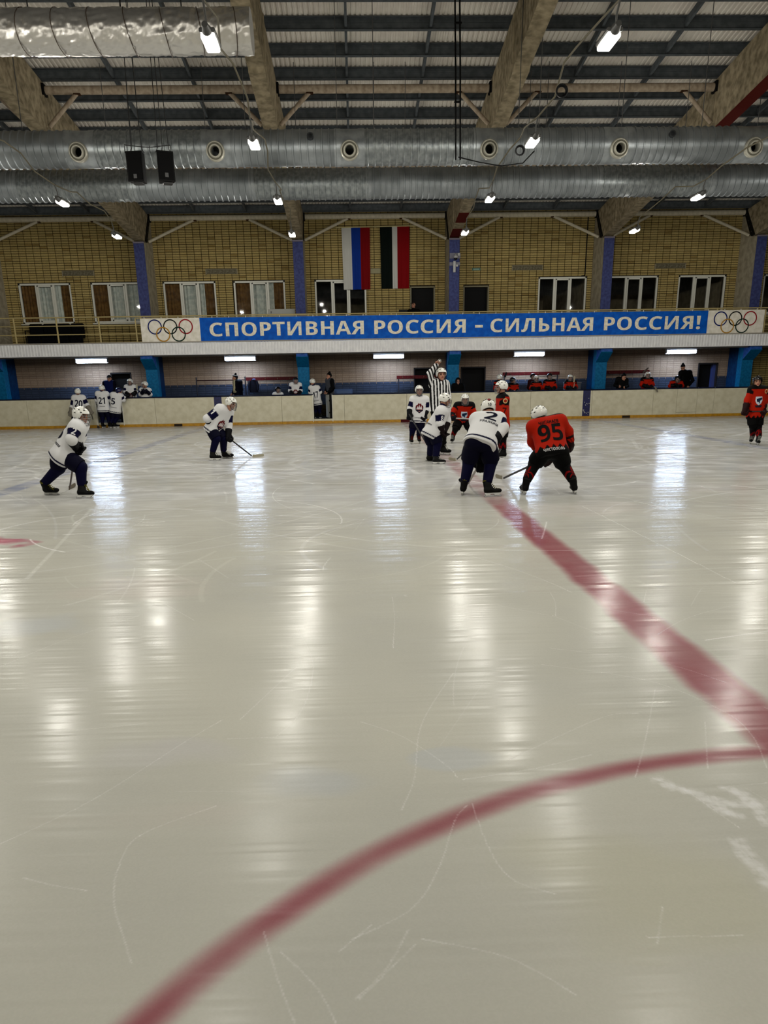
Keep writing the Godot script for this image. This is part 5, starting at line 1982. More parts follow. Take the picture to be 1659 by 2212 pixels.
func person(spec: Dictionary) -> Node3D:
	var w: Array = spec.j
	var names := ["head", "neck", "shA", "shB", "elA", "elB", "haA", "haB", "hipA", "hipB", "knA", "knB", "anA", "anB", "ftA", "ftB"]
	var base := Vector3(spec.at[0], spec.at[1], spec.at[2])
	var J := {}
	for k in names.size():
		J[names[k]] = Vector3(w[k * 3], w[k * 3 + 1], w[k * 3 + 2]) - base
	var o := thing("person", spec.label, "person", base, spec.get("group", ""))
	var s: float = spec.get("s", 1.0)
	var style: String = spec.kit
	var near: bool = spec.get("near", false)
	var cell := 0.009 if near else 0.0145
	if style == "referee":
		cell = 0.0085
	var ch: Vector3 = (J.shA + J.shB) / 2
	var pel: Vector3 = (J.hipA + J.hipB) / 2
	var ax := (ch - pel).normalized()
	var face_dir := turned(spec.yaw)
	var fwd := turned(spec.get("body", spec.yaw)).z
	fwd = (fwd - ax * fwd.dot(ax)).normalized()
	var side := ax.cross(fwd).normalized()
	var hb: Basis = turned(spec.yaw, spec.get("pitch", 0.0), spec.get("roll", 0.0))
	var hs := 0.94 if s < 1.05 else 1.0
	hb = hb.scaled(Vector3.ONE * hs)
	var skin := lin(0.63, 0.46, 0.38)
	if style in ["white", "red", "goalie", "referee"]:   # the shin runs into the boot's top
		for e in ["A", "B"]:
			var b := skate_basis(J["an" + e], J["ft" + e], spec.get("foot" + e, spec.yaw))
			J["lean" + e] = b
			J["an" + e] = J["ft" + e] + b * Vector3(0, 0.2, -0.058) * (1.08 if s > 1.05 else 1.0)
	# the body: one skin from crown to feet
	var prims := [[ch, pel, 0.10 * s, 0.11 * s, 0.06], [J.shA, J.shB, 0.055 * s, 0.055 * s, 0.05], [J.hipA, J.hipB, 0.09 * s, 0.09 * s, 0.05], [J.neck - ax * 0.04, J.head + hb * Vector3(0, -0.09, -0.02), 0.056, 0.05, 0.03]]
	for e in ["A", "B"]:
		prims.append([J["sh" + e], J["el" + e], 0.046 * s, 0.038 * s, 0.03])
		prims.append([J["el" + e], J["ha" + e], 0.037 * s, 0.025 * s, 0.01])
		prims.append([J["hip" + e], J["kn" + e], 0.08 * s, 0.055 * s, 0.03])
		prims.append([J["kn" + e], J["an" + e], 0.05 * s, 0.03 * s, 0.01])
	var skin_shape := Shape.new()
	skin_shape.colored = true
	skin_shape.color = skin
	Blob.new(prims, 0.026).mesh_into(skin_shape, no_hue)
	append_mesh(skin_shape, kit.head, Transform3D(hb, J.head))
	for e in ["A", "B"]:
		if spec.get("bare", "").contains(e):
			append_mesh(skin_shape, kit.hand, Transform3D(hand_basis(J, e, spec.get("palm" + e, fwd)), J["ha" + e]))
	pt(o, "body", skin_shape, painted())
	# upper garment
	var gear := style in ["white", "red", "goalie"]
	var tr := (0.128 if gear else 0.115) * s
	var up := [[ch - ax * 0.03, pel + ax * 0.02, tr, tr * 1.08, 0.09], [J.shA + ax * 0.01, J.shB + ax * 0.01, (0.088 if gear else 0.07) * s, (0.088 if gear else 0.07) * s, 0.06], [J.shA.lerp(ch, 0.3), J.hipA, 0.095 * s, 0.122 * s, 0.08], [J.shB.lerp(ch, 0.3), J.hipB, 0.095 * s, 0.122 * s, 0.08], [J.hipA - ax * 0.04, J.hipB - ax * 0.04, 0.132 * s, 0.132 * s, 0.07], [ch, J.neck, 0.075 * s, 0.062, 0.05]]
	for e in ["A", "B"]:
		var wrist: Vector3 = J["el" + e].lerp(J["ha" + e], 0.7 if gear else 0.86)
		var ua := (0.083 if gear else 0.066) * s
		up.append([J["sh" + e], J["el" + e], ua, ua * 0.92, 0.045])
		up.append([J["el" + e], wrist, ua * 0.92, ua * (0.8 if gear else 0.66), 0.03])
	var top := Blob.new(up, cell)
	var hem: Vector3 = pel - ax * (spec.get("hem", 0.10) if gear else (0.02 if style == "referee" else 0.14)) * s
	top.cut(hem, -ax)
	var paint := coat_paint(style, spec, J, ch, pel, ax, fwd, side, hem, s)
	var top_shape := Shape.new()
	top_shape.colored = true
	top.mesh_into(top_shape, paint)
	var garment: String = {"white": "jersey", "red": "jersey", "goalie": "jersey", "referee": "striped_shirt"}.get(style, "jacket")
	var jersey := pt(o, garment, top_shape, painted())
	# lower garment and socks
	var leg_hue: Color = {"white": lin(0.02, 0.025, 0.085), "goalie": lin(0.05, 0.055, 0.12), "red": black_hue}.get(style, black_hue)
	var low := [[J.hipA, J.hipB, (0.112 if gear else 0.105) * s, (0.112 if gear else 0.105) * s, 0.06]]
	for e in ["A", "B"]:
		if gear:
			var knee: Vector3 = J["hip" + e].lerp(J["kn" + e], 0.86)
			low.append([J["hip" + e], J["hip" + e].lerp(J["kn" + e], 0.55), 0.112 * s, 0.108 * s, 0.05])
		else:
			low.append([J["hip" + e], J["kn" + e], 0.1 * s, 0.075 * s, 0.04])
			low.append([J["kn" + e], J["an" + e] - Vector3(0, 0.02, 0), 0.072 * s, 0.062 * s, 0.02])
	var low_shape := Shape.new()
	low_shape.colored = true
	low_shape.color = leg_hue
	var pants_hue := leg_hue
	Blob.new(low, cell * 1.1).mesh_into(low_shape, func(p: Vector3) -> Color: return pants_hue)
	if gear:   # stiff trouser legs that end flat above the knee
		for e in ["A", "B"]:
			var a: Vector3 = J["hip" + e].lerp(J["kn" + e], 0.12)
			var b: Vector3 = J["hip" + e].lerp(J["kn" + e], 0.97)
			low_shape.tube([a, a.lerp(b, 0.3), a.lerp(b, 0.65), b, b.lerp(a, 0.01)], [0.108 * s, 0.124 * s, 0.126 * s, 0.118 * s, 0.09 * s], 22)
	pt(o, "hockey_pants" if gear else "trousers", low_shape, painted())
	if gear:
		for e in ["A", "B"]:
			var kn: Vector3 = J["kn" + e]
			var an: Vector3 = J["an" + e]
			var shin_r := 0.08 if style != "goalie" else 0.1
			var so := Shape.new()
			so.colored = true
			var sock_hue := lin(0.025, 0.04, 0.14) if style != "red" else black_hue
			Blob.new([[J["hip" + e].lerp(kn, 0.75), kn, 0.092 * s, (shin_r + 0.012) * s, 0.03], [kn, an + (kn - an) * 0.1, (shin_r + 0.008) * s, shin_r * 0.82 * s, 0.03]], cell).mesh_into(so, func(p: Vector3) -> Color:
				var t := near_bone(p, kn, an).y
				if style == "red" and t > 0.38:
					var flame := 0.55 + 0.16 * sin(atan2(p.x - an.x, p.z - an.z) * 5.0)
					return lin(0.45, 0.04, 0.03) if t > flame and t < flame + 0.22 else (lin(0.42, 0.04, 0.03) if t > 0.86 and spec.get("red_socks", false) else black_hue)
				return sock_hue)
			pt(o, "sock", so, painted())
			add_skate(o, spec, J["lean" + e], J["ft" + e])
	else:
		for e in ["A", "B"]:
			if style == "referee":
				add_skate(o, spec, J["lean" + e], J["ft" + e])
			else:
				var sh := Shape.new()
				var toe := turned(spec.get("body", spec.yaw)).z
				sh.box(J["ft" + e] + Vector3(0, 0.045, 0) + toe * 0.04, Vector3(0.1, 0.09, 0.27), turned(spec.get("body", spec.yaw)), 0.03)
				pt(o, "shoe", sh, mat("shoe_black", Color(0.03, 0.03, 0.03), 0.6))
	# hands
	for e in ["A", "B"]:
		if spec.get("bare", "").contains(e):
			continue
		var gb := hand_basis(J, e, spec.get("palm" + e, fwd))
		if style == "goalie":
			gb = gb * 1.12
		var hue: Color = spec.get("glove", Color(0.035, 0.035, 0.05))
		var g := part(o, "glove", kit.glove, mat("glove_%s" % hue.to_html(), hue, 0.6))
		g.transform = Transform3D(gb * 1.34, J["ha" + e])
	# headgear
	var hat: String = spec.get("hat", "helmet")
	var hat_hue: Color = spec.get("hat_hue", Color(0.83, 0.83, 0.80))
	if hat == "helmet":
		var h := part(o, "helmet", kit.helmet, mat("helmet_%s" % hat_hue.to_html(), hat_hue, 0.22))
		h.transform = Transform3D(hb, J.head)
		part(h, "vents", kit.vents, mat("vent_dark", Color(0.05, 0.05, 0.05), 0.7))
		part(h, "chin_strap", kit.strap, mat("strap_dark", Color(0.06, 0.06, 0.07), 0.7))
		if spec.get("cage", true):
			part(h, "cage", kit.cage, mat("cage_steel", Color(0.5, 0.5, 0.5), 0.35, 0.7))
		if spec.has("helmet_text"):
			var tm := letters(spec.helmet_text, 0.055, 0.05, 0.002)
			var q := part(h, "helmet_number", tm, mat("print_dark", Color(0.03, 0.03, 0.05), 0.6))
			q.transform = Transform3D(Basis(Vector3.UP, PI) * Basis(Vector3.RIGHT, 0.05), Vector3(0, -0.005, -0.152))
			var disc := Shape.new()
			disc.lathe([Vector2(0, 0.026), Vector2(0.004, 0.024), Vector2(0.004, 0)], Vector3(0, 0.09, -0.124), Vector3(0, 0.45, -1).normalized(), 16)
			pt(h, "helmet_badge", disc, mat("badge_red", Color(0.42, 0.06, 0.07), 0.5))
	elif hat != "none" and hat != "hood":
		var h := part(o, "hat", kit.beanie, mat("hat_%s" % hat_hue.to_html(), hat_hue, 0.9))
		h.transform = Transform3D(hb, J.head)
		if hat == "bobble":
			part(h, "pompom", kit.pompom, mat("pompom_navy", Color(0.03, 0.03, 0.06), 0.95))
			var band := Shape.new()
			var line := []
			for b in 25:
				var az := TAU * b / 24
				line.append(Vector3(sin(az) * 0.078, 0.105 + 0.008 * cos(az), cos(az) * 0.09 - 0.008))
			band.tube(line, 0.02, 6)
			pt(h, "pale_band", band, mat("hat_pale", Color(0.6, 0.64, 0.68), 0.9))
		elif hat == "cap":
			var peak := Shape.new()
			peak.box(Vector3(0, 0.06, 0.13), Vector3(0.13, 0.012, 0.09), Basis(Vector3.RIGHT, 0.2), 0.005)
			pt(h, "peak", peak, mat("hat_%s" % hat_hue.to_html(), hat_hue, 0.9))
		elif hat == "pointed":
			var tip := Shape.new()
			Blob.new([[Vector3(0, 0.1, -0.01), Vector3(0.0, 0.15, -0.03), 0.068, 0.042, 0.0]], 0.012).mesh_into(tip, no_hue)
			pt(h, "crown", tip, mat("hat_%s" % hat_hue.to_html(), hat_hue, 0.9))
	if hat == "hood":
		var ho := Shape.new()
		Blob.new([[Vector3(0, 0.02, -0.05), Basis(), Vector3(0.125, 0.15, 0.12), 0.02], [Vector3(0, -0.12, -0.04), Basis(), Vector3(0.14, 0.1, 0.12), 0.05]], 0.015).mesh_into(ho, no_hue)
		pt(o, "hood", ho, mat("hood_dark", Color(0.02, 0.02, 0.03), 0.9)).transform = Transform3D(hb, J.head)
	# print and badges
	var c_back := ch.lerp(pel, 0.42)
	for e in spec.get("print", []):
		# [where, text, width, height, along the torso, sideways, colour]
		var out := -fwd
		var right := -side
		var at: Vector3 = ch.lerp(pel, e[4])
		if e[0] == "front":
			out = fwd
			right = side
		elif e[0] == "sleeveA" or e[0] == "sleeveB":
			var key: String = e[0].substr(6)
			var a: Vector3 = J["sh" + key]
			var b: Vector3 = J["el" + key]
			var along := (a - b).normalized()
			out = spec.get("sleeve_out", Vector3(0, 0, 1))
			out = (out - along * out.dot(along)).normalized()
			right = along.cross(out)
			at = a.lerp(b, e[4])
			print_on(jersey, "lettering", top, flat_text(e[1], e[2], e[3]), at, right, along, out, e[6])
			continue
		print_on(jersey, "lettering", top, flat_text(e[1], e[2], e[3]), at + right * e[5], right, ax, out, e[6])
	if spec.has("emblem"):
		var at := ch.lerp(pel, spec.get("emblem_at", 0.5))
		for e in emblem(spec.emblem):
			print_on(jersey, "emblem", top, e[0], at, side, ax, fwd, e[1], e[2])
	if spec.has("shoulder_badge"):
		var key: String = spec.shoulder_badge
		var out := Vector3(0, 0, 1)
		var ringp := []
		for b in 16:
			ringp.append(Vector2(cos(TAU * b / 16), sin(TAU * b / 16)) * 0.05)
		var at: Vector3 = J["sh" + key] + Vector3(0.0, -0.02, 0)
		print_on(jersey, "shoulder_badge", top, flat_poly(ringp), at, Vector3.RIGHT, Vector3.UP, out, Color(0.72, 0.60, 0.42), 0.004)
		print_on(jersey, "shoulder_badge", top, flat_poly(ringp, 0.6), at, Vector3.RIGHT, Vector3.UP, out, Color(0.55, 0.12, 0.06), 0.007)
	return o


func hand_basis(J: Dictionary, e: String, palm: Vector3) -> Basis:
	var y: Vector3 = (J["ha" + e] - J["el" + e]).normalized()
	var z := -(palm - y * palm.dot(y)).normalized()
	if palm.cross(y).length() < 0.05:
		z = y.cross(Vector3.RIGHT).normalized()
	var x := y.cross(z).normalized()
	if e == "B":
		x = x
	return Basis(x, y, z)


func skate_basis(an: Vector3, ft: Vector3, yaw: float) -> Basis:
	var up := (an + Vector3(0, 0.06, 0) - ft).normalized()
	var f := turned(yaw).z
	up = (up - f * up.dot(f)).normalized()
	return Basis(up.cross(f).normalized(), up, f)


func add_skate(o: Node3D, spec: Dictionary, b: Basis, ft: Vector3) -> void:
	var sc: float = 1.08 if spec.get("s", 1.0) > 1.05 else 1.0
	var root := part(o, "skate", kit.boot, mat("boot_black", Color(0.02, 0.02, 0.019), 0.55))
	root.transform = Transform3D(b.scaled(Vector3.ONE * sc), ft)
	part(root, "holder", kit.holder, mat("holder_white", Color(0.72, 0.72, 0.70), 0.4))
	part(root, "runner", kit.runner, mat("runner_steel", Color(0.7, 0.7, 0.7), 0.25, 0.9))
	var lace: Color = spec.get("lace", Color(0.55, 0.55, 0.52))
	part(root, "laces", kit.laces, mat("lace_%s" % lace.to_html(), lace, 0.8))
	var trim: Color = spec.get("trim", Color(0.1, 0.1, 0.09))
	part(root, "ankle_band", kit.cuff, mat("trim_%s" % trim.to_html(), trim, 0.6))


func coat_paint(style: String, spec: Dictionary, J: Dictionary, ch: Vector3, pel: Vector3, ax: Vector3, fwd: Vector3, side: Vector3, hem: Vector3, s: float) -> Callable:
	var plain: Color = spec.get("coat", lin(0.03, 0.03, 0.05))
	var sleeves: Color = spec.get("sleeves", plain)
	return func(p: Vector3) -> Color:
		var a := near_bone(p, J.shA, J.elA)
		var b := near_bone(p, J.shB, J.elB)
		var a2 := near_bone(p, J.elA, J.haA)
		var b2 := near_bone(p, J.elB, J.haB)
		var arm := minf(minf(a.x, b.x), minf(a2.x, b2.x))
		var h := (p - hem).dot(ax)
		var upper := (p - ch).dot(ax)
		var out := absf((p - ch).dot(side))
		var on_arm := arm < 0.1 * s and (out > 0.15 * s or arm < 0.075 * s)
		var front := (p - pel).dot(fwd)
		if style == "white" or style == "goalie":
			if on_arm:
				var t := a.y if minf(a.x, a2.x) < minf(b.x, b2.x) else b.y
				var lower := minf(a2.x, b2.x) < minf(a.x, b.x)
				if not lower and t > 0.28 and t < 0.82:
					return navy_hue
				return white_hue
			if h > 0.035 and h < 0.062:
				return navy_hue
			if spec.get("collar_dark", true) and upper > 0.075 and p.distance_to(J.neck) < 0.085:
				return navy_hue
			return white_hue
		if style == "red":
			if on_arm:
				var low := minf(a2.x, b2.x) < minf(a.x, b.x)
				var t2 := a2.y if a2.x < b2.x else b2.y
				if low and t2 > 0.25 and fposmod(p.x * 17.0 + p.y * 13.0, 1.0) < 0.3:
					return lin(0.22, 0.03, 0.03)
				var t := a.y if a.x < b.x else b.y
				if not low and t < 0.42 and not spec.get("plain_back", false):
					return black_hue
				return red_hue
			var wave := absf(fposmod((p - ch).dot(side) * 11.0, 1.0) - 0.5) * 0.13
			if h < (0.075 if spec.get("plain_back", false) else 0.035) + wave:
				return black_hue
			if spec.get("plain_back", false):
				return black_hue if upper > 0.085 else red_hue
			if upper > 0.02 and (front > -0.05 or upper > 0.05):
				return black_hue
			return red_hue
		if style == "referee":
			var u := 0.0
			if on_arm:
				var e := "A" if minf(a.x, a2.x) < minf(b.x, b2.x) else "B"
				var bone: Vector3 = (J["el" + e] - J["sh" + e]).normalized()
				var axis := bone.cross(fwd).normalized()
				u = (p - J["el" + e]).dot(axis)
			else:
				u = (p - pel).dot(side)
			return white_hue if fposmod(u / 0.062, 1.0) < 0.5 else black_hue
		if on_arm:
			if spec.has("stripe") and absf((p - J.shA).dot(fwd) * 0.5 + (p - J.shA).dot(side) * 0.0) < 0.02 and a.x < 0.12:
				return spec.stripe
			return sleeves
		return plain


# emblems: [flat triangles, colour, height above the cloth]
func emblem(kind: String) -> Array:
	if kind == "flame":
		return [
			[flat_poly([Vector2(-0.10, 0.03), Vector2(0.10, 0.03), Vector2(0.095, -0.06), Vector2(0, -0.13), Vector2(-0.095, -0.06)]), Color(0.03, 0.03, 0.10), 0.004],
			[flat_poly([Vector2(-0.10, 0.0), Vector2(-0.09, 0.06), Vector2(-0.05, 0.08), Vector2(-0.02, 0.13), Vector2(0.0, 0.09), Vector2(0.03, 0.12), Vector2(0.05, 0.07), Vector2(0.09, 0.06), Vector2(0.10, 0.0)]), Color(0.34, 0.03, 0.05), 0.006],
			[flat_poly([Vector2(-0.08, -0.03), Vector2(-0.05, 0.05), Vector2(-0.035, 0.0), Vector2(-0.005, 0.08), Vector2(0.01, 0.005), Vector2(0.045, 0.06), Vector2(0.075, -0.03)]), Color(0.75, 0.72, 0.72), 0.008],
			[flat_poly([Vector2(-0.085, -0.02), Vector2(0.085, -0.02), Vector2(0.08, -0.05), Vector2(-0.08, -0.05)]), Color(0.5, 0.34, 0.34), 0.008],
			[flat_poly([Vector2(-0.03, -0.075), Vector2(0.03, -0.075), Vector2(0.02, -0.095), Vector2(-0.02, -0.095)]), Color(0.5, 0.34, 0.34), 0.008]]
	return [
		[flat_poly([Vector2(-0.08, 0.09), Vector2(0.07, 0.09), Vector2(0.085, 0.0), Vector2(0.05, -0.07), Vector2(0, -0.1), Vector2(-0.05, -0.07), Vector2(-0.085, 0.0)]), Color(0.72, 0.74, 0.78), 0.004],
		[flat_poly([Vector2(-0.06, 0.04), Vector2(0.06, 0.07), Vector2(0.075, 0.03), Vector2(0.02, -0.01), Vector2(0.03, -0.07), Vector2(-0.01, -0.03), Vector2(-0.05, -0.02)]), Color(0.06, 0.14, 0.24), 0.007],
		[flat_poly([Vector2(-0.09, -0.1), Vector2(0.09, -0.1), Vector2(0.06, -0.15), Vector2(-0.06, -0.15)]), Color(0.12, 0.08, 0.12), 0.004]]


func hockey_stick(label: String, top: Vector3, heel: Vector3, tip: Vector3, shaft_hue: Color, blade_hue: Color, goalkeeper := false) -> void:
	var o := thing("hockey_stick", label, "hockey stick", heel, "hockey sticks")
	var a := top - heel
	var d := a.normalized()
	var b := tip - heel
	var side := d.cross(b).normalized()
	var bas := Basis(b.normalized() - d * b.normalized().dot(d), d, side).orthonormalized()
	var s := Shape.new()
	s.box(a * 0.5 + a * 0.02, Vector3(0.03 if not goalkeeper else 0.05, a.length() * 0.96, 0.022), bas, 0.005)
	pt(o, "shaft", s, mat("shaft_%s" % shaft_hue.to_html(), shaft_hue, 0.4))
	var gr := Shape.new()
	gr.box(a * 0.95, Vector3(0.034, a.length() * 0.1, 0.026), bas, 0.006)
	pt(o, "grip_tape", gr, mat("grip_dark", Color(0.05, 0.05, 0.05), 0.9))
	var bl := Shape.new()
	var bx := b.normalized()
	var up := (Vector3.UP - bx * bx.y).normalized()
	var h := 0.065 if not goalkeeper else 0.1
	var bl_len := b.length()
	bl.prism(PackedVector2Array([Vector2(-0.02, 0.0), Vector2(bl_len * 0.5, -0.004), Vector2(bl_len * 0.88, 0.004), Vector2(bl_len * 0.97, h * 0.22), Vector2(bl_len, h * 0.5), Vector2(bl_len * 0.97, h * 0.78), Vector2(bl_len * 0.88, h * 0.95), Vector2(bl_len * 0.5, h * 0.92), Vector2(0.05, h * 0.82), Vector2(-0.01, h * 0.9)]), Vector3.ZERO, bx, up, bx.cross(up), 0.012)
	pt(o, "blade", bl, mat("blade_%s" % blade_hue.to_html(), blade_hue, 0.6))


func build_people() -> void:
	make_kit()
	person({"label": "boy in white and navy kit crouching side-on alone at the left", "kit": "white", "at": [-4.325, 0.000, -11.506], "j": [-3.99, 1.164, -11.556, -4.056, 1.084, -11.536, -4.032, 1.008, -11.376, -4.046, 1.022, -11.696, -4.075, 0.854, -11.266, -4.106, 0.862, -11.766, -4.091, 0.73, -11.446, -4.114, 0.765, -11.686, -4.419, 0.595, -11.606, -4.271, 0.609, -11.426, -4.452, 0.414, -11.646, -4.046, 0.447, -11.406, -4.558, 0.194, -11.626, -4.1, 0.203, -11.426, -4.644, 0.0, -11.731, -4.005, 0.0, -11.281], "yaw": 1.3, "body": 1.85, "pitch": 0.2, "near": true, "footA": 1.35, "footB": 1.45, "lace": Color(0.42, 0.40, 0.12), "trim": Color(0.36, 0.34, 0.08), "sleeve_out": Vector3(0.35, 0.1, 1), "print": [["back", "5", 0.17, 0.24, 0.36, 0.0, Color(0.02, 0.025, 0.11)], ["back", "УРАЛХИМ", 0.25, 0.035, 0.72, 0.02, Color(0.02, 0.025, 0.11)], ["sleeveA", "2", 0.06, 0.1, 0.5, 0.0, Color(0.8, 0.8, 0.8)]]})
	person({"label": "boy in white kit with flame crest leaning on his stick, left of centre", "kit": "white", "at": [-2.917, 0.000, -16.781], "j": [-2.612, 1.167, -16.731, -2.703, 1.043, -16.781, -2.852, 1.062, -16.631, -2.695, 0.985, -16.941, -3.114, 0.875, -16.541, -2.721, 0.715, -16.901, -3.073, 0.752, -16.721, -2.734, 0.479, -16.801, -3.079, 0.659, -16.711, -3.001, 0.648, -16.871, -2.97, 0.456, -16.661, -2.844, 0.436, -16.831, -3.052, 0.211, -16.711, -2.845, 0.224, -16.831, -3.02, 0.0, -16.553, -2.814, 0.0, -17.01], "yaw": 1.2, "body": 1.0, "pitch": 0.25, "footA": 1.5, "footB": 1.5, "lace": Color(0.6, 0.6, 0.56), "emblem": "flame", "emblem_at": 0.62, "sleeve_out": Vector3(-0.3, 0.3, 1), "print": [["sleeveA", "1", 0.06, 0.12, 0.45, 0.0, Color(0.8, 0.8, 0.8)]]})
	person({"label": "boy in white kit with flame crest standing face-on left of the referee", "kit": "white", "at": [1.542, -0.000, -19.903], "j": [1.643, 1.314, -19.883, 1.648, 1.172, -19.903, 1.481, 1.096, -19.903, 1.814, 1.09, -19.903, 1.405, 0.884, -19.883, 1.846, 0.858, -19.903, 1.385, 0.709, -19.803, 1.753, 0.683, -19.843, 1.535, 0.621, -19.903, 1.702, 0.618, -19.903, 1.476, 0.38, -19.873, 1.653, 0.377, -19.873, 1.449, 0.17, -19.903, 1.636, 0.176, -19.903, 1.423, 0.0, -19.816, 1.662, -0.0, -19.99], "yaw": 0.05, "s": 0.93, "footA": 0.1, "footB": 0.0, "emblem": "flame", "emblem_at": 0.42, "lace": Color(0.3, 0.03, 0.04), "trim": Color(0.25, 0.03, 0.04), "print": [["front", "ГОРОДСКИЕ", 0.22, 0.03, 0.93, 0.0, Color(0.02, 0.025, 0.11)]]})
	person({"label": "referee in black and white striped shirt raising one arm", "kit": "referee", "at": [1.846, -0.000, -16.799], "j": [1.854, 1.677, -16.759, 1.841, 1.53, -16.799, 1.681, 1.495, -16.829, 1.962, 1.461, -16.769, 1.612, 1.702, -16.759, 2.002, 1.253, -16.759, 1.765, 1.903, -16.679, 1.938, 1.079, -16.599, 1.743, 0.956, -16.799, 1.931, 0.953, -16.799, 1.755, 0.533, -16.749, 1.905, 0.515, -16.749, 1.746, 0.136, -16.799, 1.913, 0.125, -16.799, 1.743, -0.0, -16.838, 1.95, 0.0, -16.761], "yaw": 0.2, "body": 0.12, "s": 1.1, "cage": false, "bare": "AB", "footA": -0.4, "footB": 0.9, "palmA": Vector3(0.2, 0.1, 1)})
	person({"label": "boy in white kit bent over at the face-off with his back to the referee", "kit": "white", "at": [1.577, 0.000, -15.277], "j": [1.772, 1.195, -15.307, 1.722, 1.087, -15.297, 1.648, 0.978, -15.137, 1.805, 1.004, -15.457, 1.652, 0.761, -15.097, 1.839, 0.793, -15.477, 1.698, 0.608, -15.117, 1.787, 0.616, -15.397, 1.448, 0.57, -15.337, 1.55, 0.577, -15.197, 1.516, 0.37, -15.357, 1.613, 0.382, -15.177, 1.524, 0.171, -15.357, 1.604, 0.154, -15.217, 1.544, 0.0, -15.63, 1.609, 0.0, -14.923], "yaw": 1.45, "body": 1.8, "pitch": 0.25, "footA": 1.6, "footB": 1.45, "s": 0.97, "lace": Color(0.6, 0.6, 0.56), "sleeve_out": Vector3(0.6, 0, 1), "glove": Color(0.06, 0.02, 0.03), "print": [["back", "УРАЛХИМ", 0.22, 0.03, 0.72, 0.0, Color(0.02, 0.025, 0.11)], ["sleeveA", "8", 0.06, 0.1, 0.6, 0.0, Color(0.8, 0.8, 0.8)]]})
	person({"label": "boy in red and black kit crouching face-on behind the face-off", "kit": "red", "at": [2.755, 0.000, -19.911], "j": [2.792, 1.086, -19.751, 2.797, 0.942, -19.831, 2.608, 0.926, -19.871, 2.979, 0.92, -19.871, 2.48, 0.76, -19.831, 3.045, 0.732, -19.831, 2.482, 0.648, -19.731, 3.01, 0.612, -19.731, 2.691, 0.57, -19.971, 2.869, 0.567, -19.971, 2.581, 0.381, -19.831, 2.927, 0.383, -19.831, 2.519, 0.149, -19.911, 2.999, 0.159, -19.911, 2.495, 0.0, -19.881, 3.016, 0.0, -19.941], "yaw": 0, "body": 0, "pitch": 0.2, "footA": -0.3, "footB": 0.3, "s": 0.95, "emblem": "bird", "emblem_at": 0.55})
	person({"label": "boy in white kit seen from behind, bent low with number ten on his helmet", "kit": "white", "at": [1.718, 0.000, -10.737], "j": [1.919, 1.169, -11.197, 1.899, 1.072, -11.117, 1.721, 1.029, -11.037, 2.044, 1.03, -10.987, 1.754, 0.808, -11.157, 2.083, 0.921, -10.877, 1.795, 0.42, -10.997, 1.997, 0.816, -10.757, 1.649, 0.75, -10.737, 1.838, 0.736, -10.737, 1.613, 0.487, -10.877, 1.925, 0.471, -10.877, 1.536, 0.199, -10.737, 1.887, 0.202, -10.737, 1.521, 0.0, -10.873, 1.915, 0.0, -10.602], "yaw": 3.14, "pitch": 0.55, "body": 3.14, "near": true, "footA": 2.9, "footB": 1.75, "helmet_text": "10", "lace": Color(0.42, 0.40, 0.12), "trim": Color(0.30, 0.28, 0.07), "s": 1.04, "hem": 0.07, "palmA": Vector3(0, 0, -1), "palmB": Vector3(-0.6, 0, -1), "print": [["back", "2", 0.17, 0.15, 0.08, 0.0, Color(0.02, 0.025, 0.11)], ["back", "УРАЛХИМ", 0.26, 0.04, 0.36, 0.0, Color(0.02, 0.025, 0.11)]]})
	person({"label": "boy in red and black kit standing side-on right of the referee", "kit": "red", "at": [2.972, 0.000, -15.773], "j": [2.96, 1.409, -15.773, 2.986, 1.276, -15.773, 2.991, 1.18, -15.943, 3.002, 1.174, -15.613, 2.974, 0.922, -15.973, 2.981, 0.909, -15.573, 2.894, 0.738, -15.913, 2.873, 0.71, -15.633, 2.989, 0.681, -15.853, 2.996, 0.683, -15.693, 2.974, 0.42, -15.853, 2.989, 0.431, -15.693, 2.989, 0.193, -15.853, 3.005, 0.198, -15.703, 2.967, 0.0, -15.91, 2.976, 0.0, -15.637], "yaw": -1.55, "body": -1.75, "footA": -1.5, "footB": -1.4, "lace": Color(0.5, 0.5, 0.48), "shoulder_badge": "B", "sleeve_out": Vector3(0, 0, 1), "print": [["sleeveB", "7", 0.08, 0.13, 0.85, 0.0, Color(0.2, 0.02, 0.02)]]})
	person({"label": "boy in red kit number ninety-five seen from behind, legs wide apart", "kit": "red", "at": [2.746, 0.000, -10.754], "j": [2.641, 1.073, -11.094, 2.675, 0.978, -11.014, 2.523, 0.916, -10.954, 2.914, 0.994, -10.954, 2.559, 0.71, -11.074, 3.035, 0.845, -10.994, 2.754, 0.46, -11.094, 3.094, 0.679, -11.014, 2.665, 0.606, -10.754, 2.857, 0.602, -10.754, 2.561, 0.434, -10.874, 2.96, 0.408, -10.874, 2.42, 0.199, -10.754, 3.055, 0.186, -10.754, 2.378, 0.0, -10.779, 3.114, 0.0, -10.729], "yaw": 3.6, "roll": -0.1, "pitch": 0.4, "body": 3.14, "near": true, "footA": 3.2, "footB": 3.05, "plain_back": true, "s": 1.02, "glove": Color(0.10, 0.012, 0.015), "palmA": Vector3(0, 0, -1), "palmB": Vector3(-0.8, 0, -0.6), "print": [["back", "95", 0.34, 0.27, 0.46, 0.0, Color(0.012, 0.012, 0.014)], ["back", "ЧИГАНАЕВ", 0.28, 0.05, 0.06, 0.0, Color(0.012, 0.012, 0.014)], ["back", "ЧИСТОПОЛЬ", 0.3, 0.042, 1.1, 0.0, Color(0.75, 0.75, 0.75)]]})
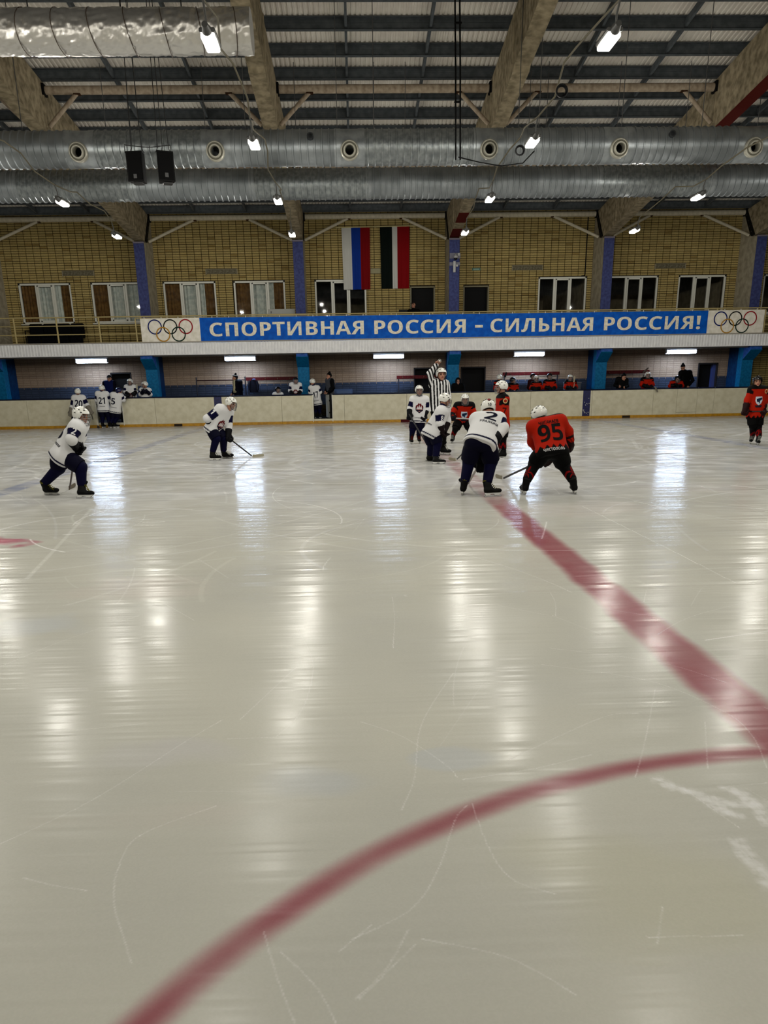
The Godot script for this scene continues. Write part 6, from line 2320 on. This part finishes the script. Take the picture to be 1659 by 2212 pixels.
	person({"label": "boy in red kit and black helmet standing face-on at the right edge", "kit": "red", "at": [9.353, -0.000, -17.823], "j": [9.251, 1.41, -17.803, 9.291, 1.295, -17.823, 9.135, 1.238, -17.783, 9.458, 1.218, -17.863, 9.064, 1.009, -17.783, 9.522, 0.985, -17.883, 8.999, 0.781, -17.723, 9.432, 0.758, -17.763, 9.233, 0.678, -17.803, 9.384, 0.673, -17.843, 9.262, 0.444, -17.773, 9.399, 0.425, -17.823, 9.292, 0.186, -17.793, 9.45, 0.179, -17.843, 9.362, 0.0, -17.997, 9.344, -0.0, -17.649], "yaw": -0.3, "body": -0.15, "footA": -0.5, "footB": -0.3, "hat_hue": Color(0.025, 0.025, 0.03), "cage": false, "emblem": "bird", "emblem_at": 0.42, "shoulder_badge": "B", "red_socks": true, "glove": Color(0.12, 0.03, 0.03)})
	person({"label": "goalkeeper in white number twenty seen from behind by the left boards", "kit": "goalie", "at": [-10.292, 0.000, -29.585], "j": [-10.236, 1.327, -29.605, -10.222, 1.196, -29.585, -10.391, 1.127, -29.585, -10.06, 1.121, -29.585, -10.507, 0.817, -29.585, -9.963, 0.879, -29.605, -10.553, 0.604, -29.505, -9.842, 0.663, -29.525, -10.383, 0.646, -29.585, -10.186, 0.643, -29.585, -10.471, 0.357, -29.585, -10.101, 0.35, -29.585, -10.526, 0.139, -29.585, -10.031, 0.13, -29.585, -10.636, 0.0, -29.811, -9.948, 0.0, -29.359], "yaw": 3.5, "body": 3.3, "s": 1.06, "cage": true, "footA": 3.3, "footB": 3.0, "glove": Color(0.42, 0.40, 0.36), "print": [["back", "20", 0.27, 0.25, 0.4, 0.02, Color(0.02, 0.025, 0.11)]]})
	person({"label": "boy in white number twenty-one seen from behind at the left gate", "kit": "white", "at": [-9.435, 0.000, -29.930], "j": [-9.441, 1.441, -29.95, -9.453, 1.333, -29.93, -9.625, 1.251, -29.93, -9.279, 1.233, -29.93, -9.699, 1.033, -29.98, -9.27, 1.026, -29.98, -9.677, 0.881, -30.05, -9.476, 0.878, -30.05, -9.559, 0.692, -29.93, -9.359, 0.688, -29.93, -9.543, 0.422, -29.93, -9.317, 0.418, -29.93, -9.548, 0.176, -29.93, -9.305, 0.171, -29.93, -9.542, 0.0, -29.93, -9.328, 0.0, -29.93], "yaw": 2.9, "body": 3.1, "footA": 2.9, "footB": 3.2, "print": [["back", "21", 0.24, 0.24, 0.42, 0.0, Color(0.02, 0.025, 0.11)], ["back", "УРАЛХИМ", 0.2, 0.025, 0.8, 0.0, Color(0.02, 0.025, 0.11)]]})
	person({"label": "boy in white with a blue helmet leaning on the boards at the left gate", "kit": "white", "at": [-9.140, 0.000, -29.900], "j": [-8.804, 1.334, -29.92, -8.882, 1.251, -29.9, -9.05, 1.207, -29.86, -8.772, 1.176, -29.96, -9.109, 0.977, -29.88, -8.715, 1.016, -30.0, -9.05, 0.873, -30.05, -8.654, 1.135, -30.1, -9.106, 0.636, -29.9, -8.944, 0.633, -29.9, -9.136, 0.391, -29.9, -8.986, 0.389, -29.9, -9.188, 0.171, -29.9, -9.062, 0.168, -29.9, -9.217, 0.0, -29.9, -9.063, 0.0, -29.9], "yaw": 2.1, "body": 2.9, "footA": 2.6, "footB": 2.2, "hat_hue": Color(0.02, 0.04, 0.22), "print": [["back", "5", 0.15, 0.23, 0.42, -0.04, Color(0.02, 0.025, 0.11)], ["back", "УРАЛХИМ", 0.2, 0.025, 0.8, 0.0, Color(0.02, 0.025, 0.11)]]})
	person({"label": "boy in white number seventeen standing in the open gateway", "kit": "white", "at": [-1.442, 0.170, -30.750], "j": [-1.611, 1.544, -30.77, -1.582, 1.411, -30.75, -1.689, 1.321, -30.75, -1.404, 1.317, -30.75, -1.716, 1.155, -30.78, -1.325, 1.165, -30.78, -1.627, 1.066, -31.0, -1.283, 1.127, -31.0, -1.54, 0.767, -30.75, -1.392, 0.765, -30.75, -1.533, 0.531, -30.75, -1.392, 0.513, -30.71, -1.543, 0.294, -30.75, -1.357, 0.31, -30.7, -1.539, 0.17, -30.75, -1.345, 0.17, -30.75], "yaw": -2.4, "body": 3.1, "footA": 3.1, "footB": 2.9, "s": 0.95, "print": [["back", "17", 0.2, 0.23, 0.45, 0.02, Color(0.02, 0.025, 0.11)], ["back", "УРАЛХИМ", 0.2, 0.03, 0.85, 0.0, Color(0.02, 0.025, 0.11)]]})
	person({"label": "man in a navy jacket and dark cap standing behind the leftmost boards", "kit": "coat", "at": [-9.654, 0.170, -31.600], "j": [-9.634, 1.793, -31.6, -9.645, 1.698, -31.6, -9.837, 1.632, -31.6, -9.471, 1.626, -31.6, -9.92, 1.38, -31.6, -9.462, 1.373, -31.6, -9.787, 1.202, -31.48, -9.552, 1.198, -31.48, -9.739, 1.014, -31.63, -9.569, 1.014, -31.63, -9.739, 0.625, -31.6, -9.569, 0.625, -31.6, -9.739, 0.27, -31.62, -9.569, 0.27, -31.62, -9.739, 0.17, -31.6, -9.569, 0.17, -31.6], "yaw": 0.1, "body": 0.1, "s": 1.05, "hat": "cap", "hat_hue": Color(0.05, 0.05, 0.055), "coat": lin(0.03, 0.06, 0.24), "sleeves": lin(0.015, 0.02, 0.06), "bare": "AB"})
	person({"label": "boy in white kit behind the boards, right of the blue helmet", "kit": "white", "at": [-8.632, 0.170, -30.850], "j": [-8.615, 1.653, -30.8, -8.625, 1.542, -30.829, -8.791, 1.47, -30.85, -8.472, 1.452, -30.85, -8.835, 1.298, -30.8, -8.426, 1.291, -30.8, -8.69, 1.186, -30.65, -8.482, 1.22, -30.65, -8.717, 0.941, -30.88, -8.547, 0.941, -30.88, -8.717, 0.585, -30.85, -8.547, 0.585, -30.85, -8.717, 0.27, -30.87, -8.547, 0.27, -30.87, -8.717, 0.17, -30.85, -8.547, 0.17, -30.85], "yaw": -0.15, "body": 0, "s": 0.95, "emblem": "flame", "emblem_at": 0.6})
	person({"label": "boy in white kit with gloves at his chest beside the second column", "kit": "white", "at": [-8.074, 0.170, -30.850], "j": [-8.064, 1.545, -30.8, -8.07, 1.426, -30.829, -8.227, 1.349, -30.85, -7.921, 1.331, -30.85, -8.27, 1.189, -30.8, -7.885, 1.182, -30.8, -8.089, 1.312, -30.65, -7.974, 1.31, -30.65, -8.159, 0.885, -30.88, -7.989, 0.885, -30.88, -8.159, 0.555, -30.85, -7.989, 0.555, -30.85, -8.159, 0.27, -30.87, -7.989, 0.27, -30.87, -8.159, 0.17, -30.85, -7.989, 0.17, -30.85], "yaw": -0.9, "body": -0.1, "s": 0.95, "glove": Color(0.03, 0.035, 0.1)})
	person({"label": "man in a navy jacket and striped bobble hat facing left behind the boards", "kit": "coat", "at": [-4.585, 0.170, -31.400], "j": [-4.671, 1.734, -31.4, -4.621, 1.646, -31.4, -4.667, 1.575, -31.24, -4.503, 1.588, -31.56, -4.699, 1.307, -31.2, -4.474, 1.299, -31.58, -4.805, 1.14, -31.24, -4.724, 1.1, -31.5, -4.624, 0.984, -31.354, -4.546, 0.984, -31.506, -4.624, 0.608, -31.324, -4.546, 0.608, -31.476, -4.624, 0.27, -31.344, -4.546, 0.27, -31.496, -4.624, 0.17, -31.324, -4.546, 0.17, -31.476], "yaw": -1.5, "body": -1.9, "s": 1.05, "hat": "bobble", "hat_hue": Color(0.03, 0.035, 0.07), "coat": lin(0.02, 0.025, 0.07), "stripe": lin(0.6, 0.58, 0.48), "bare": "AB"})
	person({"label": "child with a black helmet sitting low behind the boards", "kit": "white", "at": [-3.007, 0.170, -31.200], "j": [-2.995, 1.262, -31.17, -3.002, 1.164, -31.187, -3.139, 1.095, -31.2, -2.876, 1.091, -31.2, -3.216, 0.906, -31.2, -2.82, 0.899, -31.2, -3.114, 0.804, -31.0, -2.896, 0.8, -31.0, -3.092, 0.738, -31.23, -2.922, 0.738, -31.23, -3.092, 0.476, -31.2, -2.922, 0.476, -31.2, -3.092, 0.27, -31.22, -2.922, 0.27, -31.22, -3.092, 0.17, -31.2, -2.922, 0.17, -31.2], "yaw": 0.5, "body": 0, "s": 0.9, "hat_hue": Color(0.025, 0.025, 0.03)})
	person({"label": "boy in white kit and black helmet standing face-on behind the boards", "kit": "white", "at": [-2.283, 0.170, -31.000], "j": [-2.265, 1.597, -30.95, -2.275, 1.507, -30.979, -2.446, 1.444, -31.0, -2.12, 1.438, -31.0, -2.51, 1.236, -30.98, -2.085, 1.229, -30.98, -2.404, 1.111, -30.8, -2.166, 1.107, -30.8, -2.368, 0.912, -31.03, -2.198, 0.912, -31.03, -2.368, 0.57, -31.0, -2.198, 0.57, -31.0, -2.368, 0.27, -31.02, -2.198, 0.27, -31.02, -2.368, 0.17, -31.0, -2.198, 0.17, -31.0], "yaw": 0, "body": 0, "s": 0.95, "hat_hue": Color(0.025, 0.025, 0.03), "emblem": "flame", "emblem_at": 0.5})
	person({"label": "man in a grey vest and black hat leaning on the open gate", "kit": "coat", "at": [-0.945, 0.170, -31.050], "j": [-0.965, 1.743, -31.05, -0.953, 1.646, -31.05, -1.042, 1.588, -31.22, -0.847, 1.564, -30.88, -1.062, 1.357, -31.2, -0.802, 1.313, -30.87, -1.131, 1.148, -31.07, -1.07, 1.119, -30.85, -0.987, 0.988, -31.154, -0.903, 0.988, -31.006, -0.987, 0.61, -31.124, -0.903, 0.61, -30.976, -0.987, 0.27, -31.144, -0.903, 0.27, -30.996, -0.987, 0.17, -31.124, -0.903, 0.17, -30.976], "yaw": -1.4, "body": -1.5, "s": 1.05, "hat": "pointed", "hat_hue": Color(0.02, 0.02, 0.02), "coat": lin(0.24, 0.24, 0.25), "sleeves": lin(0.02, 0.02, 0.02), "bare": "AB"})
	person({"label": "person in a dark hooded coat in front of the dark doorway", "kit": "coat", "at": [4.128, 0.170, -31.300], "j": [4.137, 1.468, -31.27, 4.132, 1.372, -31.287, 3.934, 1.305, -31.3, 4.322, 1.299, -31.3, 3.88, 1.076, -31.28, 4.376, 1.068, -31.28, 3.993, 0.95, -31.1, 4.233, 0.945, -31.1, 4.043, 0.845, -31.33, 4.213, 0.845, -31.33, 4.043, 0.533, -31.3, 4.213, 0.533, -31.3, 4.043, 0.27, -31.32, 4.213, 0.27, -31.32, 4.043, 0.17, -31.3, 4.213, 0.17, -31.3], "yaw": -0.1, "body": 0, "s": 1.0, "hat": "hood", "coat": lin(0.02, 0.02, 0.04), "bare": "AB"})
	person({"label": "boy in a white helmet seen from behind beyond the boards", "kit": "red", "at": [5.779, 0.170, -31.200], "j": [5.771, 1.578, -31.22, 5.776, 1.463, -31.208, 5.638, 1.382, -31.2, 5.92, 1.377, -31.2, 5.607, 1.172, -31.2, 5.964, 1.166, -31.2, 5.669, 1.056, -31.05, 5.865, 1.053, -31.05, 5.694, 0.902, -31.23, 5.864, 0.902, -31.23, 5.694, 0.564, -31.2, 5.864, 0.564, -31.2, 5.694, 0.27, -31.22, 5.864, 0.27, -31.22, 5.694, 0.17, -31.2, 5.864, 0.17, -31.2], "yaw": 2.6, "body": 2.8, "s": 0.95})
	person({"label": "boy in red kit and black helmet looking right, leftmost of the red bench", "kit": "red", "at": [6.288, 0.170, -31.000], "j": [6.265, 1.465, -30.98, 6.278, 1.364, -30.992, 6.141, 1.294, -30.94, 6.435, 1.288, -31.06, 6.103, 1.121, -30.9, 6.453, 1.114, -31.0, 6.203, 1.04, -30.78, 6.388, 1.035, -30.85, 6.209, 0.844, -30.998, 6.367, 0.844, -31.062, 6.209, 0.533, -30.968, 6.367, 0.533, -31.032, 6.209, 0.27, -30.988, 6.367, 0.27, -31.052, 6.209, 0.17, -30.968, 6.367, 0.17, -31.032], "yaw": 1.1, "body": 0.2, "s": 0.95, "hat_hue": Color(0.025, 0.025, 0.03), "emblem": "bird", "emblem_at": 0.6})
	person({"label": "tall boy in dark maroon with a black helmet standing behind another on the red bench", "kit": "coat", "at": [7.191, 0.170, -31.500], "j": [7.171, 1.603, -31.48, 7.182, 1.493, -31.492, 7.054, 1.417, -31.5, 7.327, 1.412, -31.5, 7.001, 1.193, -31.5, 7.387, 1.187, -31.5, 7.06, 1.076, -31.35, 7.283, 1.072, -31.35, 7.106, 0.915, -31.53, 7.276, 0.915, -31.53, 7.106, 0.571, -31.5, 7.276, 0.571, -31.5, 7.106, 0.27, -31.52, 7.276, 0.27, -31.52, 7.106, 0.17, -31.5, 7.276, 0.17, -31.5], "yaw": 0.2, "body": 0.1, "s": 0.95, "hat": "helmet", "hat_hue": Color(0.025, 0.025, 0.03), "coat": lin(0.14, 0.02, 0.03), "bare": "AB"})
	person({"label": "boy in red kit and white helmet leaning on the boards before a taller boy", "kit": "red", "at": [7.167, 0.170, -30.850], "j": [7.148, 1.52, -30.8, 7.159, 1.416, -30.829, 7.034, 1.338, -30.85, 7.301, 1.345, -30.85, 6.956, 1.177, -30.8, 7.358, 1.171, -30.8, 7.052, 1.154, -30.63, 7.137, 1.153, -30.63, 7.082, 0.872, -30.88, 7.252, 0.872, -30.88, 7.082, 0.548, -30.85, 7.252, 0.548, -30.85, 7.082, 0.27, -30.87, 7.252, 0.27, -30.87, 7.082, 0.17, -30.85, 7.252, 0.17, -30.85], "yaw": 0, "body": 0, "s": 0.9, "glove": Color(0.05, 0.05, 0.05)})
	person({"label": "boy in bright red kit and black helmet leaning on the boards", "kit": "red", "at": [7.682, 0.170, -30.800], "j": [7.654, 1.592, -30.75, 7.67, 1.479, -30.779, 7.518, 1.399, -30.8, 7.846, 1.394, -30.8, 7.452, 1.204, -30.74, 7.902, 1.197, -30.74, 7.615, 1.169, -30.56, 7.757, 1.132, -30.54, 7.597, 0.91, -30.83, 7.767, 0.91, -30.83, 7.597, 0.568, -30.8, 7.767, 0.568, -30.8, 7.597, 0.27, -30.82, 7.767, 0.27, -30.82, 7.597, 0.17, -30.8, 7.767, 0.17, -30.8], "yaw": 0, "body": 0, "s": 0.97, "hat_hue": Color(0.025, 0.025, 0.03)})
	person({"label": "boy in red kit and white helmet holding a stick upright by the blue mark", "kit": "red", "at": [8.518, 0.170, -30.800], "j": [8.482, 1.533, -30.75, 8.502, 1.433, -30.779, 8.359, 1.362, -30.8, 8.676, 1.357, -30.8, 8.304, 1.19, -30.74, 8.73, 1.183, -30.74, 8.448, 1.155, -30.55, 8.6, 1.107, -30.52, 8.433, 0.879, -30.83, 8.603, 0.879, -30.83, 8.433, 0.552, -30.8, 8.603, 0.552, -30.8, 8.433, 0.27, -30.82, 8.603, 0.27, -30.82, 8.433, 0.17, -30.8, 8.603, 0.17, -30.8], "yaw": -0.1, "body": 0, "s": 0.95})
	person({"label": "man in black hunched on the boards, looking right", "kit": "coat", "at": [10.608, 0.170, -30.950], "j": [10.631, 1.523, -30.85, 10.618, 1.47, -30.902, 10.425, 1.457, -30.95, 10.791, 1.405, -30.93, 10.299, 1.227, -30.85, 10.81, 1.196, -30.83, 10.419, 1.18, -30.65, 10.616, 1.154, -30.65, 10.523, 0.874, -30.985, 10.693, 0.874, -30.975, 10.523, 0.549, -30.955, 10.693, 0.549, -30.945, 10.523, 0.27, -30.975, 10.693, 0.27, -30.965, 10.523, 0.17, -30.955, 10.693, 0.17, -30.945], "yaw": 0.8, "pitch": 0.25, "body": 0.2, "s": 1.0, "hat": "pointed", "hat_hue": Color(0.02, 0.02, 0.025), "coat": lin(0.02, 0.02, 0.025), "bare": "AB"})
	person({"label": "boy in red and white helmet on the boards right of man in black", "kit": "red", "at": [11.559, 0.170, -30.800], "j": [11.543, 1.589, -30.75, 11.553, 1.488, -30.779, 11.393, 1.418, -30.8, 11.725, 1.413, -30.8, 11.326, 1.234, -30.74, 11.78, 1.227, -30.74, 11.466, 1.164, -30.54, 11.597, 1.104, -30.52, 11.474, 0.908, -30.83, 11.644, 0.908, -30.83, 11.474, 0.567, -30.8, 11.644, 0.567, -30.8, 11.474, 0.27, -30.82, 11.644, 0.27, -30.82, 11.474, 0.17, -30.8, 11.644, 0.17, -30.8], "yaw": 0, "body": 0, "s": 0.97})
	person({"label": "boy in red kit with caged black helmet resting his arms on the boards", "kit": "red", "at": [12.745, 0.170, -30.850], "j": [12.726, 1.42, -30.7, 12.737, 1.336, -30.758, 12.572, 1.283, -30.8, 12.918, 1.266, -30.8, 12.457, 1.17, -30.7, 12.948, 1.162, -30.7, 12.606, 1.191, -30.59, 12.743, 1.166, -30.59, 12.66, 0.82, -30.88, 12.83, 0.82, -30.88, 12.66, 0.52, -30.85, 12.83, 0.52, -30.85, 12.66, 0.27, -30.87, 12.83, 0.27, -30.87, 12.66, 0.17, -30.85, 12.83, 0.17, -30.85], "yaw": 0, "pitch": 0.2, "body": 0, "s": 0.97, "hat_hue": Color(0.025, 0.025, 0.03), "plain_back": true})
	person({"label": "tall man in a dark jacket and knitted hat looking down at the boy beside him", "kit": "coat", "at": [13.233, 0.170, -31.200], "j": [13.092, 1.846, -31.15, 13.174, 1.733, -31.179, 13.013, 1.649, -31.12, 13.453, 1.655, -31.28, 12.925, 1.37, -31.08, 13.597, 1.359, -31.28, 12.965, 1.183, -30.95, 13.357, 1.128, -31.1, 13.153, 1.041, -31.201, 13.313, 1.041, -31.259, 13.153, 0.639, -31.171, 13.313, 0.639, -31.229, 13.153, 0.27, -31.191, 13.313, 0.27, -31.249, 13.153, 0.17, -31.171, 13.313, 0.17, -31.229], "yaw": -0.7, "pitch": 0.4, "body": -0.3, "s": 1.12, "hat": "pointed", "hat_hue": Color(0.02, 0.025, 0.05), "coat": lin(0.02, 0.022, 0.045), "bare": "AB"})
	person({"label": "man in dark clothes sitting on the balcony at the doorway", "kit": "coat", "at": [2.460, 3.100, -32.180], "j": [2.46, 4.42, -32.45, 2.46, 4.26, -32.45, 2.27, 4.16, -32.45, 2.66, 4.16, -32.45, 2.2, 3.95, -32.37, 2.72, 3.95, -32.37, 2.3, 3.98, -32.15, 2.6, 3.98, -32.15, 2.37, 3.62, -32.55, 2.55, 3.62, -32.55, 2.36, 3.58, -32.17, 2.56, 3.58, -32.17, 2.36, 3.2, -32.2, 2.56, 3.2, -32.2, 2.36, 3.1, -32.18, 2.56, 3.1, -32.18], "yaw": -0.5, "body": 0, "s": 1.0, "hat": "cap", "hat_hue": Color(0.1, 0.09, 0.09), "coat": lin(0.02, 0.02, 0.025), "bare": "AB"})
	hockey_stick("dark wooden stick held upright by the crouching boy at the left", Vector3(-4.091, 0.780, -11.496), Vector3(-4.590, -0.000, -12.319), Vector3(-4.623, 0.000, -12.693), Color(0.20, 0.13, 0.10), Color(0.35, 0.32, 0.26))
	hockey_stick("black stick with pale blade resting on the ice left of centre", Vector3(-3.073, 0.752, -16.721), Vector3(-2.280, 0.000, -17.171), Vector3(-2.052, 0.000, -17.274), Color(0.03, 0.03, 0.035), Color(0.62, 0.60, 0.52))
	hockey_stick("black stick of the face-on boy in white left of the referee", Vector3(1.335, 0.829, -19.803), Vector3(1.764, 0.000, -18.449), Vector3(1.984, 0.000, -18.389), Color(0.03, 0.03, 0.035), Color(0.62, 0.60, 0.52))
	hockey_stick("pale stick held level by the crouching boy in red", Vector3(2.402, 0.638, -19.681), Vector3(3.360, 0.582, -19.681), Vector3(3.560, 0.412, -19.631), Color(0.6, 0.6, 0.58), Color(0.03, 0.03, 0.035))
	hockey_stick("pale stick between the legs of the boy bent low", Vector3(1.855, 0.540, -11.017), Vector3(1.771, 0.000, -12.030), Vector3(1.651, 0.000, -12.250), Color(0.55, 0.53, 0.50), Color(0.03, 0.03, 0.035))
	hockey_stick("black stick with round pale blade on the ice before the face-off", Vector3(2.894, 0.788, -15.913), Vector3(2.006, 0.000, -15.466), Vector3(1.899, 0.000, -15.676), Color(0.03, 0.03, 0.035), Color(0.62, 0.60, 0.52))
	hockey_stick("black stick of the boy number ninety-five reaching left over the ice", Vector3(2.882, 0.621, -10.608), Vector3(2.390, 0.000, -12.481), Vector3(2.330, 0.000, -12.701), Color(0.03, 0.03, 0.035), Color(0.5, 0.48, 0.42))
	hockey_stick("stick held level by the boy in red at the right edge", Vector3(8.999, 0.761, -17.663), Vector3(10.432, 0.738, -17.713), Vector3(10.682, 0.708, -17.713), Color(0.03, 0.03, 0.035), Color(0.03, 0.03, 0.035))
	hockey_stick("goalkeeper's dark stick resting on the ice by the left boards", Vector3(-9.842, 0.763, -29.525), Vector3(-10.163, 0.000, -30.806), Vector3(-9.611, 0.000, -29.660), Color(0.16, 0.13, 0.12), Color(0.3, 0.28, 0.26), true)
	hockey_stick("upright stick with pale blade behind the boards at the second column", Vector3(-8.824, 0.190, -30.902), Vector3(-8.375, 1.390, -30.720), Vector3(-8.385, 1.575, -30.720), Color(0.03, 0.03, 0.035), Color(0.62, 0.60, 0.52))
	hockey_stick("thin pale stick slanting up behind the red standing boy", Vector3(5.721, 0.190, -31.100), Vector3(6.004, 1.608, -31.100), Vector3(6.052, 1.788, -31.100), Color(0.5, 0.46, 0.42), Color(0.03, 0.03, 0.035))
	hockey_stick("stick held upright by the boy beside the blue mark", Vector3(8.481, 0.190, -30.550), Vector3(8.604, 1.382, -30.550), Vector3(8.625, 1.599, -30.550), Color(0.55, 0.5, 0.44), Color(0.6, 0.56, 0.48))
	hockey_stick("stick with grey blade hanging over the boards right of the man in black", Vector3(11.416, 1.164, -30.460), Vector3(11.640, 1.123, -30.160), Vector3(11.746, 0.946, -30.160), Color(0.03, 0.03, 0.035), Color(0.42, 0.40, 0.36))
	hockey_stick("stick with raised blade behind the boy right of the man in black", Vector3(11.462, 0.190, -31.000), Vector3(11.470, 1.672, -31.000), Vector3(11.676, 1.849, -31.000), Color(0.16, 0.14, 0.13), Color(0.26, 0.24, 0.22))
	var puck := thing("held_disc", "small round shiny disc held up in the referee's hand", "disc", Vector3(1.800, 1.953, -16.639))
	var ps := Shape.new()
	ps.lathe([Vector2(0, 0.0), Vector2(0, 0.036), Vector2(0.022, 0.036), Vector2(0.022, 0.028), Vector2(0.016, 0.024), Vector2(0.016, 0.0)], Vector3.ZERO, Vector3(0.15, 0.05, 1).normalized(), 18)
	pt(puck, "disc", ps, mat("disc_steel", Color(0.55, 0.55, 0.53), 0.25, 0.8))
	var pc := Shape.new()
	pc.lathe([Vector2(0.016, 0.016), Vector2(0.028, 0.013), Vector2(0.028, 0.0)], Vector3.ZERO, Vector3(0.15, 0.05, 1).normalized(), 14)
	pt(puck, "hub", pc, mat("disc_pale", Color(0.85, 0.85, 0.82), 0.3))
